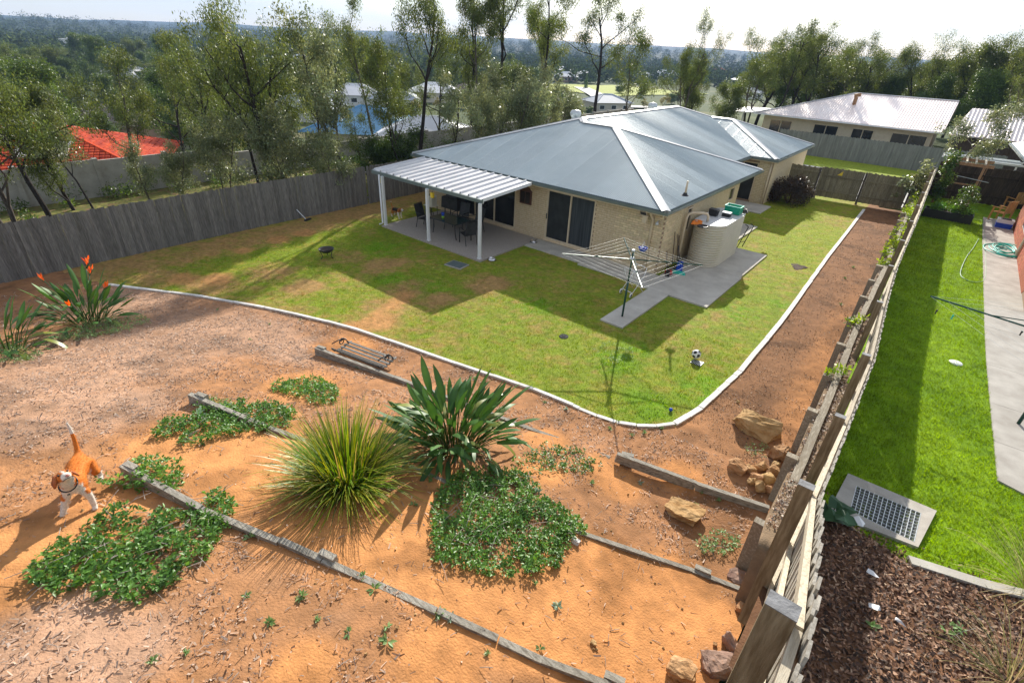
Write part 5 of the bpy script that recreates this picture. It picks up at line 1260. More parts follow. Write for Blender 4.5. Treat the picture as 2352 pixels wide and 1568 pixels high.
# neighbour's clothes line: arm reaching in from the right
nhb = N_(2480, 800); nh = P(2470, 782, 3.0)
ntips = [P(2137, 680, 3.0), Vector((nh.x + (nh.y - P(2137, 680, 3.0).y) * -1, nh.y + (nh.x - P(2137, 680, 3.0).x) * -1.0, 3.0))]
d1 = ntips[0] - nh; d2 = Vector((-d1.y, d1.x, 0)); ntips = [nh + d1, nh - d2, nh - d1, nh + d2]
nt, nhub = hoist('neighbour\'s dark clothes hoist whose arm reaches over the lawn from the right edge', Vector((nh.x, nh.y, float(nb_z(nh.x, nh.y)))), 3.25, ntips, nl=6)
for (a, b, mm, lb) in ((2150, 716, 'black', 'black clothes peg hanging from the tip of the neighbour\'s hoist'), (2187, 728, 'teal', 'pale blue clothes peg on the neighbour\'s hoist line'), (2345, 765, 'black', 'black peg under the neighbour\'s hoist arm at the picture edge')):
    p = P(a, b, 2.9); k = MB(); k.box(p, (.02, .03, .09)); k.box(p + Vector((.012, 0, .03)), (.015, .02, .03)); tag(k.build('clothes_peg', M[mm]), lb, 'clothes peg')
# hoses
c = N_(2305, 577); k = MB(); rg = np.random.default_rng(5); pts = []
for i in range(150):
    t = i * .33; r_ = .38 + .16 * math.sin(t * .37) + rg.uniform(-.02, .02); pts.append(c + Vector((r_ * math.cos(t) * 1.0 + .12 * math.sin(t * .21), r_ * math.sin(t) * 1.9 + .2 * math.cos(t * .13), .05 + .03 * math.sin(t * 1.7) + .0004 * i)))
k.tube(pts, .016, 6); tag(k.build('garden_hose', M['teal'], None, True), 'teal garden hose in a loose pile on the neighbour\'s path', 'hose')
ph = mat('pale_green_hose', (.16, .30, .16), (.22, .38, .2), 8, .5); pp = [(2256, 515), (2262, 545), (2264, 600), (2262, 640), (2240, 648), (2215, 640), (2206, 625), (2220, 590), (2235, 570), (2250, 545)]
k = MB(); ws = [N_(a, b, .02) for a, b in pp]; sm = []
for i in range(len(ws) - 1):
    p0, p1, p2, p3 = ws[max(i - 1, 0)], ws[i], ws[i + 1], ws[min(i + 2, len(ws) - 1)]
    for t in np.linspace(0, 1, 6)[:-1]: sm.append(.5 * ((2 * p1) + (p2 - p0) * t + (2 * p0 - 5 * p1 + 4 * p2 - p3) * t * t + (3 * p1 - p0 - 3 * p2 + p3) * t ** 3))
k.tube(sm, .014, 6); tag(k.build('garden_hose', ph, None, True), 'thin pale green hose looped on the neighbour\'s lawn edge', 'hose')
# neighbour's brick house at the right edge
nhs = thing('brick_house', 'neighbour\'s red brick house wall at the right edge of the picture', 'house', (3.2, 28, NZ0))
k = MB(); k.box2((3.21, 20, .4), (3.35, 32.2, 3.5)); k.box2((3.351, 32.0, .4), (9, 32.2, 3.5)); nw = k.build('wall', M['mortar'], nhs)
me = MB(); me.box((0, 0, 0), (.10, .23, .076)); bme = me.mesh('brick', M['red_brick']); cnt = 0; rest = MB(); z = NZ0 + .05; row = 0
while z < 3.45:
    y = 22.0 - (.12 if row % 2 else 0)
    while y < 32.1:
        if not (27.2 < y < 28.9 and 1.75 < z < 3.05):
            if 24 < y < 31 and z < 2.1 and cnt < 290: link('brick', bme, nw, loc=(3.25, y, z)); cnt += 1
            else: rest.box((3.25, y, z), (.1, .23, .076))
        y += .24
    z += .086; row += 1
o = rest.build('brickwork', M['red_brick'], nw); o['kind'] = 'stuff'
k = MB(); k.box2((3.17, 27.2, 1.75), (3.202, 28.9, 3.05)); wf = k.build('window', M['white_paint'], nhs); k = MB(); k.box2((3.15, 27.27, 1.82), (3.168, 28.83, 2.98)); k.build('pane', M['glass'], wf)
k = MB(); k.tube([(3.15, 26.4, 1.0), (3.15, 26.4, 3.5)], .045, 8); k.build('downpipe', M['cream_paint'], nhs)
g0, g1 = P(2325, 328, 3.6), P(2420, 434, 3.6)
k = MB(); k.sheet([g0, g1, g1 + Vector((6, 1, 1.6)), g0 + Vector((6, 1, 1.6))], .05); k.build('roof', M['pale_steel'], nhs); k = MB(); k.beam(g0 + Vector((-.06, 0, -.06)), g1 + Vector((-.06, 0, -.06)), .12, .1); k.build('gutter', M['teal'] if False else M['gutter'], nhs)
# pergola with planter
pr = P(2217, 477, NZ0); pg = thing('pergola', 'orange brown timber pergola frame in the far corner of the neighbour\'s garden', 'pergola', pr)
hp = height_to(pr, 386); plx = float(fence_x(pr.y)) + .55
for (x, y) in ((pr.x, pr.y), (plx, pr.y), (pr.x + .15, pr.y + 1.8), (plx + .1, pr.y + 1.8)):
    k = MB(); k.box((x, y, NZ0 + hp / 2), (.1, .1, hp)); k.build('post', M['pergola'], pg)
for dy in (0, 1.8): k = MB(); k.beam((plx - .2, pr.y + dy, NZ0 + hp + .07), (pr.x + .35, pr.y + dy, NZ0 + hp + .07), .06, .14); k.build('beam', M['pergola'], pg)
for i in range(4):
    x = plx + .25 + i * (pr.x - plx - .2) / 3.2; k = MB(); k.beam((x, pr.y - .2, NZ0 + hp + .18), (x, pr.y + 2.0, NZ0 + hp + .18), .07, .08); k.build('rafter', M['pine'], pg)
k = MB(); k.tube([(plx + .5, pr.y - .1, NZ0 + hp - .5), (pr.x + .4, pr.y - .1, NZ0 + hp - .62)], .015, 6); k.build('cross_wire', M['galv'], pg)
k = MB(); k.beam((plx, pr.y + .05, NZ0 + hp * .55), (pr.x, pr.y + .05, NZ0 + hp * .55), .04, .07); k.build('rail', M['pergola'], pg)
pa = P(2228, 517, NZ0); pbx = thing('planter_box', 'long black planter box on the ground before the pergola', 'planter', pa)
xl = float(fence_x(pa.y)) + .3
for (a0, b0, a1, b1) in ((xl, pa.y, pa.x, pa.y + .05), (xl, pa.y + .65, pa.x, pa.y + .7), (xl, pa.y + .052, xl + .05, pa.y + .648), (pa.x - .05, pa.y + .052, pa.x, pa.y + .648)):
    k = MB(); k.box2((a0, b0, NZ0 - .02), (a1, b1, NZ0 + .38)); k.build('side_board', M['black'], pbx)
k = MB(); k.box2((xl + .05, pa.y + .05, NZ0), (pa.x - .05, pa.y + .65, NZ0 + .31)); k.build('potting_soil', M['hole'], pbx)
# carport roof behind
c0 = P(2168, 360, 2.5); c1 = P(2346, 380, 2.5); cp = thing('carport', 'flat pale framed carport roof behind the pergola', 'carport', ((c0 + c1) / 2).xy.to_3d())
k = MB(); k.box2((c0.x, c0.y, 2.44), (c1.x, c0.y + 2.6, 2.5)); k.build('roof', M['gutter'], cp)
for dy in (-.04, 1.2): k = MB(); k.beam((c0.x - .1, c0.y + dy, 2.53), (c1.x + .1, c0.y + dy, 2.53), .07, .1); k.build('beam', M['white_paint'], cp)
for x in (c0.x + .2, c1.x - .2): k = MB(); k.box2((x - .04, c0.y, -.1), (x + .04, c0.y + .08, 2.44)); k.build('post', M['white_paint'], cp)
# timber chairs and tub on the paving
def deck_chair(label, c, rz):
    t = thing('timber_chair', label, 'chair', c, rz, 'orange timber chairs by the neighbour\'s wall')
    for i in range(4): k = MB(); k.box((-.2 + i * .13, 0, .36), (.1, .5, .025)); k.build('seat_slat', M['timber'], t, world=False)
    for i in range(4): k = MB(); k.box((-.3 - .03 * 0, -.18 + i * .12, .66), (.025, .09, .55)); k.build('back_slat', M['timber'], t, world=False)
    for s in (-1, 1):
        k = MB(); k.box((.22, .27 * s, .28), (.06, .05, .56)); k.build('leg', M['timber'], t, world=False); k = MB(); k.box((-.3, .27 * s, .46), (.06, .05, .92)); k.build('leg', M['timber'], t, world=False)
        k = MB(); k.box((-.02, .27 * s, .58), (.62, .08, .03)); k.build('arm', M['timber'], t, world=False)
    return t
deck_chair('orange timber armchair beside the white tub next door', P(2290, 505, NZ0 + .03), 2.6)
deck_chair('orange timber armchair further back under the neighbour\'s eave', P(2322, 482, NZ0 + .03), 2.2)
c = P(2302, 522, NZ0 + .03); t_ = thing('storage_tub', 'white and blue plastic tub on the neighbour\'s path by the chairs', 'tub', c)
k = MB(); k.box(c + Vector((0, 0, .1)), (.55, .42, .2), taper=1.05); k.build('tub_base', M['blue'], t_); k = MB(); k.box(c + Vector((0, .05, .28)), (.56, .43, .16), taper=1.05); k.build('tub_top', M['white'], t_)
k = MB(); k.box(c + Vector((0, 0, .37)), (.4, .3, .03), taper=.8); k.build('contents', M['black'], t_)
# ------------------------------------------------------------------ plants
def leaf_mesh(name, L, W, pet, m, bend=.35, fold=.25, n=6, wave=0.0, seed=0, tint=(1, 1, 1)):
    """one big leaf: petiole then paddle shaped blade, growing along +Z then bending to +X"""
    rg = np.random.default_rng(seed); vs, fs, cs = [], [], []
    def spine(t):
        a = bend * t * t; x = (L + pet) * t * math.sin(a); z = (L + pet) * t * math.cos(a); return Vector((x, 0, z)), a
    pt = pet / (L + pet); N_s = 4
    for i in range(N_s + 1):                      # petiole: three-sided stem
        p, a = spine(pt * i / N_s); r = .011 * (1 - .35 * i / N_s)
        for j in range(3): t = j * 2.094; vs.append(p + Vector((r * math.cos(t), r * math.sin(t), 0))); cs.append((1.5, 1.25, 1.0))
    for i in range(N_s):
        for j in range(3): a = i * 3 + j; b = i * 3 + (j + 1) % 3; fs.append((a, b, b + 3, a + 3))
    k0 = len(vs)
    for i in range(n + 1):
        u = i / n; t = pt + (1 - pt) * u; p, a = spine(t); w = W / 2 * (math.sin(PI * min(1, u * .9 + .08)) ** .75) * (1 - u * .15); w = max(w, .004)
        if i == n: w = .002
        nrm = Vector((math.cos(a), 0, -math.sin(a))); f = fold * (1 - .5 * u)
        wv = wave * math.sin(u * 9 + seed)
        vs += [p + Vector((0, -w, 0)) + nrm * (w * f + wv), p, p + Vector((0, w, 0)) + nrm * (w * f - wv)]
        cs += [(1, 1, 1), (1.35, 1.35, 1.15), (1, 1, 1)]
    for i in range(n):
        for j in range(2): a = k0 + i * 3 + j; fs.append((a, a + 1, a + 4, a + 3))
    me = bpy.data.meshes.new(name); me.from_pydata([tuple(v) for v in vs], [], fs); me.materials.append(m)
    a = me.color_attributes.new('col', 'FLOAT_COLOR', 'POINT'); c = np.ones((len(vs), 4), np.float32); c[:, :3] = np.array(cs) * np.array(tint); a.data.foreach_set('color', c.ravel())
    me.polygons.foreach_set('use_smooth', [True] * len(fs)); me.update(); return me
LEAVES = [leaf_mesh('leaf', .52, .118, .62, M['strel'], .22, .35, seed=1), leaf_mesh('leaf', .46, .108, .55, M['strel'], .35, .25, seed=2, wave=.006), leaf_mesh('leaf', .58, .125, .7, M['strel'], .14, .4, seed=3), leaf_mesh('leaf', .48, .112, .5, M['strel'], .6, .2, seed=4, wave=.01)]
LEAF_Y = leaf_mesh('leaf', .48, .13, .5, M['strel_y'], .75, .15, seed=5, wave=.012)
LEAF_O = leaf_mesh('leaf', .50, .12, .6, M['strel_y'], 1.15, .1, seed=6, wave=.012)
def crane_flower(label, base, n, s, spread, flowers=(), seed=0, lean=(0, 0), old=5):
    rg = random.Random(seed); t = thing('crane_flower_plant', label, 'plant', base)
    for i in range(n):
        az = 2.39996 * i + rg.uniform(-.3, .3); f = math.sqrt((i + .5) / n); tilt = (.04 + spread * f ** 1.3) * rg.uniform(.45, 1.4); az += rg.uniform(-.5, .5)
        p = base + Vector((math.cos(az), math.sin(az), 0)) * (.36 * f * s); p.z = float(GZ(p.x, p.y)) - .02
        me = LEAVES[rg.randrange(4)] if rg.random() > .06 else LEAF_Y
        R = Matrix.Rotation(az, 3, 'Z') @ Matrix.Rotation(tilt, 3, 'Y') @ Matrix.Rotation(rg.uniform(-.9, .9), 3, 'Z')
        link('leaf', me, t, loc=p, rot=R.to_euler(), scl=s * rg.uniform(.6, 1.15) * (1.05 - .18 * f))
    for i in range(old):
        az = rg.uniform(-2.6, 1.0); p = base + Vector((math.cos(az), math.sin(az), 0)) * .25 * s; p.z = float(GZ(p.x, p.y)); R = Matrix.Rotation(az, 3, 'Z') @ Matrix.Rotation(rg.uniform(.75, 1.0), 3, 'Y')
        link('leaf', LEAF_O, t, loc=p, rot=R.to_euler(), scl=s * rg.uniform(.75, 1.0))
    for (az, tilt, h) in flowers:
        d = Matrix.Rotation(az, 3, 'Z') @ Matrix.Rotation(tilt, 3, 'Y') @ Vector((0, 0, 1)); tip = base + d * h
        k = MB(); k.tube([base, base.lerp(tip, .6) + Vector((0, 0, .02)), tip], .010, 6); st = k.build('flower_stalk', M['plain_leaf'], t, True)
        out = Vector((d.x, d.y, .35)).normalized(); k = MB(); k.tube([tip, tip + out * .12, tip + out * .22], [.016, .02, .003], 6); k.build('bract', M['plain_leaf'], st, True)
        k = MB()
        for q in range(5):
            e = (out * rg.uniform(-.2, .8) + Vector((rg.uniform(-.4, .4), rg.uniform(-.4, .4), rg.uniform(.7, 1.1)))).normalized(); b = tip + out * (.02 + .03 * q); s2 = e.cross(out).normalized() * .022
            k.add([b, b + e * .09 + s2, b + e * .2, b + e * .09 - s2], [(0, 1, 2, 3)])
        k.build('petals', M['petal'], st)
    return t
crane_flower('large dark green crane flower plant without blooms in the middle of the bed', G(1040, 1022), 190, 1.25, .78, seed=3, old=7)
crane_flower('crane flower plant with several orange blooms by the left fence', G(205, 738), 85, 1.12, .85, flowers=[(2.4, .5, 1.5), (1.3, .25, 1.5), (.5, .7, 1.4), (3.6, .75, 1.4), (1.9, .35, 1.25), (-.4, .8, 1.2)], seed=8, old=5)
crane_flower('crane flower plant cut by the left edge of the picture', G(12, 808), 70, 1.15, 1.0, flowers=[], seed=12, old=6)
# spent brown flower heads in the middle plant
# tussock
def tussock(label, base, n, L, seed, spread=1.25, name='ornamental_grass', pal=None, w=.012, m='tuft', R0=.22):
    rg = np.random.default_rng(seed); t = thing(name, label, 'grass clump', base)
    az = rg.uniform(0, 2 * PI, n); f = np.sqrt(rg.random(n)); tilt = spread * f ** 1.3 * rg.uniform(.75, 1.15, n); ln = L * rg.uniform(.6, 1.08, n) * (1 - .12 * f); dro = rg.uniform(.0, 1.15, n) * (.3 + f); az = az + rg.normal(0, .12, n)
    seg = 6; V, Fc, Cc = [], [], []
    pal = pal if pal is not None else np.array([[.095, .22, .018], [.17, .28, .02], [.30, .33, .025], [.05, .12, .02], [.46, .36, .10]])
    ci = rg.choice(len(pal), n, p=[.30, .25, .2, .13, .12][:len(pal)] if len(pal) == 5 else None); bc = pal[ci] * rg.uniform(.75, 1.25, (n, 1))
    r0 = R0 * np.sqrt(rg.random(n)); bx = base.x + np.cos(az) * r0; by = base.y + np.sin(az) * r0; bz = GZ(bx, by) - .01
    px, py, pz = bx.copy(), by.copy(), bz.copy(); sdx, sdy = -np.sin(az), np.cos(az)
    pts = []; tw = rg.uniform(-.4, .4, n)
    for s in range(seg + 1):
        u = s / seg; wd = w * (1 - .85 * u ** 1.5) * rg.uniform(.9, 1.1, n) / 2; pts.append((px - sdx * wd, py - sdy * wd, pz, px + sdx * wd, py + sdy * wd, pz + wd * tw))
        a = tilt + dro * u ** 1.6 * 1.1; st = ln / seg; px = px + np.cos(az) * np.sin(a) * st; py = py + np.sin(az) * np.sin(a) * st; pz = np.maximum(pz + np.cos(a) * st, GZ(px, py) + .01)
    A = np.stack([np.stack(q, -1) for q in pts], 1).reshape(n, (seg + 1) * 2, 3)
    Fi = np.array([[2 * s, 2 * s + 1, 2 * s + 3, 2 * s + 2] for s in range(seg)]); F_ = (np.arange(n)[:, None, None] * (seg + 1) * 2 + Fi[None]).reshape(-1, 4)
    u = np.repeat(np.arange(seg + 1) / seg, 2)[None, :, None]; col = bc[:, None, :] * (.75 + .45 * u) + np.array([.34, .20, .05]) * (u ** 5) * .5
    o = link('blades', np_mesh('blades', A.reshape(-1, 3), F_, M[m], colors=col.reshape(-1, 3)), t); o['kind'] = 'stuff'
    return t
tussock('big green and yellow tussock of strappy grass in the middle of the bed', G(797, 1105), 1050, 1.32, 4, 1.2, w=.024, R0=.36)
dry = np.array([[.42, .37, .16], [.30, .32, .10], [.55, .47, .24], [.22, .26, .08], [.5, .38, .2]])
tussock('tall dry seed stalked grass at the right edge of the neighbour\'s bed', N_(2385, 1370), 260, 1.25, 6, 1.25, pal=dry, w=.009, R0=.18)
tussock('thin dry grass stalks at the bottom right corner of the neighbour\'s bed', N_(2330, 1570), 120, 1.0, 7, 1.3, pal=dry, w=.008, R0=.15)

# creeping ground cover
def in_poly(x, y, poly):
    c = np.zeros(len(x), bool); n = len(poly)
    for i in range(n):
        x0, y0 = poly[i]; x1, y1 = poly[(i + 1) % n]
        c ^= ((y0 > y) != (y1 > y)) & (x < (x1 - x0) * (y - y0) / (y1 - y0 + 1e-12) + x0)
    return c
def leaves_at(pos, nrm_tilt, L, W, cols, m, name, rg, per=1):
    """pos (n,3) leaf bases -> folded diamond leaves (two quads)"""
    n = len(pos); az = rg.uniform(0, 2 * PI, n); el = rg.normal(nrm_tilt, .35, n)
    d = np.stack([np.cos(az) * np.cos(el), np.sin(az) * np.cos(el), np.sin(el)], -1); s = np.stack([-np.sin(az), np.cos(az), np.zeros(n)], -1); u = np.cross(s, d) * -1
    ro = rg.normal(0, .45, n)[:, None]; s2 = s * np.cos(ro) + u * np.sin(ro); u2 = np.cross(d, s2)
    L = L[:, None]; W = W[:, None]
    tip = pos + d * L - np.array([0, 0, 1]) * L * .12; mid = pos + d * L * .5; a = mid + s2 * W / 2 + u2 * W * .18; b = mid - s2 * W / 2 + u2 * W * .18
    V = np.stack([pos, a, tip, b, mid], 1).reshape(-1, 3); F_ = (np.arange(n)[:, None, None] * 5 + np.array([[0, 1, 4], [1, 2, 4], [2, 3, 4], [3, 0, 4]])[None]).reshape(-1, 3)
    return np_mesh(name, V, F_, m, colors=np.repeat(cols, 5, 0))
def creeper(label, poly_px, dens, h, seed, m='cover_leaf', Lr=(.05, .085), name='creeping_shrub', holes=.40, stems=40, nb=False):
    rg = np.random.default_rng(seed); ws = [G(a, b, 0, nb) for a, b in poly_px]; poly = [(w.x, w.y) for w in ws]
    x0, x1 = min(p[0] for p in poly), max(p[0] for p in poly); y0, y1 = min(p[1] for p in poly), max(p[1] for p in poly)
    n0 = int((x1 - x0) * (y1 - y0) * dens * .62); x = rg.uniform(x0, x1, n0); y = rg.uniform(y0, y1, n0)
    wob = .18 * (fbm(x * 2.5, y * 2.5, seed) - .5); cx, cy = np.mean([p[0] for p in poly]), np.mean([p[1] for p in poly])
    k_ = in_poly(x + wob * 1.5, y + wob, poly) & (.5 * fbm(x * 3.0, y * 3.0, seed + 5) + .5 * fbm(x * 8.5, y * 8.5, seed + 6) > holes); x, y = x[k_], y[k_]
    # clump into shoots
    sx = x + rg.normal(0, .012, len(x)); hh = h * (.35 + .9 * fbm(x * 4, y * 4, seed + 9)); z = (nb_z(x, y) if nb else yard_z(x, y)) + hh * rg.random(len(x)) ** .6 + .01
    per = 4; pos = np.repeat(np.stack([sx, y, z], -1), per, 0) + rg.normal(0, .016, (len(x) * per, 3)); n = len(pos)
    shade = rg.uniform(.55, 1.45, (n, 1)); cols = shade * np.array([1.0, 1.0, 1.0]); cols[rg.random(n) < .03] = np.array([1.6, 1.0, .5])
    t = thing(name, label, 'ground cover', Vector((cx, cy, float(GZ(cx, cy)))))
    o = link('leaves', leaves_at(pos, .35, rg.uniform(*Lr, n), rg.uniform(*Lr, n) * .48, cols, M[m], 'leaves', rg), t); o['kind'] = 'stuff'
    k = MB()
    for i in range(stems):
        j = rg.integers(len(x)); p = Vector((x[j], y[j], z[j] - hh[j] * .3)); a = rg.uniform(0, 6.28); d = Vector((math.cos(a), math.sin(a), rg.uniform(-.1, .35))) * rg.uniform(.12, .4); k.tube([p, p + d * .5 + Vector((0, 0, .03)), p + d], .004, 4, False)
    o = k.build('stems', M['bark_pale'], t); o['kind'] = 'stuff'
    return t
creeper('glossy dark green creeper patch spreading below the nearest sleeper in front of the dog', [(70, 1345), (115, 1280), (230, 1185), (300, 1170), (380, 1180), (470, 1180), (525, 1210), (500, 1260), (445, 1300), (400, 1350), (300, 1385), (190, 1365), (100, 1375)], 900, .17, 1, Lr=(.055, .095), stems=70)
creeper('glossy creeper sprig hanging over the end of the nearest sleeper', [(290, 1110), (330, 1062), (420, 1070), (430, 1100), (400, 1140), (330, 1130), (225, 1120)], 620, .24, 2, Lr=(.055, .09), stems=25, holes=.35)
creeper('small creeper sprig across the nearest sleeper left of the tussock', [(455, 1165), (500, 1130), (545, 1165), (530, 1195), (470, 1190)], 800, .16, 3, Lr=(.055, .09), stems=10)
creeper('dark green creeper around the end of the middle sleeper', [(345, 1015), (390, 968), (440, 965), (480, 920), (560, 930), (640, 930), (690, 955), (665, 985), (560, 1000), (480, 1025), (400, 1025)], 820, .15, 4, stems=40)
creeper('small creeper patch on the mulch behind the middle sleeper', [(618, 893), (660, 878), (740, 870), (780, 900), (775, 925), (720, 935), (690, 915), (640, 905)], 700, .11, 5, stems=15, holes=.38)
creeper('wide bright green creeper patch right of the tussock', [(1000, 1290), (1000, 1200), (1030, 1100), (1100, 1075), (1190, 1085), (1240, 1130), (1320, 1190), (1345, 1225), (1310, 1250), (1280, 1310), (1220, 1325), (1120, 1325), (1040, 1300)], 900, .13, 6, stems=70)
creeper('sparse creeper runners between the crane flower plant and raised sleeper', [(1180, 1060), (1260, 1020), (1370, 1045), (1380, 1085), (1290, 1090), (1200, 1095)], 260, .07, 7, stems=25, holes=.42)
creeper('bright green weed patch in front of the last retaining wall post', [(1600, 1265), (1610, 1230), (1670, 1222), (1705, 1240), (1695, 1270), (1640, 1280)], 620, .13, 8, 'weed', (.04, .07), 'weed_patch', stems=6)
creeper('low green weeds around the foot of the blooming crane flower plant', [(100, 790), (160, 755), (240, 735), (330, 725), (350, 740), (300, 765), (200, 780)], 480, .09, 9, 'weed', (.03, .06), 'weed_patch', stems=6)
creeper('low green weeds under the crane flower plant at the left edge', [(0, 835), (0, 790), (60, 800), (105, 815), (70, 835)], 480, .09, 10, 'weed', (.03, .06), 'weed_patch', stems=4)
creeper('small bright weed tuft between the slab rock and stone heap', [(1720, 1045), (1715, 1020), (1745, 1012), (1760, 1035), (1760, 1055)], 420, .06, 11, 'weed', (.025, .045), 'weed_patch', stems=3)
creeper('clump of bright clover like weeds in the lawn in front of the hoist path', [(1365, 800), (1400, 785), (1450, 800), (1455, 830), (1400, 840)], 330, .05, 12, 'weed', (.025, .045), 'weed_patch', stems=0)
creeper('green weed tuft in the neighbour\'s sunlit mulch bed', [(2150, 1450), (2185, 1430), (2215, 1450), (2190, 1470)], 420, .08, 13, 'weed', (.04, .07), 'weed_patch', stems=2, nb=True, holes=.2)

# single rosettes of weeds
def rosette_mesh(name, n, L, m, seed):
    rg = np.random.default_rng(seed); pos = np.zeros((n, 3)) + np.array([0, 0, .012]); pos += rg.normal(0, .006, (n, 3)); return leaves_at(pos, .45, rg.uniform(.6, 1.1, n) * L, rg.uniform(.3, .4, n) * L, np.ones((n, 3)) * rg.uniform(.8, 1.2, (n, 1)), M[m], name, rg)
RO = [rosette_mesh('leaf_rosette', 14, .10, 'silverweed', 1), rosette_mesh('leaf_rosette', 11, .09, 'weed', 2), rosette_mesh('leaf_rosette', 16, .08, 'weed', 3)]
wd = [(457, 960, 0, 2.2), (520, 940, 0, 2.0), (1280, 1393, 0, 1.1), (575, 1235, 1, 1.2), (800, 1455, 1, .9), (890, 1475, 1, 1.3), (890, 1440, 1, .8), (695, 1370, 2, 1.3), (620, 1430, 2, 1.1), (565, 1370, 2, .9), (730, 1425, 2, .8), (1010, 1410, 1, 1.2), (1035, 1420, 0, 1.0), (860, 1355, 1, 1.2), (835, 1325, 1, .9), (1230, 1340, 2, .8), (1235, 1130, 0, 1.2), (1180, 1160, 0, 1.0), (1470, 1110, 0, .8), (1360, 1110, 2, 1.0), (1320, 1080, 2, 1.0), (1265, 1050, 2, .9), (1400, 985, 2, 1.0), (1450, 1000, 2, 1.0), (1480, 995, 2, 1.1), (1520, 985, 2, 1.1), (1420, 970, 2, .8), (1300, 940, 0, .9), (1250, 925, 2, .9), (1090, 870, 2, .9), (780, 740, 2, .8), (820, 845, 1, 1.1), (850, 850, 1, 1.0), (500, 712, 1, .8), (575, 780, 1, .7), (620, 745, 2, .8), (690, 735, 2, .8), (1930, 700, 2, 1.2), (1940, 640, 2, 1.2), (1960, 615, 2, 1.3), (1550, 1110, 2, .9), (1610, 1130, 2, .8), (1720, 1110, 2, .9), (1650, 1150, 2, 1.0), (1600, 1160, 2, .8), (990, 1100, 1, 1.3), (950, 1160, 1, 1.0), (2000, 1440, 2, 1.2), (350, 1520, 2, .9), (430, 1500, 2, .7), (1120, 1500, 2, .7), (1240, 1490, 1, .8)]
for i, (a, b, q, s) in enumerate(wd):
    p = G(a, b, 0, a > 1990); t_ = link('weed_rosette', RO[q], loc=p, rot=(0, 0, i * 1.3), scl=s)
    tag(t_, ['silvery star shaped weed rosette on the soil', 'small leafy green weed rosette on the mulch', 'low tuft of pale green weed on the soil'][q], 'weed', ['silvery weed rosettes', 'leafy weed rosettes', 'low weed tufts'][q])
# pumpkin like plant by the pit
pk = N_(1905, 1195); t_ = thing('broad_leaf_plant', 'broad leaved dark green plant growing against the fence beside the stormwater pit', 'plant', pk)
for i in range(6):
    a = i * 1.1; c = pk + Vector((.10 * math.cos(a) + .05, .16 * math.sin(a), .18 + .05 * (i % 3))); k = MB(); n = 9
    k.add([c] + [c + Vector((.13 * (1 + .25 * math.cos(3 * t)) * math.cos(t), .13 * (1 + .25 * math.cos(3 * t)) * math.sin(t), .035 * math.sin(2 * t + i) - .02)) for t in np.linspace(0, 2 * PI, n + 1)[:-1]], [(0, j + 1, (j + 1) % n + 1) for j in range(n)]); k.build('leaf', M['plain_leaf'], t_)
    k = MB(); k.tube([pk, c], .008, 5); k.build('stem', M['plain_leaf'], t_)

# ------------------------------------------------------------------ dogs
def dog(label, base, heading, s, skel, radii, edges, colour, parts):
    t = thing('dog', label, 'dog', base, heading)
    me = bpy.data.meshes.new('dog_skin'); me.from_pydata([tuple(v * s for v in p) for p in skel], edges, [])
    o = bpy.data.objects.new('dog_tmp', me); COL.objects.link(o)
    md = o.modifiers.new('s', 'SKIN'); md.use_smooth_shade = True; md.branch_smoothing = .6
    for i, r in enumerate(radii):
        sv = me.skin_vertices[0].data[i]; sv.radius = ((r if not isinstance(r, tuple) else r[0]) * s, (r if not isinstance(r, tuple) else r[1]) * s); sv.use_root = (i == 0)
    o.modifiers.new('u', 'SUBSURF').levels = 2; o.modifiers['u'].render_levels = 2
    dg = bpy.context.evaluated_depsgraph_get(); ev = o.evaluated_get(dg); m2 = bpy.data.meshes.new_from_object(ev); m2.name = 'body'
    bpy.data.objects.remove(o)
    n = len(m2.vertices); co = np.empty(n * 3, np.float32); m2.vertices.foreach_get('co', co); co = co.reshape(-1, 3) / s
    cl = np.ones((n, 4), np.float32); cl[:, :3] = colour(co)
    a = m2.color_attributes.new('col', 'FLOAT_COLOR', 'POINT'); a.data.foreach_set('color', cl.ravel())
    m2.materials.clear(); m2.materials.append(M['fur']); m2.polygons.foreach_set('use_smooth', [True] * len(m2.polygons)); m2.update()
    b = link('body', m2, t, False)
    # short coat of hairs
    rh = np.random.default_rng(2); nf = len(m2.polygons); ct = np.empty(nf * 3, np.float32); nm = np.empty(nf * 3, np.float32); ar = np.empty(nf, np.float32)
    m2.polygons.foreach_get('center', ct); m2.polygons.foreach_get('normal', nm); m2.polygons.foreach_get('area', ar); ct = ct.reshape(-1, 3); nm = nm.reshape(-1, 3)
    pk_ = rh.choice(nf, 9000, p=ar / ar.sum()); p0 = ct[pk_] + rh.normal(0, .008, (9000, 3)) * s; p0 -= nm[pk_] * .004; hd_ = nm[pk_] * .55 + np.array([-.75, 0, -.35]) + rh.normal(0, .25, (9000, 3)); hl = rh.uniform(.012, .028, (9000, 1)) * s
    hd_ /= np.linalg.norm(hd_, axis=1)[:, None]; sd_ = np.cross(hd_, nm[pk_]); sd_ /= np.linalg.norm(sd_, axis=1)[:, None] + 1e-6
    HV = np.stack([p0 - sd_ * .0022, p0 + sd_ * .0022, p0 + hd_ * hl], 1).reshape(-1, 3); hc_ = colour(p0 / s) * rh.uniform(.7, 1.3, (9000, 1))
    fo = link('coat', np_mesh('coat', HV, np.arange(27000).reshape(-1, 3), M['fur'], colors=np.repeat(hc_, 3, 0)), b, False); fo['kind'] = 'stuff'
    parts(t, b, s); return t
M['fur'] = mat('dog_fur', (.8, .8, .8), (1.15, 1.15, 1.15), 40, .75, .35, 160, stretch=(1, 1, 1), attr='col', spec=.25, bdist=.006)
M['pink'] = mat('pink_skin', (.42, .15, .12), (.5, .2, .16), 20, .5)
M['collar'] = mat('black_collar', (.012, .012, .014), None, 5, .5)
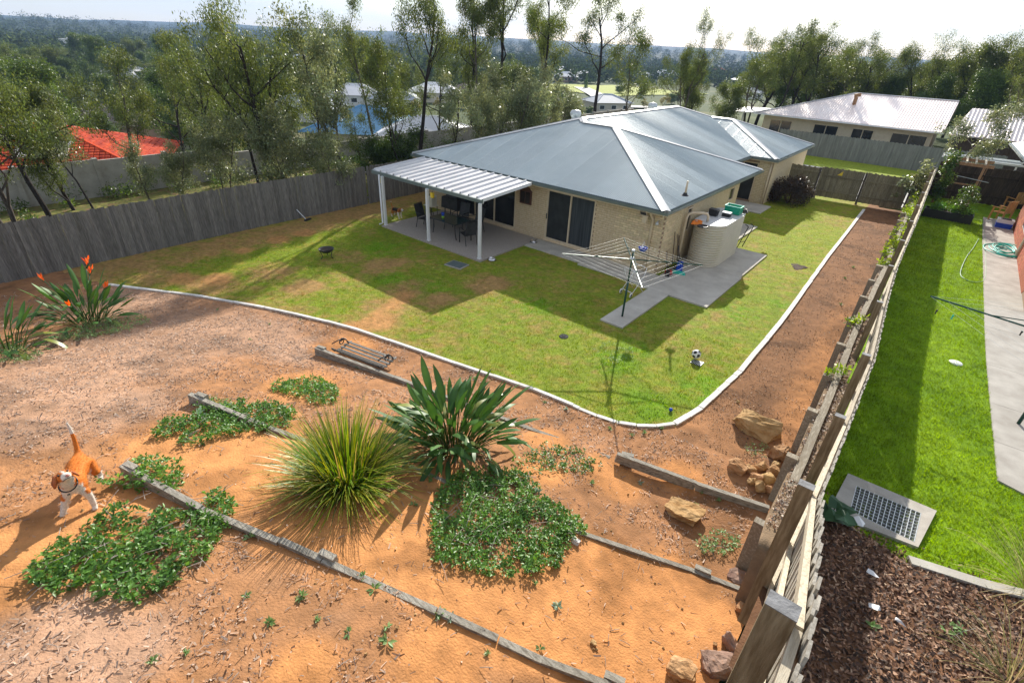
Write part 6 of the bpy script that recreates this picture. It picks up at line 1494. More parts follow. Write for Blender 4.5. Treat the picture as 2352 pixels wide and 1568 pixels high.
# brown and white dog: local +X forward, paws at z=0
HC = Vector((.325, 0, .60)); HR = Matrix.Rotation(.55, 3, 'Z') @ Matrix.Rotation(-.50, 3, 'Y')
def hx(v): return HC + HR @ (Vector(v) - HC)
S1 = [(-.24, 0, .40), (-.08, 0, .405), (.10, 0, .40), (.22, 0, .415), (.28, 0, .50), (.32, 0, .595), hx((.375, 0, .65)), hx((.465, 0, .64)), hx((.53, 0, .64)),   # 0-8 spine, neck, skull, muzzle
      (.24, .085, .33), (.23, .10, .19), (.25, .105, .05), (.30, .105, .02),     # left fore 9-12
      (.24, -.085, .33), (.26, -.14, .19), (.30, -.20, .05), (.35, -.21, .02),   # right fore, stepping out 13-16
      (-.25, .09, .33), (-.17, .105, .22), (-.33, .105, .13), (-.31, .105, .04), (-.25, .105, .02),
      (-.25, -.09, .33), (-.17, -.105, .22), (-.33, -.105, .13), (-.31, -.105, .04), (-.25, -.105, .02),
      (-.33, 0, .46), (-.41, 0, .60), (-.44, 0, .74), (-.43, 0, .86)]
E1 = [(0, 1), (1, 2), (2, 3), (3, 4), (4, 5), (5, 6), (6, 7), (7, 8), (3, 9), (9, 10), (10, 11), (11, 12), (3, 13), (13, 14), (14, 15), (15, 16), (0, 17), (17, 18), (18, 19), (19, 20), (20, 21), (0, 22), (22, 23), (23, 24), (24, 25), (25, 26), (0, 27), (27, 28), (28, 29), (29, 30)]
Rr = [(.105, .12), (.115, .12), (.125, .135), (.115, .14), .085, .083, (.088, .085), (.052, .052), (.034, .036), .058, .036, .028, .034, .058, .036, .028, .034, .075, .055, .03, .026, .034, .075, .055, .03, .026, .034, .03, .024, .018, .010]
ORG = np.array([.60, .17, .022]); WHT = np.array([.72, .66, .58])
def col1(c):
    c = c.copy(); hm_ = (c[:, 2] > .56) & (c[:, 0] > .2); Ri = np.array(HR.inverted()); hc = np.array(HC); c[hm_] = (c[hm_] - hc) @ Ri.T + hc
    x, y, z = c[:, 0], c[:, 1], c[:, 2]; w = np.zeros(len(c))
    nz_ = .03 * (fbm(x * 14, y * 14 + z * 9, 3) - .5)
    w = np.maximum(w, (z < .27 + nz_).astype(float) * (x > 0)); w = np.maximum(w, (z < .13 + nz_) * (x < 0))
    w = np.maximum(w, ((x > .17) & (x < .36) & (z < .42 + .35 * (x - .2) + nz_) & (np.abs(y) < .10))); w = np.maximum(w, (z < .30 + nz_) & (np.abs(x) < .25) & (np.abs(y) < .09))
    w = np.maximum(w, (x > .475 + nz_)); w = np.maximum(w, (x > .30) & (z > .60) & (np.abs(y) < .012)); w = np.maximum(w, (x > .33) & (z < .605)); w = np.maximum(w, (x < -.425) & (z > .69)); w = np.maximum(w, (x < -.38) & (z > .70))
    return ORG * (1 - w[:, None]) + WHT * w[:, None]
def ear(s, side, x=.375, z=.70, y=.075, turn=True):
    k = MB(); k.add([(hx(v) if turn else Vector(v)) * s for v in ((x + .02, side * (y - .015), z), (x - .05, side * y, z - .01), (x - .06, side * (y + .045), z - .08), (x - .01, side * (y + .05), z - .135), (x + .04, side * (y + .025), z - .09),
                     (x + .02, side * (y - .03), z - .012), (x - .05, side * (y - .015), z - .02), (x - .06, side * (y + .03), z - .085), (x - .01, side * (y + .033), z - .135), (x + .04, side * (y + .01), z - .095))],
                    [(0, 1, 2, 3, 4), (9, 8, 7, 6, 5), (0, 5, 6, 1), (1, 6, 7, 2), (2, 7, 8, 3), (3, 8, 9, 4), (4, 9, 5, 0)]); return k
def parts1(t, b, s):
    em = mat('brown_ear_fur', (.30, .075, .015), (.42, .12, .025), 20, .8)
    for sd_ in (-1, 1):
        ear(s, sd_).build('ear', em, t, True, False)
        k = MB(); k.lathe([(.013 * math.sin(q) * s, .013 * math.cos(q) * s) for q in np.linspace(.05, PI - .05, 7)], hx((.438, sd_ * .044, .685)) * s, 8); k.build('eye', M['black'], t, True, False)
    k = MB(); k.lathe([(.021 * math.sin(q) * s, .016 * math.cos(q) * s) for q in np.linspace(.05, PI - .05, 7)], hx((.562, 0, .655)) * s, 8); k.build('nose', M['pink'], t, True, False)
    k = MB(); k.tube([hx((.56, -.02, .628)) * s, hx((.50, -.045, .615)) * s, hx((.45, -.05, .61)) * s], .004 * s, 5); k.tube([hx((.56, .02, .628)) * s, hx((.50, .045, .615)) * s, hx((.45, .05, .61)) * s], .004 * s, 5); k.tube([hx((.56, -.02, .628)) * s, hx((.57, 0, .626)) * s, hx((.56, .02, .628)) * s], .004 * s, 5); k.build('mouth', M['black'], t, True, False)
    k = MB(); c = Vector((.305, 0, .515)) * s; ax_ = Vector((.55, 0, 1)).normalized(); e1 = Vector((0, 1, 0)); e2 = ax_.cross(e1)
    k.tube([c + (e1 * math.cos(q) * .087 + e2 * math.sin(q) * .093) * s for q in np.linspace(0, 2 * PI, 25)], .008 * s, 6); k.build('collar', M['collar'], t, True, False)
    k = MB(); k.lathe([(.016 * s, -.003), (.016 * s, .003)], c + (e2 * -.1) * s + Vector((.02, 0, -.02)), 10, True); k.build('tag', M['steel'], t, False, False)
f1, f2 = G(153, 1187), G(236, 1168); r1 = G(262, 1108)
fm_ = (f1 + f2) / 2; hd = math.atan2(f1.y - r1.y, f1.x - r1.x); db = G(196, 1150); DS = 1.0
DOGB = db
dog('orange brown and white dog with black collar looking up beside the nearest sleeper', G(203, 1143), hd + .55, 1.12, [Vector(p) for p in S1], Rr, E1, col1, parts1)
# small tricolour dog by the patio
S2 = [Vector(p) for p in S1]
for i, q in {4: (.31, 0, .47), 5: (.37, 0, .50), 6: (.43, 0, .52), 7: (.52, 0, .49), 8: (.58, 0, .48), 13: (.24, -.085, .33), 14: (.29, -.09, .19), 15: (.35, -.09, .06), 16: (.39, -.09, .03), 27: (-.34, 0, .45), 28: (-.42, 0, .56), 29: (-.46, 0, .66), 30: (-.45, 0, .74), 20: (-.40, .105, .04), 21: (-.36, .105, .02)}.items(): S2[i] = Vector(q)
BLK = np.array([.018, .014, .012]); TAN = np.array([.42, .15, .03])
def col2(c):
    x, y, z = c[:, 0], c[:, 1], c[:, 2]; o_ = np.tile(TAN, (len(c), 1)); o_[(x > -.22) & (x < .22) & (z > .36)] = BLK
    o_[(z < .17)] = WHT; o_[(x > .48)] = WHT; o_[(x > .18) & (x < .34) & (z < .36)] = WHT; o_[(x < -.44) & (z > .68)] = WHT; return o_
def parts2(t, b, s):
    em = mat('tan_ear_fur', (.25, .07, .015), (.34, .10, .02), 20, .8)
    for sd_ in (-1, 1): ear(s, sd_, .42, .565, .07, False).build('ear', em, t, True, False)
    k = MB(); k.lathe([(.02 * math.sin(q) * s, .016 * math.cos(q) * s) for q in np.linspace(.05, PI - .05, 7)], Vector((.615, 0, .49)) * s, 8); k.build('nose', M['black'], t, True, False)
dog('black white and tan dog walking at the left corner of the patio', P(912, 500) + Vector((0, 0, .0)), -.1, .92, S2, Rr, E1, col2, parts2)
# ------------------------------------------------------------------ background
def on_y(px, py, Y): v = ray(px, py); t = Y / v[1]; return Vector(EYE + v * t)
def on_x(px, py, X): v = ray(px, py); t = X / v[0]; return Vector(EYE + v * t)
def terr(x, y):
    if -31.3 < x < -21.65 and -30 < y < 72: return 0.0
    if -21.6 < x < 13 and -5 < y < 37: return float(GZ(x, y))
    return float(zout(x, y))
def T(px, py, h=0.0, mx_=-36, my_=76):
    v = ray(px, py); lo = 20.0
    for t in np.geomspace(25, 4000, 900):
        p = EYE + v * t
        if (p[0] < mx_ or p[1] > my_) and p[2] < terr(p[0], p[1]) + h: break
        lo = t
    hi = t
    for _ in range(25):
        m = (lo + hi) / 2; p = EYE + v * m
        if (p[0] < mx_ or p[1] > my_) and p[2] < terr(p[0], p[1]) + h: hi = m
        else: lo = m
    return Vector(EYE + v * hi)
def dirpt(px, row, d):
    v = ray(px, row); t = d / math.hypot(v[0], v[1]); x, y = v[0] * t, v[1] * t; return Vector((x, y, terr(x, y)))

# --- the pale roofed house across the street
fh = thing('pale_roofed_house', 'cream house with long pale corrugated roof behind the grey street fence', 'house', (-8, 58, 0))
YW = 57.0
wins = [(2840 + a / 2.24, 2840 + b / 2.24, (t0 + t1) / 2 / 2.24) for a, b, t0, t1 in ((105, 290, 980, 1085), (470, 680, 1025, 1125), (790, 975, 1060, 1165), (1115, 1425, 1105, 1220))]
k = MB(); k.box2((-15.3, YW, -.1), (-1.8, YW + .2, 2.5)); k.box2((-15.3, YW + .2, -.1), (-15.1, YW + 9, 2.5)); k.box2((-2.0, YW + .2, -.1), (-1.8, YW + 9, 2.5)); k.build('wall', M['cream_paint'], fh)
for (a, b, r) in wins:
    p, q = on_y(a * .6125, r * .6125, YW), on_y(b * .6125, r * .6125 + 4, YW); x0, x1 = p.x, q.x
    k = MB()
    for (u0, u1, z0, z1) in ((x0, x0 + .06, .9, 2.1), (x1 - .06, x1, .9, 2.1), (x0 + .06, x1 - .06, .9, .96), (x0 + .06, x1 - .06, 2.04, 2.1)): k.box2((u0, YW - .05, z0), (u1, YW - .002, z1))
    n = 2 if x1 - x0 < 2.6 else 3
    for i in range(1, n): xm = x0 + (x1 - x0) * i / n; k.box2((xm - .03, YW - .05, .96), (xm + .03, YW - .002, 2.04))
    w_ = k.build('window', M['cream_paint'], fh)
    for i in range(n): k = MB(); k.box2((x0 + (x1 - x0) * i / n + .04, YW - .03, .96), (x0 + (x1 - x0) * (i + 1) / n - .04, YW - .012, 2.04)); k.build('pane', M['glass'], w_)
re = [(-16.0, 56.2), (-1.2, 56.2), (-1.2, 69.8), (-16.0, 69.8)]; rg0, rg1 = (-9.2, 63.0), (-1.2, 63.0); ts2 = .30
frb = MB(); zr_ = 2.55 + ts2 * 6.8
frb.sheet([(re[0][0], re[0][1], 2.52), (re[1][0], re[1][1], 2.52), (rg1[0], rg1[1], zr_ - .03), (rg0[0], rg0[1], zr_ - .03)], .04); frb.sheet([(re[3][0], re[3][1], 2.52), (re[0][0], re[0][1], 2.52), (rg0[0], rg0[1], zr_ - .03)], .04); frb.sheet([(re[2][0], re[2][1], 2.52), (re[3][0], re[3][1], 2.52), (rg0[0], rg0[1], zr_ - .03), (rg1[0], rg1[1], zr_ - .03)], .04)
fr = frb.build('roof', M['pale_steel'], fh)
roof_face([re[0], re[1], rg1, rg0], re[0], (1, 0), (0, 1), 2.55, ts2, fr, M['pale_steel'], kind=.2, amp=.03, sheet=1.6)
roof_face([re[3], re[0], rg0], re[3], (0, -1), (1, 0), 2.55, ts2, fr, M['pale_steel'], kind=.2, amp=.03, sheet=1.6)
k = MB(); k.beam((-16.05, 56.12, 2.5), (-1.15, 56.12, 2.5), .12, .1); k.build('gutter', M['white_paint'], fh)
cap((-9.2, 63.0, zr_), (-1.2, 63.0, zr_), parent=fr); cap((-16, 56.2, 2.55), (-9.2, 63.0, zr_), parent=fr)
c = on_y(1962, 238, 60.2); k = MB(); zc = 2.55 + ts2 * 4.0; k.tube([(c.x, 60.2, zc - .1), (c.x, 60.2, zc + .55), (c.x - .1, 60.1, zc + .75), (c.x + .3, 60.0, zc + .85)], .16, 8); k.build('flue', M['pergola'], fh, True)
# awning at its left end
a0, a1 = on_y(1682, 255, 58.5), on_y(1752, 258, 58.5); aw = thing('carport', 'low white roofed carport at the left end of the pale roofed house', 'carport', (a0.x, 58.5, 0))
k = MB(); k.sheet([(a0.x, 57.2, 2.35), (a1.x, 57.2, 2.5), (a1.x, 62, 2.65), (a0.x, 62, 2.5)], .08); k.build('roof', M['white_steel'], aw)
for x in (a0.x + .2, (a0.x + a1.x) / 2): k = MB(); k.box2((x - .05, 57.4, -.1), (x + .05, 57.5, 2.3)); k.build('post', M['white_paint'], aw)
# second pale roof to the right
e0, e1 = P(2186, 305, 2.6), P(2345, 332, 2.6); rh = thing('pale_roofed_house', 'white ribbed roof house right of the leafy sapling', 'house', (e0.x, e0.y, 0))
yb = (e0.y + e1.y) / 2
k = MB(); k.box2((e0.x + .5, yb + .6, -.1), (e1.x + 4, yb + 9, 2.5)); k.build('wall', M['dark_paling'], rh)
rf_ = [(e0.x, yb), (e1.x + 5, yb), (e1.x + 1.0, yb + 4.5), (e0.x + .6, yb + 4.5)]
rr_ = MB(); rr_.sheet([(p[0], p[1], 2.57 + .38 * (p[1] - yb)) for p in rf_], .04); rr_.sheet([(rf_[2][0], rf_[2][1], 2.57 + .38 * 4.5), (rf_[3][0], rf_[3][1], 2.57 + .38 * 4.5), (e0.x, yb + 9, 2.57), (e1.x + 5, yb + 9, 2.57)][::-1], .04); rr_.sheet([(rf_[0][0], rf_[0][1], 2.57), (rf_[3][0], rf_[3][1], 2.57 + .38 * 4.5), (e0.x, yb + 9, 2.57)], .04)
ro = rr_.build('roof', M['pale_steel'], rh); roof_face(rf_, rf_[0], (1, 0), (0, 1), 2.6, .38, ro, M['pale_steel'], kind=.25, amp=.04, sheet=1.5)
k = MB(); k.box2((e0.x + 3.4, yb + 4.7, 3.9), (e1.x + .5, yb + 5.2, 4.45)); k.build('tiled_ridge', M['red_brick'], rh)

# --- houses in the valley
RC = {}
def roofmat(c):
    if c not in RC: RC[c] = mat('house_roof_paint', c, tuple(min(1, v * 1.15) for v in c), .5, .6, spec=.12)
    return RC[c]
WALLM = [mat('house_wall_render', (.52, .46, .36), (.6, .54, .43), .6, .9), mat('house_wall_brick', (.34, .22, .15), (.42, .28, .2), .6, .9), mat('house_wall_pale', (.66, .64, .6), (.74, .72, .68), .6, .9)]
def house_at(label, px, row, w, d, rot, rc, wm=2, h=2.7, pitch=.42, gable=False, storeys=1, tiles=False):
    hh = h * storeys; c = T(px, row, hh + 1.0, -33 - w * .58, 140); c.z = terr(c.x, c.y); rz = math.radians(rot)
    t = thing('house', label, 'house', c, rz); W, D = w / 2, d / 2; o = .5
    k = MB(); k.box((0, 0, hh / 2 - .6), (w, d, hh + 1.2)); k.build('wall', WALLM[wm], t, world=False)
    rh_ = pitch * (D + o); rx = max(W - D, .4) if not gable else W + o
    k = MB(); e = [(-W - o, -D - o, hh), (W + o, -D - o, hh), (W + o, D + o, hh), (-W - o, D + o, hh), (-rx, 0, hh + rh_), (rx, 0, hh + rh_)]
    k.add(e, [(0, 1, 5, 4), (1, 2, 5), (2, 3, 4, 5), (3, 0, 4), (3, 2, 1, 0)]); r_ = k.build('roof', roofmat(rc), t, world=False)
    k = MB(); k.tube([e[0], e[4], e[5], e[1]], .12, 5); k.tube([e[3], e[4]], .12, 5); k.tube([e[2], e[5]], .12, 5); k.build('ridge_cap', roofmat(tuple(min(1, v * 1.25) for v in rc)), r_, world=False)
    for sd_, n_ in ((-1, max(2, int(w / 4))), (1, max(2, int(w / 4)))):
        for s_ in range(storeys):
            for i in range(n_):
                x = -W + w * (i + .5) / n_; y = sd_ * (D + .03); z = s_ * h + 1.5
                k = MB(); k.box((x, y, z), (1.7, .06, 1.2)); f = k.build('window', M['white_paint'], t, world=False); k = MB(); k.box((x, y + sd_ * .035, z), (1.5, .03, 1.0)); k.build('pane', M['glass'], f, world=False)
    if tiles:
        # rows of terracotta tiles standing proud on all four faces
        tl = MB(); n_ = 20; sl_ = math.atan(pitch)
        for q_ in range(4):
            R4 = Matrix.Rotation(q_ * PI / 2, 3, 'Z'); run = D + o; half = (W + o) if q_ % 2 == 0 else (D + o); top = rx if q_ % 2 == 0 else 0.0; off_ = (D + o) if q_ % 2 == 0 else (W + o)
            for i in range(n_):
                f0 = i / n_; wx = half * (1 - f0) + top * f0 - .12; m_ = int(2 * wx / .33); y0 = -off_ + run * f0 + .18; z0 = hh + rh_ * f0 + .10
                for j in range(m_): tl.box(R4 @ Vector((-wx + .165 + j * (2 * wx / m_), y0 + random.uniform(-.01, .01), z0)), (.28, .37, .10), R4 @ Euler((sl_ - .10, 0, 0)).to_matrix())
        o_ = tl.build('roof_tiles', mat('terracotta_tile', (.26, .022, .008), (.62, .10, .028), 2.6, .7, c3=(.46, .055, .016), spec=.15), r_, world=False); o_['kind'] = 'stuff'
    return t
RED = (.52, .065, .018); BLUE = (.13, .28, .44); GRY = (.33, .36, .40); PAL_ = (.62, .62, .64); WHT_ = (.78, .77, .76); BRN = (.22, .17, .15); TER = (.42, .12, .06)
rt = house_at('large house with bright red tiled roof seen through the gum trees at far left', 40, 338, 18, 13, 62, RED, 0, pitch=.36, tiles=True)
for (x, y) in ((-1.5, -3.6), (2.6, -3.6)):
    k = MB(); z = 2.7 + .36 * (7 - abs(y)) + .16; k.box((x, y, z), (3.0, 2.0, .08), Euler((math.atan(.36), 0, 0)).to_matrix()); k.build('solar_panel', M['pale_steel'], rt, world=False)
house_at('house with wide plain blue roof behind the concrete wall', 850, 272, 12, 10, 40, BLUE, 0)
house_at('house with pale slate roof beyond the silver leaved saplings', 700, 232, 15, 11, 35, GRY, 2)
house_at('pale grey roofed house directly behind the blue roof', 815, 206, 15, 11, 50, PAL_, 2)
house_at('white roofed house between the two dark gum trunks', 1000, 202, 16, 11, 45, WHT_, 0)
house_at('brown grey tiled house right of the white roof between the trunks', 1090, 200, 15, 11, 30, BRN, 1)
house_at('grey roofed house left of the tall dark trunk', 905, 215, 13, 10, 48, GRY, 2)
house_at('small pale roofed house low behind the wall right of the trunks', 985, 290, 10, 8, 40, PAL_, 0)
house_at('white roofed house at the left end of the sunny field', 1298, 158, 14, 10, 60, WHT_, 2)
house_at('rust walled white roofed house left of the field', 1300, 171, 13, 10, 35, WHT_, 1)
house_at('pale roofed house just behind the lone conifer of the field', 1345, 168, 13, 10, 50, PAL_, 2)
house_at('bright white long roofed house right of the open crowned gum', 1530, 168, 20, 12, 40, WHT_, 2)
house_at('second white roofed house in front of the long white roof', 1480, 172, 14, 11, 55, PAL_, 2)
house_at('terracotta roofed house on the far rise right of centre', 1650, 160, 16, 12, 40, TER, 1)
house_at('red roofed house left of the terracotta one', 1610, 166, 13, 10, 50, TER, 0)
house_at('two storey grey roofed house at the foot of the right tree group', 1718, 180, 14, 11, 35, GRY, 0, storeys=2)
house_at('pale roofed house below the two storey grey one', 1712, 205, 13, 10, 48, PAL_, 2)
house_at('white roofed house half hidden behind the right tree group', 1800, 168, 13, 10, 40, WHT_, 2)
house_at('small pale shed roof in the valley left of the road', 1250, 220, 9, 7, 40, GRY, 2)
house_at('grey roofed house beside the end of the valley road', 1395, 225, 12, 9, 60, GRY, 0)
house_at('dark roofed house among far left trees', 260, 262, 14, 10, 20, BRN, 1)
house_at('pale flat house behind the far left trees', 300, 165, 18, 12, 15, PAL_, 2)
house_at('white roof glimpsed left of the tall leaning gum', 700, 130, 16, 11, 40, WHT_, 2)
wb_ = T(182, 102, 4); wb_.z = terr(wb_.x, wb_.y); wt = thing('white_building', 'large white two storey building on the wooded rise at far left', 'building', wb_, math.atan2(-wb_.y, -wb_.x) + PI / 2 + .3); wt.scale = (.62, .62, .62)
k = MB(); k.box((0, 0, 4.5), (30, 14, 13)); k.box((-4, 0, 11.8), (9, 8, 1.8)); k.build('wall', WALLM[2], wt, world=False); k = MB(); k.box((0, 0, 11.1), (30.6, 14.6, .3)); k.build('roof', M['white_steel'], wt, world=False)
for i in range(5): k = MB(); k.box((-10 + i * 4.5, -7.05, 7.5), (2, .2, 2.4)); k.build('window', M['glass'], wt, world=False)
# beige panel wall by the red roof
b0, b1 = T(300, 338, 1.0), T(520, 318, 1.0); bw = thing('panel_wall', 'beige rendered panel wall beside the red tiled roof', 'wall', b0)
for i in range(5):
    p, q = b0.lerp(b1, i / 5), b0.lerp(b1, (i + 1) / 5); zz = min(terr(p.x, p.y), terr(q.x, q.y)); k = MB(); k.beam((p.x, p.y, zz + .8), (q.x, q.y, zz + .8), .12, 2.4); k.build('wall_panel', WALLM[0], bw)
    k = MB(); k.box((p.x, p.y, zz + .9), (.25, .25, 2.7)); k.build('wall_post', M['dark_wood'], bw)
# valley road and field
def ribbon(name, pts, w, m, dz, col=None):
    vs = []
    for i, p in enumerate(pts):
        a, b = pts[max(i - 1, 0)], pts[min(i + 1, len(pts) - 1)]; d = Vector((b.x - a.x, b.y - a.y, 0)).normalized(); s = Vector((-d.y, d.x, 0)) * w / 2
        for q in (p - s, p, p + s): vs.append((q.x, q.y, terr(q.x, q.y) + dz))
    fs = [(i * 3 + j, i * 3 + j + 1, i * 3 + j + 4, i * 3 + j + 3) for i in range(len(pts) - 1) for j in range(2)]
    return struct(link(name, np_mesh(name, vs, fs, m, colors=None if col is None else np.tile([col], (len(vs), 1)))))
fa, fb = T(1270, 206), T(1510, 206); pts = [fa.lerp(fb, i / 20) for i in range(21)]
ribbon('field', pts, 60, M['turf'], .25, (.30, .34, .04))
ra, rb_ = T(1335, 203), T(1440, 262); pts = [ra.lerp(rb_, i / 14) for i in range(15)]; ribbon('valley_road', pts, 7, M['drive'], .5)
ra, rb_ = T(1250, 246), T(1560, 250); pts = [ra.lerp(rb_, i / 10) for i in range(11)]; ribbon('valley_street', pts, 6, M['drive'], .45)
# lamp post in the left valley
lp = T(225, 330); h_ = 7.0; t_ = thing('street_lamp', 'thin white street lamp post among the far left trees', 'street lamp', lp); k = MB(); k.tube([lp, lp + Vector((0, 0, h_))], .07, 6); k.build('post', M['galv'], t_); k = MB(); k.box(lp + Vector((.3, 0, h_)), (.8, .2, .12)); k.build('lamp_head', M['white'], t_)
# turbine vents on the hidden side of the roof
for (a, b, lb) in ((1322, 264, 'grey round roof vent behind the left end of the upper ridge'), (1499, 245, 'grey round roof vent behind the right part of the upper ridge')):
    p = on_x(a, b, -15.4); t_ = thing('roof_vent', lb, 'roof vent', p); zb = Z0 + TS * 4.5; k = MB(); k.lathe([(.2, zb - .1), (.2, p.z - .1)], (p.x, p.y, 0), 14); k.build('neck', M['galv'], t_, True); k = MB(); k.lathe([(.2, -.12), (.28, -.02), (.29, .1), (.22, .2), (0, .24)], p, 16); k.build('turbine', M['galv'], t_, True)

# ------------------------------------------------------------------ trees
def leaf_cloud(name, centres, rads, per, L, W, m, rg, hang=.75, shade=None):
    """hanging leaf quads gathered in clumps"""
    C_ = np.repeat(np.array(centres), per, 0); R_ = np.repeat(np.array(rads), per, 0); n = len(C_)
    u = rg.normal(size=(n, 3)); u /= np.linalg.norm(u, axis=1)[:, None]; r = rg.random(n) ** .45
    pos = C_ + u * r[:, None] * R_
    az = rg.uniform(0, 2 * PI, n); el = -hang * PI / 2 + rg.normal(0, .55, n)
    d = np.stack([np.cos(az) * np.cos(el), np.sin(az) * np.cos(el), np.sin(el)], -1)
    s = np.cross(d, rg.normal(size=(n, 3))); s /= np.linalg.norm(s, axis=1)[:, None] + 1e-9
    l = (L * rg.uniform(.6, 1.3, n))[:, None]; w = (W * rg.uniform(.7, 1.3, n))[:, None]
    V = np.stack([pos, pos + d * l * .45 + s * w / 2, pos + d * l, pos + d * l * .45 - s * w / 2], 1).reshape(-1, 3)
    cl = np.repeat(rg.uniform(.7, 1.25, len(centres)), per)[:, None] * rg.uniform(.7, 1.35, (n, 1)) * np.array([1, 1, 1]) ; hue = np.repeat(rg.uniform(-.12, .14, len(centres)), per)[:, None]
    cl = cl * (1 + hue * np.array([1, .2, -.8]))
    return np_mesh(name, V, np.arange(n * 4).reshape(-1, 4), m, colors=np.repeat(cl, 4, 0))
def grow(kind, seed, H, leafm, barkm, crown0, spread, nl, cr, per, L, W, r0, hang=.75, trunks=1, sparse=1.0):
    """branching skeleton: returns (trunk mesh, crown mesh), base at the origin"""
    rg = np.random.default_rng(seed); k = MB(); tips = []
    def branch(p, d, length, r, depth):
        pts = [p]; rs = [r]; q = p.copy(); dd = d.copy(); n = 5
        for i in range(n):
            dd = (dd + Vector(rg.normal(0, .10 if depth == 0 else .20, 3)) + Vector((0, 0, .05 * depth))).normalized(); q = q + dd * (length / n); pts.append(q.copy()); rs.append(r * (1 - .62 * (i + 1) / n))
            if depth >= 1 and i >= 2: tips.append((q.copy(), length))
        k.tube(pts, rs, 6 if depth < 2 else 4, False)
        if depth < 2:
            m = nl if depth == 0 else 3
            for i in range(m):
                f = crown0 + (1 - crown0) * (i + rg.uniform(.1, .9)) / m if depth == 0 else rg.uniform(.45, 1.0)
                j = min(int(f * n), n - 1); b = pts[j].lerp(pts[j + 1], f * n - j); a = i * 2.4 + rg.uniform(-.5, .5); out = Vector((math.cos(a), math.sin(a), rg.uniform(.35, 1.1))).normalized()
                branch(b, (dd * .45 + out).normalized(), length * (spread if depth == 0 else .5) * rg.uniform(.7, 1.15) * (1.15 - .5 * f if depth == 0 else 1), rs[j] * .55, depth + 1)
        tips.append((q.copy(), length))
    for t_ in range(trunks):
        a = t_ * 2.2 + seed; d = Vector((.22 * math.cos(a), .22 * math.sin(a), 1)).normalized() if trunks > 1 else Vector((rg.normal(0, .05), rg.normal(0, .05), 1)).normalized()
        branch(Vector((.12 * math.cos(a), .12 * math.sin(a), -.3)), d, H * .88 * (1 - .12 * t_), r0 * (1 - .2 * t_), 0)
    tm = k.mesh('trunk', M[barkm], True)
    cs = [tuple(t[0] + Vector((rg.normal(0, .12), rg.normal(0, .12), rg.normal(-.1, .15)))) for t in tips if t[0].z > H * crown0 * .8 and rg.random() < sparse]
    rd = [(cr * rg.uniform(.6, 1.2), cr * rg.uniform(.6, 1.2), cr * rg.uniform(.7, 1.5)) for _ in cs]
    cm = leaf_cloud('crown', cs, rd, per, L, W, M[leafm], rg, hang)
    return tm, cm
TK = {
 'tall': [grow('tall', 1, 14, 'gum', 'bark_dark', .52, .34, 7, .65, 90, .17, .05, .17), grow('tall', 2, 14, 'gum', 'bark', .55, .32, 7, .65, 90, .17, .05, .15), grow('tall', 3, 14, 'gum', 'bark_dark', .45, .30, 8, .62, 90, .17, .05, .14)],
 'big': [grow('big', 4, 12, 'gum', 'bark_dark', .28, .48, 9, .8, 75, .18, .055, .20, trunks=2), grow('big', 5, 12, 'gum', 'bark_dark', .25, .45, 10, .8, 75, .18, .055, .19)],
 'silver': [grow('silver', 6, 7, 'gum_silver', 'bark', .22, .42, 8, .55, 42, .19, .065, .07, hang=.5), grow('silver', 7, 7, 'gum_silver', 'bark', .15, .45, 8, .55, 42, .19, .065, .06, hang=.5, trunks=2)],
 'sapling': [grow('sapling', 8, 9, 'gum', 'bark', .35, .34, 8, .48, 55, .15, .045, .07, hang=.7), grow('sapling', 9, 8, 'gum_silver', 'bark_dark', .4, .36, 7, .46, 50, .15, .05, .07, hang=.6)],
 'open': [grow('open', 10, 12, 'gum', 'bark_dark', .42, .52, 7, .62, 85, .17, .05, .17), grow('open', 11, 12, 'gum', 'bark', .38, .48, 8, .62, 80, .17, .05, .17, trunks=2)],
 'dense': [grow('dense', 12, 9, 'bush', 'bark_dark', .12, .46, 11, .85, 130, .18, .08, .16, hang=.4), grow('dense', 13, 9, 'gum', 'bark_dark', .10, .42, 11, .85, 130, .18, .07, .16, hang=.5)],
 'yellow': [grow('yellow', 14, 6, 'bush_yellow', 'bark', .15, .5, 9, .55, 90, .13, .06, .12, hang=.2)],
 'bush': [grow('bush', 15, 3, 'bush', 'bark', .05, .55, 9, .34, 80, .10, .05, .05, hang=.2, trunks=2)],
}
HT = {'tall': 14, 'big': 12, 'silver': 7, 'sapling': 9, 'open': 12, 'dense': 9, 'yellow': 6, 'bush': 3}
HREAL = {k_: [max(v.co.z for v in m[1].vertices) for m in v_] for k_, v_ in TK.items()}
tc_ = [0]
def tree(kind, px, row, d, top, label, group=None, lean=0.0, var=None, wide=1.0, name=None):
    b = dirpt(px, row, d); h = height_to(b, top); i = tc_[0]; tc_[0] += 1; v = (i % len(TK[kind])) if var is None else var
    s = max(h, .5) / HREAL[kind][v]; rz = (i * 2.399) % 6.283
    t = thing(name or {'bush': 'bush', 'yellow': 'tree', 'silver': 'gum_sapling', 'sapling': 'gum_sapling'}.get(kind, 'gum_tree' if kind != 'dense' else 'tree'), label, 'bush' if kind == 'bush' else 'tree', b, 0, group)
    vd = Vector((b.x, b.y, 0)).normalized(); R = Matrix.Rotation(lean, 3, vd) @ Matrix.Rotation(rz, 3, 'Z'); t.rotation_euler = R.to_euler(); t.scale = (s * wide, s * wide, s)
    link('trunk', TK[kind][v][0], t, False); link('crown', TK[kind][v][1], t, False); return t
ORD = ['leftmost', 'second from left', 'third from left', 'fourth from left', 'fifth from left', 'sixth from left', 'seventh from left', 'eighth from left', 'ninth from left', 'tenth from left', 'eleventh from left', 'twelfth from left', 'thirteenth from left', 'rightmost']
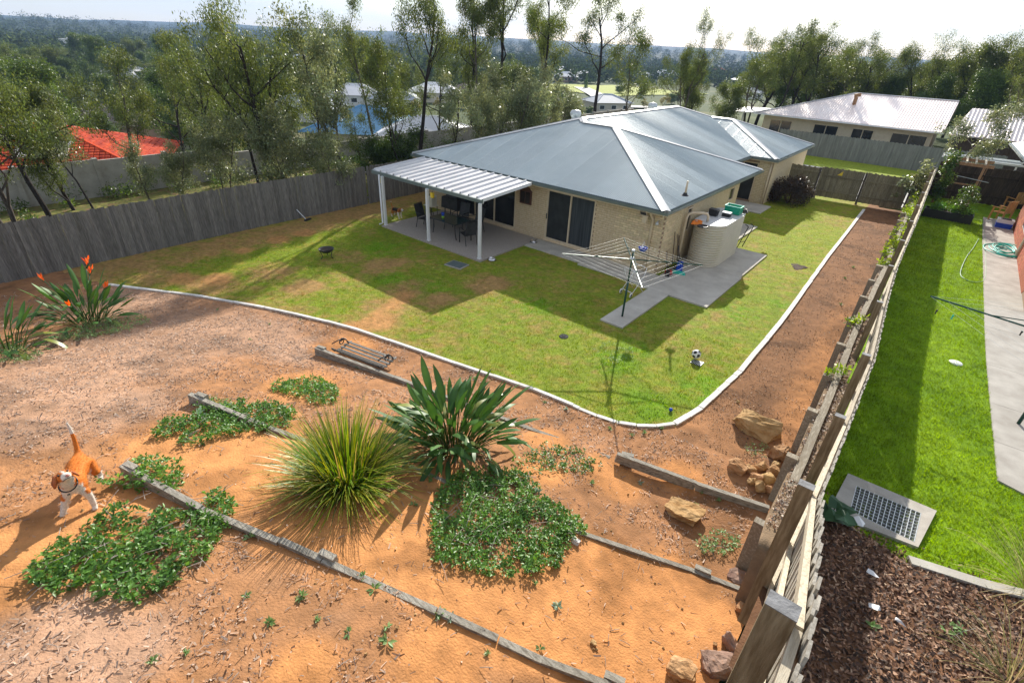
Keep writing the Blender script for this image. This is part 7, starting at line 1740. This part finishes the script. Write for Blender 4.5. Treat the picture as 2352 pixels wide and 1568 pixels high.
# along the verge behind the left fence
tree('open', 22, 520, 24.5, -70, 'dark gum tree cut by the left edge of the picture', var=1, wide=1.35)
tree('open', 95, 440, 27, 20, 'dark gum tree second from the left edge behind the fence', var=0, wide=1.3)
tree('dense', 150, 420, 29.5, 150, 'dense dark tree in front of the red tiled roof', var=1, wide=.8)
tree('sapling', 205, 430, 28, 200, 'thin gum sapling just right of the dark trees at far left', wide=1.2)
tree('silver', 330, 410, 27.5, 300, 'low silvery sapling behind the fence below the beige wall')
tree('silver', 400, 400, 28, 315, 'low grey green sapling along the fence left of the leaning gum')
tree('big', 628, 400, 28.5, -50, 'large gum with leaning dark trunk rising above the left fence', var=0, lean=-.12, wide=.95)
tree('open', 585, 395, 29.5, 30, 'slender gum stem just left of the large leaning gum', var=0, lean=-.16)
tree('silver', 505, 395, 27.5, 245, 'silvery sapling at the foot of the large leaning gum', var=1, wide=1.0)
tree('silver', 665, 400, 26.5, 215, 'wide silvery leaved sapling right of the large leaning gum', var=1, wide=1.05)
tree('silver', 735, 395, 27, 190, 'silvery leaved sapling left of the thin straight stem', var=0, wide=1.05)
tree('sapling', 812, 380, 28.5, 0, 'tall sparse sapling with thin straight stem and glinting leaves', var=1, wide=1.15)
tree('silver', 755, 385, 25.8, 290, 'short bushy silver sapling close behind the fence', var=0, wide=1.2)
tree('sapling', 842, 345, 30.6, 238, 'small soft leaved sapling before the concrete wall', var=0, wide=1.2)
tree('tall', 960, 345, 30.8, -110, 'very tall gum with thick dark trunk left of the house roof', var=0)
tree('tall', 926, 355, 30.2, 90, 'slim dark trunked gum just left of the very tall one', var=2)
tree('sapling', 942, 350, 31.0, 60, 'pale thin stemmed gum between the two dark trunks', var=0)
tree('sapling', 1030, 330, 31, 150, 'crooked dark stemmed sapling behind the house corner', var=1, wide=1.3)
tree('bush', 900, 350, 30.8, 275, 'light green feathery bush against the concrete wall', wide=1.3)
G0 = 'slim gums of the belt between the left fence and the house roof'
for i_, (a, d_, tp, kd, vr, w_) in enumerate(((700, 46, 40, 'tall', 2, 1.0), (770, 52, 10, 'open', 1, .9), (868, 50, -40, 'tall', 1, .9), (895, 38, 130, 'sapling', 0, 1.3), (1000, 47, 20, 'open', 0, .8), (1058, 50, -70, 'tall', 2, 1.0), (1075, 40, 140, 'sapling', 0, 1.4), (1262, 56, -60, 'tall', 1, .9), (1215, 37, 170, 'silver', 0, 1.2), (1290, 43, 190, 'silver', 1, 1.1), (1155, 38, 130, 'sapling', 1, 1.4), (450, 40, 60, 'tall', 0, 1.0), (395, 46, 60, 'open', 0, 1.0), (270, 38, 90, 'tall', 1, 1.1))):
    tree(kd, a, 300, d_, tp, ['slim gum above the blue roof', 'airy gum above the pale grey roof', 'tall bare stemmed gum left of the very tall dark trunk', 'low leafy sapling left of the dark trunks', 'airy gum above the white roof between the trunks', 'tall bare gum above the brown grey tiled roof', 'leafy sapling at the left end of the roof line', 'tall bare gum right of the bushy trees behind the roof', 'low silvery tree behind the middle of the roof line', 'low silvery tree left of the roof vent', 'leafy sapling behind the left half of the roof line', 'slim gum left of the large leaning gum', 'airy gum above the yellow topped tree', 'slim gum above the red tiled roof'][i_], G0, var=vr, wide=w_)
G1 = 'gum trees rising behind the house roof'
tree('tall', 1095, 270, 44, -120, 'tall straight gum first from left behind the roof', G1, var=1)
tree('tall', 1150, 260, 46, -130, 'broad gum second from left behind the roof', G1, var=0)
tree('silver', 1120, 290, 34, 165, 'grey green leafy tree low behind the left roof edge', var=1, wide=.7)
tree('silver', 1185, 285, 35, 150, 'silvery bushy tree behind the middle of the left roof edge', var=1, wide=1.1)
tree('tall', 1225, 270, 48, -110, 'tall hanging leaved gum third from left behind the roof', G1, var=2, wide=1.0)
tree('silver', 1250, 260, 38, 130, 'olive leafy tree just left of the valley view', var=1, wide=.75)
tree('open', 1372, 250, 62, -95, 'wide open crowned gum standing in front of the valley road', var=0, wide=1.3)
tree('sapling', 1437, 240, 50, 60, 'thin dark stemmed gum right of the open crowned one', var=0, wide=1.2)
tree('open', 1572, 235, 56, 2, 'gum with feathery crown leaning right above the roof ridge', var=1, lean=.10, wide=.85)
tree('dense', 1665, 215, 58, 175, 'rounded olive tree right of the feathery gum', var=1, wide=1.0)
tree('dense', 1600, 225, 60, 130, 'leafy lower tree beneath the feathery gum', var=1, wide=.8)
G2 = 'gum trees left of the pale roofed house'
for (a, d_, tp, kd, vr) in ((1730, 64, 55, 'open', 1), (1770, 66, 35, 'tall', 2), (1812, 70, 38, 'open', 0), (1868, 68, 48, 'big', 1), (1925, 72, 62, 'open', 1), (1985, 74, 95, 'big', 1), (1890, 76, 120, 'dense', 1), (1830, 74, 140, 'dense', 0), (1960, 78, 150, 'dense', 1), (1750, 72, 60, 'big', 0), (1790, 76, 75, 'big', 1), (1842, 80, 60, 'big', 0), (1905, 82, 85, 'big', 0), (2010, 80, 130, 'big', 1)):
    tree(kd, a, 220, d_, tp, ORD[sorted([1730, 1770, 1812, 1868, 1925, 1985, 1890, 1830, 1960, 1750, 1790, 1842, 1905, 2010]).index(a)] + ' gum of the feathery row behind the left half of the pale roof', G2, var=vr, wide=1.25)
G3 = 'trees behind the right end of the pale roofed house'
for (a, d_, tp, kd, vr, w_) in ((2060, 80, 85, 'big', 1, .95), (2110, 78, 62, 'big', 0, .9), (2170, 82, 95, 'dense', 1, 1.1), (2225, 76, 55, 'big', 1, 1.0), (2285, 78, 80, 'dense', 1, 1.2), (2250, 72, 150, 'dense', 0, 1.2), (2150, 74, 160, 'dense', 0, 1.1), (2345, 74, 140, 'dense', 1, 1.2), (2040, 78, 165, 'dense', 0, 1.1), (2310, 90, 95, 'big', 0, 1.0), (2095, 90, 130, 'dense', 1, 1.2), (2200, 92, 120, 'dense', 1, 1.2), (1990, 84, 170, 'dense', 0, 1.2)):
    tree(kd, a, 240, d_, tp, ORD[sorted([2060, 2110, 2170, 2225, 2285, 2250, 2150, 2345, 2040, 2310, 2095, 2200, 1990]).index(a)] + ' bushy tree of the dense group behind the pale roof\'s right end', G3, var=vr, wide=w_)
tree('open', 2318, 220, 62, 35, 'bare stemmed gum leaning at the right edge above the white roof', var=1, lean=.12)
# valley trees
G4 = 'dense trees in the left valley'
for (a, r_, tp) in ((60, 330, 130), (180, 300, 175), (270, 290, 165), (330, 260, 110), (420, 270, 120), (480, 230, 105), (250, 215, 75), (120, 220, 95), (560, 230, 110), (600, 200, 80), (400, 200, 72), (340, 180, 80), (200, 180, 70), (40, 250, 90), (460, 300, 190), (540, 290, 170), (840, 175, 90), (900, 185, 110), (980, 178, 125), (1060, 178, 125), (1170, 190, 120), (310, 330, 230), (250, 340, 250), (110, 370, 260), (440, 345, 240), (730, 150, 70), (870, 150, 88), (520, 170, 66)):
    p = T(a, r_); tree('dense', a, r_, math.hypot(p.x, p.y), tp, 'dark bushy tree in the wooded valley at left', G4, wide=1.15)
rgv = np.random.default_rng(404); HS = [(o.location.x, o.location.y, o.name) for o in COL.objects if o.name.startswith(('house', 'white_building')) and o.type == 'EMPTY']
cnt_ = 0
for _ in range(1200):
    if cnt_ >= 120: break
    pxx = rgv.uniform(-120, 1270); r_ = math.exp(rgv.uniform(math.log(58), math.log(330))); v_ = ray(pxx, 200); t0 = r_ / math.hypot(v_[0], v_[1]); x_, y_ = v_[0] * t0, v_[1] * t0
    if x_ > -37: continue
    bad = False
    for (hx_, hy_, _n) in HS:
        hr = math.hypot(hx_, hy_); ca = (x_ * hx_ + y_ * hy_) / (hr * r_); ang = math.acos(max(-1, min(1, ca)))
        if math.hypot(x_ - hx_, y_ - hy_) < 12 or (r_ < hr and ang < 6.5 / hr): bad = True; break
    if bad: continue
    z_ = terr(x_, y_); hgt_ = rgv.uniform(6, 11); q_ = proj((x_, y_, z_ + hgt_)); qb = proj((x_, y_, z_))
    tree('dense', qb[0], qb[1], r_, q_[1], 'dark bushy tree in the wooded valley at left', G4, wide=1.15); cnt_ += 1
tree('yellow', 355, 262, math.hypot(*T(355, 285).xy), 206, 'bright yellow topped rounded tree behind the red roofed house', wide=1.2)
tree('yellow', 25, 300, math.hypot(*T(25, 330).xy), 235, 'yellow green tree low at the left edge behind dark gums', wide=1.1)
G5 = 'garden bushes between the valley houses'
for (a, r_, tp) in ((745, 262, 232), (770, 225, 205), (905, 255, 228), (960, 258, 225), (1000, 250, 222), (1060, 250, 215), (1030, 275, 235), (1270, 262, 222), (1240, 250, 225), (1310, 262, 238), (1350, 262, 240), (1480, 252, 225), (1520, 248, 212), (1545, 240, 205), (1560, 225, 195), (1470, 222, 195), (1425, 215, 190), (1600, 215, 190), (880, 190, 170), (780, 195, 178), (1110, 215, 190), (1190, 220, 195)):
    p = T(a, r_); tree('yellow' if (a // 10) % 4 == 0 else 'bush', a, r_, math.hypot(p.x, p.y), tp, 'rounded green bush among the valley house roofs', G5, wide=1.4)
tree('dense', 1293, 230, math.hypot(*T(1293, 250).xy), 196, 'rounded bright green tree at the left end of the field', var=0, wide=1.2)
for a, lb in ((1345, 'small dark conifer in front of the pale roofs at the field'), (1478, 'dark upright conifer at the right end of the field')):
    p = T(a, 205); t_ = thing('conifer', lb, 'tree', p); h_ = height_to(p, 170); cs = [(0, 0, h_ * f) for f in np.linspace(.12, .95, 12)]; rd = [(h_ * .22 * (1.05 - f), h_ * .22 * (1.05 - f), h_ * .08) for f in np.linspace(.12, .95, 12)]
    link('crown', leaf_cloud('crown', cs, rd, 140, h_ * .05, h_ * .03, M['bush'], np.random.default_rng(3)), t_, False); k = MB(); k.tube([(0, 0, -.3), (0, 0, h_ * .9)], [h_ * .03, .01], 6); k.build('trunk', M['bark_dark'], t_, True, False)
# far woods: one mass of small crowns out to the hills
rg = np.random.default_rng(77); th0 = math.atan2(FW[1], FW[0]); cs, rd = [], []
n = 7500; th = th0 + rg.uniform(-.95, .95, n); r = np.exp(rg.uniform(math.log(170), math.log(1500), n)); xs, ys = r * np.cos(th), r * np.sin(th)
den = fbm(xs / 120, ys / 120, 3); kk = (den > np.interp(r, [170, 300, 520], [.56, .44, .30])) | (r > 650)
xs, ys, r = xs[kk], ys[kk], r[kk]; zs = zout(xs, ys); sz = rg.uniform(3.5, 6.5, len(xs)) * np.interp(r, [150, 600, 1500], [.8, 1.1, 1.7])
o = link('distant_woods', leaf_cloud('distant_woods', np.stack([xs, ys, zs + sz * .75], -1), np.stack([sz * .75, sz * .75, sz * .8], -1), 40, 2.0, 1.4, M['woods'], rg, .2)); o['kind'] = 'stuff'; tag(o, 'hazy grey green woods filling the valley out to the hills', 'woods')
# undergrowth along the verge
rg = np.random.default_rng(5); n = 130; ys = rg.uniform(-4, 45, n); xs = np.where(rg.random(n) < .6, rg.uniform(-31, -29.3, n), rg.uniform(-28.5, -22.3, n)); sz = rg.uniform(.15, .5, n) * np.where(xs < -29.2, 1.3, .7)
o = link('undergrowth', leaf_cloud('undergrowth', np.stack([xs, ys, sz * .6], -1), np.stack([sz * 1.3, sz * 1.3, sz], -1), 110, .14, .05, M['bush'], rg, -.2)); o['kind'] = 'stuff'; tag(o, 'low tangled undergrowth along the verge behind the left fence', 'undergrowth')
# bronze round shrub by the gate
sb = Vector((-6.35, 32.9, 0)); t_ = thing('round_shrub', 'round bronze brown shrub between the house wing and the gate', 'shrub', sb); rg = np.random.default_rng(9)
u = rg.normal(size=(90, 3)); u /= np.linalg.norm(u, axis=1)[:, None]; u[:, 2] = np.abs(u[:, 2]) * .9; cs = np.array(sb) + u * np.array([1.2, 1.2, 1.25]) * rg.uniform(.6, 1.0, (90, 1)) + np.array([0, 0, .25])
o = link('foliage', leaf_cloud('foliage', cs, np.full((90, 3), .34), 120, .12, .04, M['shrub_brown'], rg, -.2), t_); k = MB()
for i in range(7): a = i * .9; k.tube([sb, sb + Vector((.5 * math.cos(a), .5 * math.sin(a), .7))], [.03, .012], 5)
k.build('stems', M['bark'], t_)
# climbing vine along the retaining wall top
rg = np.random.default_rng(21); n = 80; ys = rg.uniform(21.5, 35.5, n); f = rg.random(n); xs = ret_x(ys) + .1 + (fence_x(ys) - ret_x(ys) - .02) * f; kk = fbm(ys * .55, f, 4) > .36; ys, xs = ys[kk], xs[kk]
pos = np.stack([xs, ys, .95 + .45 * rg.random(len(xs)) ** 2], -1)
o = link('creeping_vine', leaf_cloud('creeping_vine', pos, np.full((len(pos), 3), .15), 40, .10, .06, M['vine'], rg, -.1)); tag(o, 'lime green vine creeping along the top of the retaining wall toward the gate', 'vine', kind='stuff')
for (yy_, lb) in ((12.2, 'leafy green shoot growing between the retaining wall and the fence'), (15.6, 'small vine sprig on the retaining wall left of the fence posts')):
    x = float(ret_x(yy_)) + .2; o = link('vine_sprig', leaf_cloud('vine_sprig', [(x, yy_, 1.14), (x + .1, yy_ + .2, 1.18), (x - .12, yy_ - .1, 1.08)], np.full((3, 3), .13), 26, .13, .05, M['vine'], rg, -.3)); tag(o, lb, 'vine')
# sapling over the end of the right fence
sp = on_y(2160, 420, 38.0); sp.z = .9; t_ = thing('leafy_sapling', 'bright leafy sapling leaning over the far end of the right fence', 'tree', sp); hh = height_to(sp, 235); s_ = hh / HREAL['sapling'][1]
vd = Vector((sp.x, sp.y, 0)).normalized(); t_.rotation_euler = (Matrix.Rotation(.13, 3, vd)).to_euler(); t_.scale = (s_ * 1.1, s_ * 1.1, s_)
sm_ = grow('leafy', 31, 9, 'gum_silver', 'bark_pale', .30, .33, 9, .5, 34, .22, .085, .08, hang=.3); link('trunk', sm_[0], t_, False); link('crown', sm_[1], t_, False)
rg = np.random.default_rng(33)
for (a, b, w_, lb) in ((2115, 400, .5, 'leafy shrub spilling over the far end of the fence top'), (2090, 425, .35, 'small leafy sprig at the fence corner above the vine')):
    p = on_y(a, b, 35.5); t_ = thing('leafy_shrub', lb, 'shrub', p); link('foliage', leaf_cloud('foliage', [tuple(p + Vector((rg.normal(0, w_ * .6), rg.normal(0, .3), rg.normal(0, w_ * .7)))) for _ in range(14)], np.full((14, 3), w_ * .5), 36, .17, .08, M['gum_silver'], rg, .1), t_)
    k = MB(); k.tube([p - Vector((0, 0, p.z - .9)), p], [.03, .01], 5); k.build('stem', M['bark'], t_)
# planter greenery and potted shrub next door
pl = P(2201, 490, NZ0); pl.y = pa.y + .35; t_ = thing('potted_shrub', 'rounded green shrub growing in the black planter box', 'shrub', pl); hb_ = 1.25
cs = [(pl.x + rg.normal(0, .22), pl.y + rg.normal(0, .22), NZ0 + .33 + hb_ * rg.random()) for _ in range(26)]; link('foliage', leaf_cloud('foliage', cs, np.full((26, 3), .2), 60, .10, .045, M['bush'], rg, .0), t_); k = MB(); k.tube([(pl.x, pl.y, NZ0 + .3), (pl.x, pl.y, NZ0 + 1.3)], [.03, .01], 5); k.build('stem', M['bark'], t_)
xs = rg.uniform(xl + .1, pa.x - .1, 30); o = link('planter_plants', leaf_cloud('planter_plants', np.stack([xs, pa.y + .35 + rg.normal(0, .15, 30), NZ0 + .38 + .25 * rg.random(30)], -1), np.full((30, 3), .16), 50, .10, .05, M['cover_leaf'], rg, .1)); tag(o, 'mixed low green plants spilling from the black planter box', 'plants', kind='stuff')
cx_ = plx + .1; cs = [(cx_ + rg.normal(0, .15), pr.y + rg.normal(0, .2), NZ0 + .3 + 2.2 * rg.random()) for _ in range(40)]; t_ = thing('climbing_plant', 'dark climbing plant covering the left pergola post by the fence', 'climber', (cx_, pr.y, NZ0)); link('foliage', leaf_cloud('foliage', cs, np.full((40, 3), .24), 60, .12, .06, M['bush'], rg, .3), t_)

# ------------------------------------------------------------------ haze
hz = MB(); hz.box2((-3900, -3900, -40), (3900, 3900, 150)); ho = hz.build('haze', None if False else [])
hm = bpy.data.materials.new('haze_air'); hm.use_nodes = True; hn = hm.node_tree; hn.nodes.clear(); ou = hn.nodes.new('ShaderNodeOutputMaterial'); pv = hn.nodes.new('ShaderNodeVolumePrincipled')
pv.inputs['Color'].default_value = (.42, .62, 1.0, 1); pv.inputs['Density'].default_value = 0.00024; pv.inputs['Anisotropy'].default_value = 0.0
hn.links.new(pv.outputs[0], ou.inputs['Volume']); ho.data.materials.append(hm); ho['kind'] = 'stuff'; tag(ho, 'thin pale blue haze in the air over the valley', 'haze')
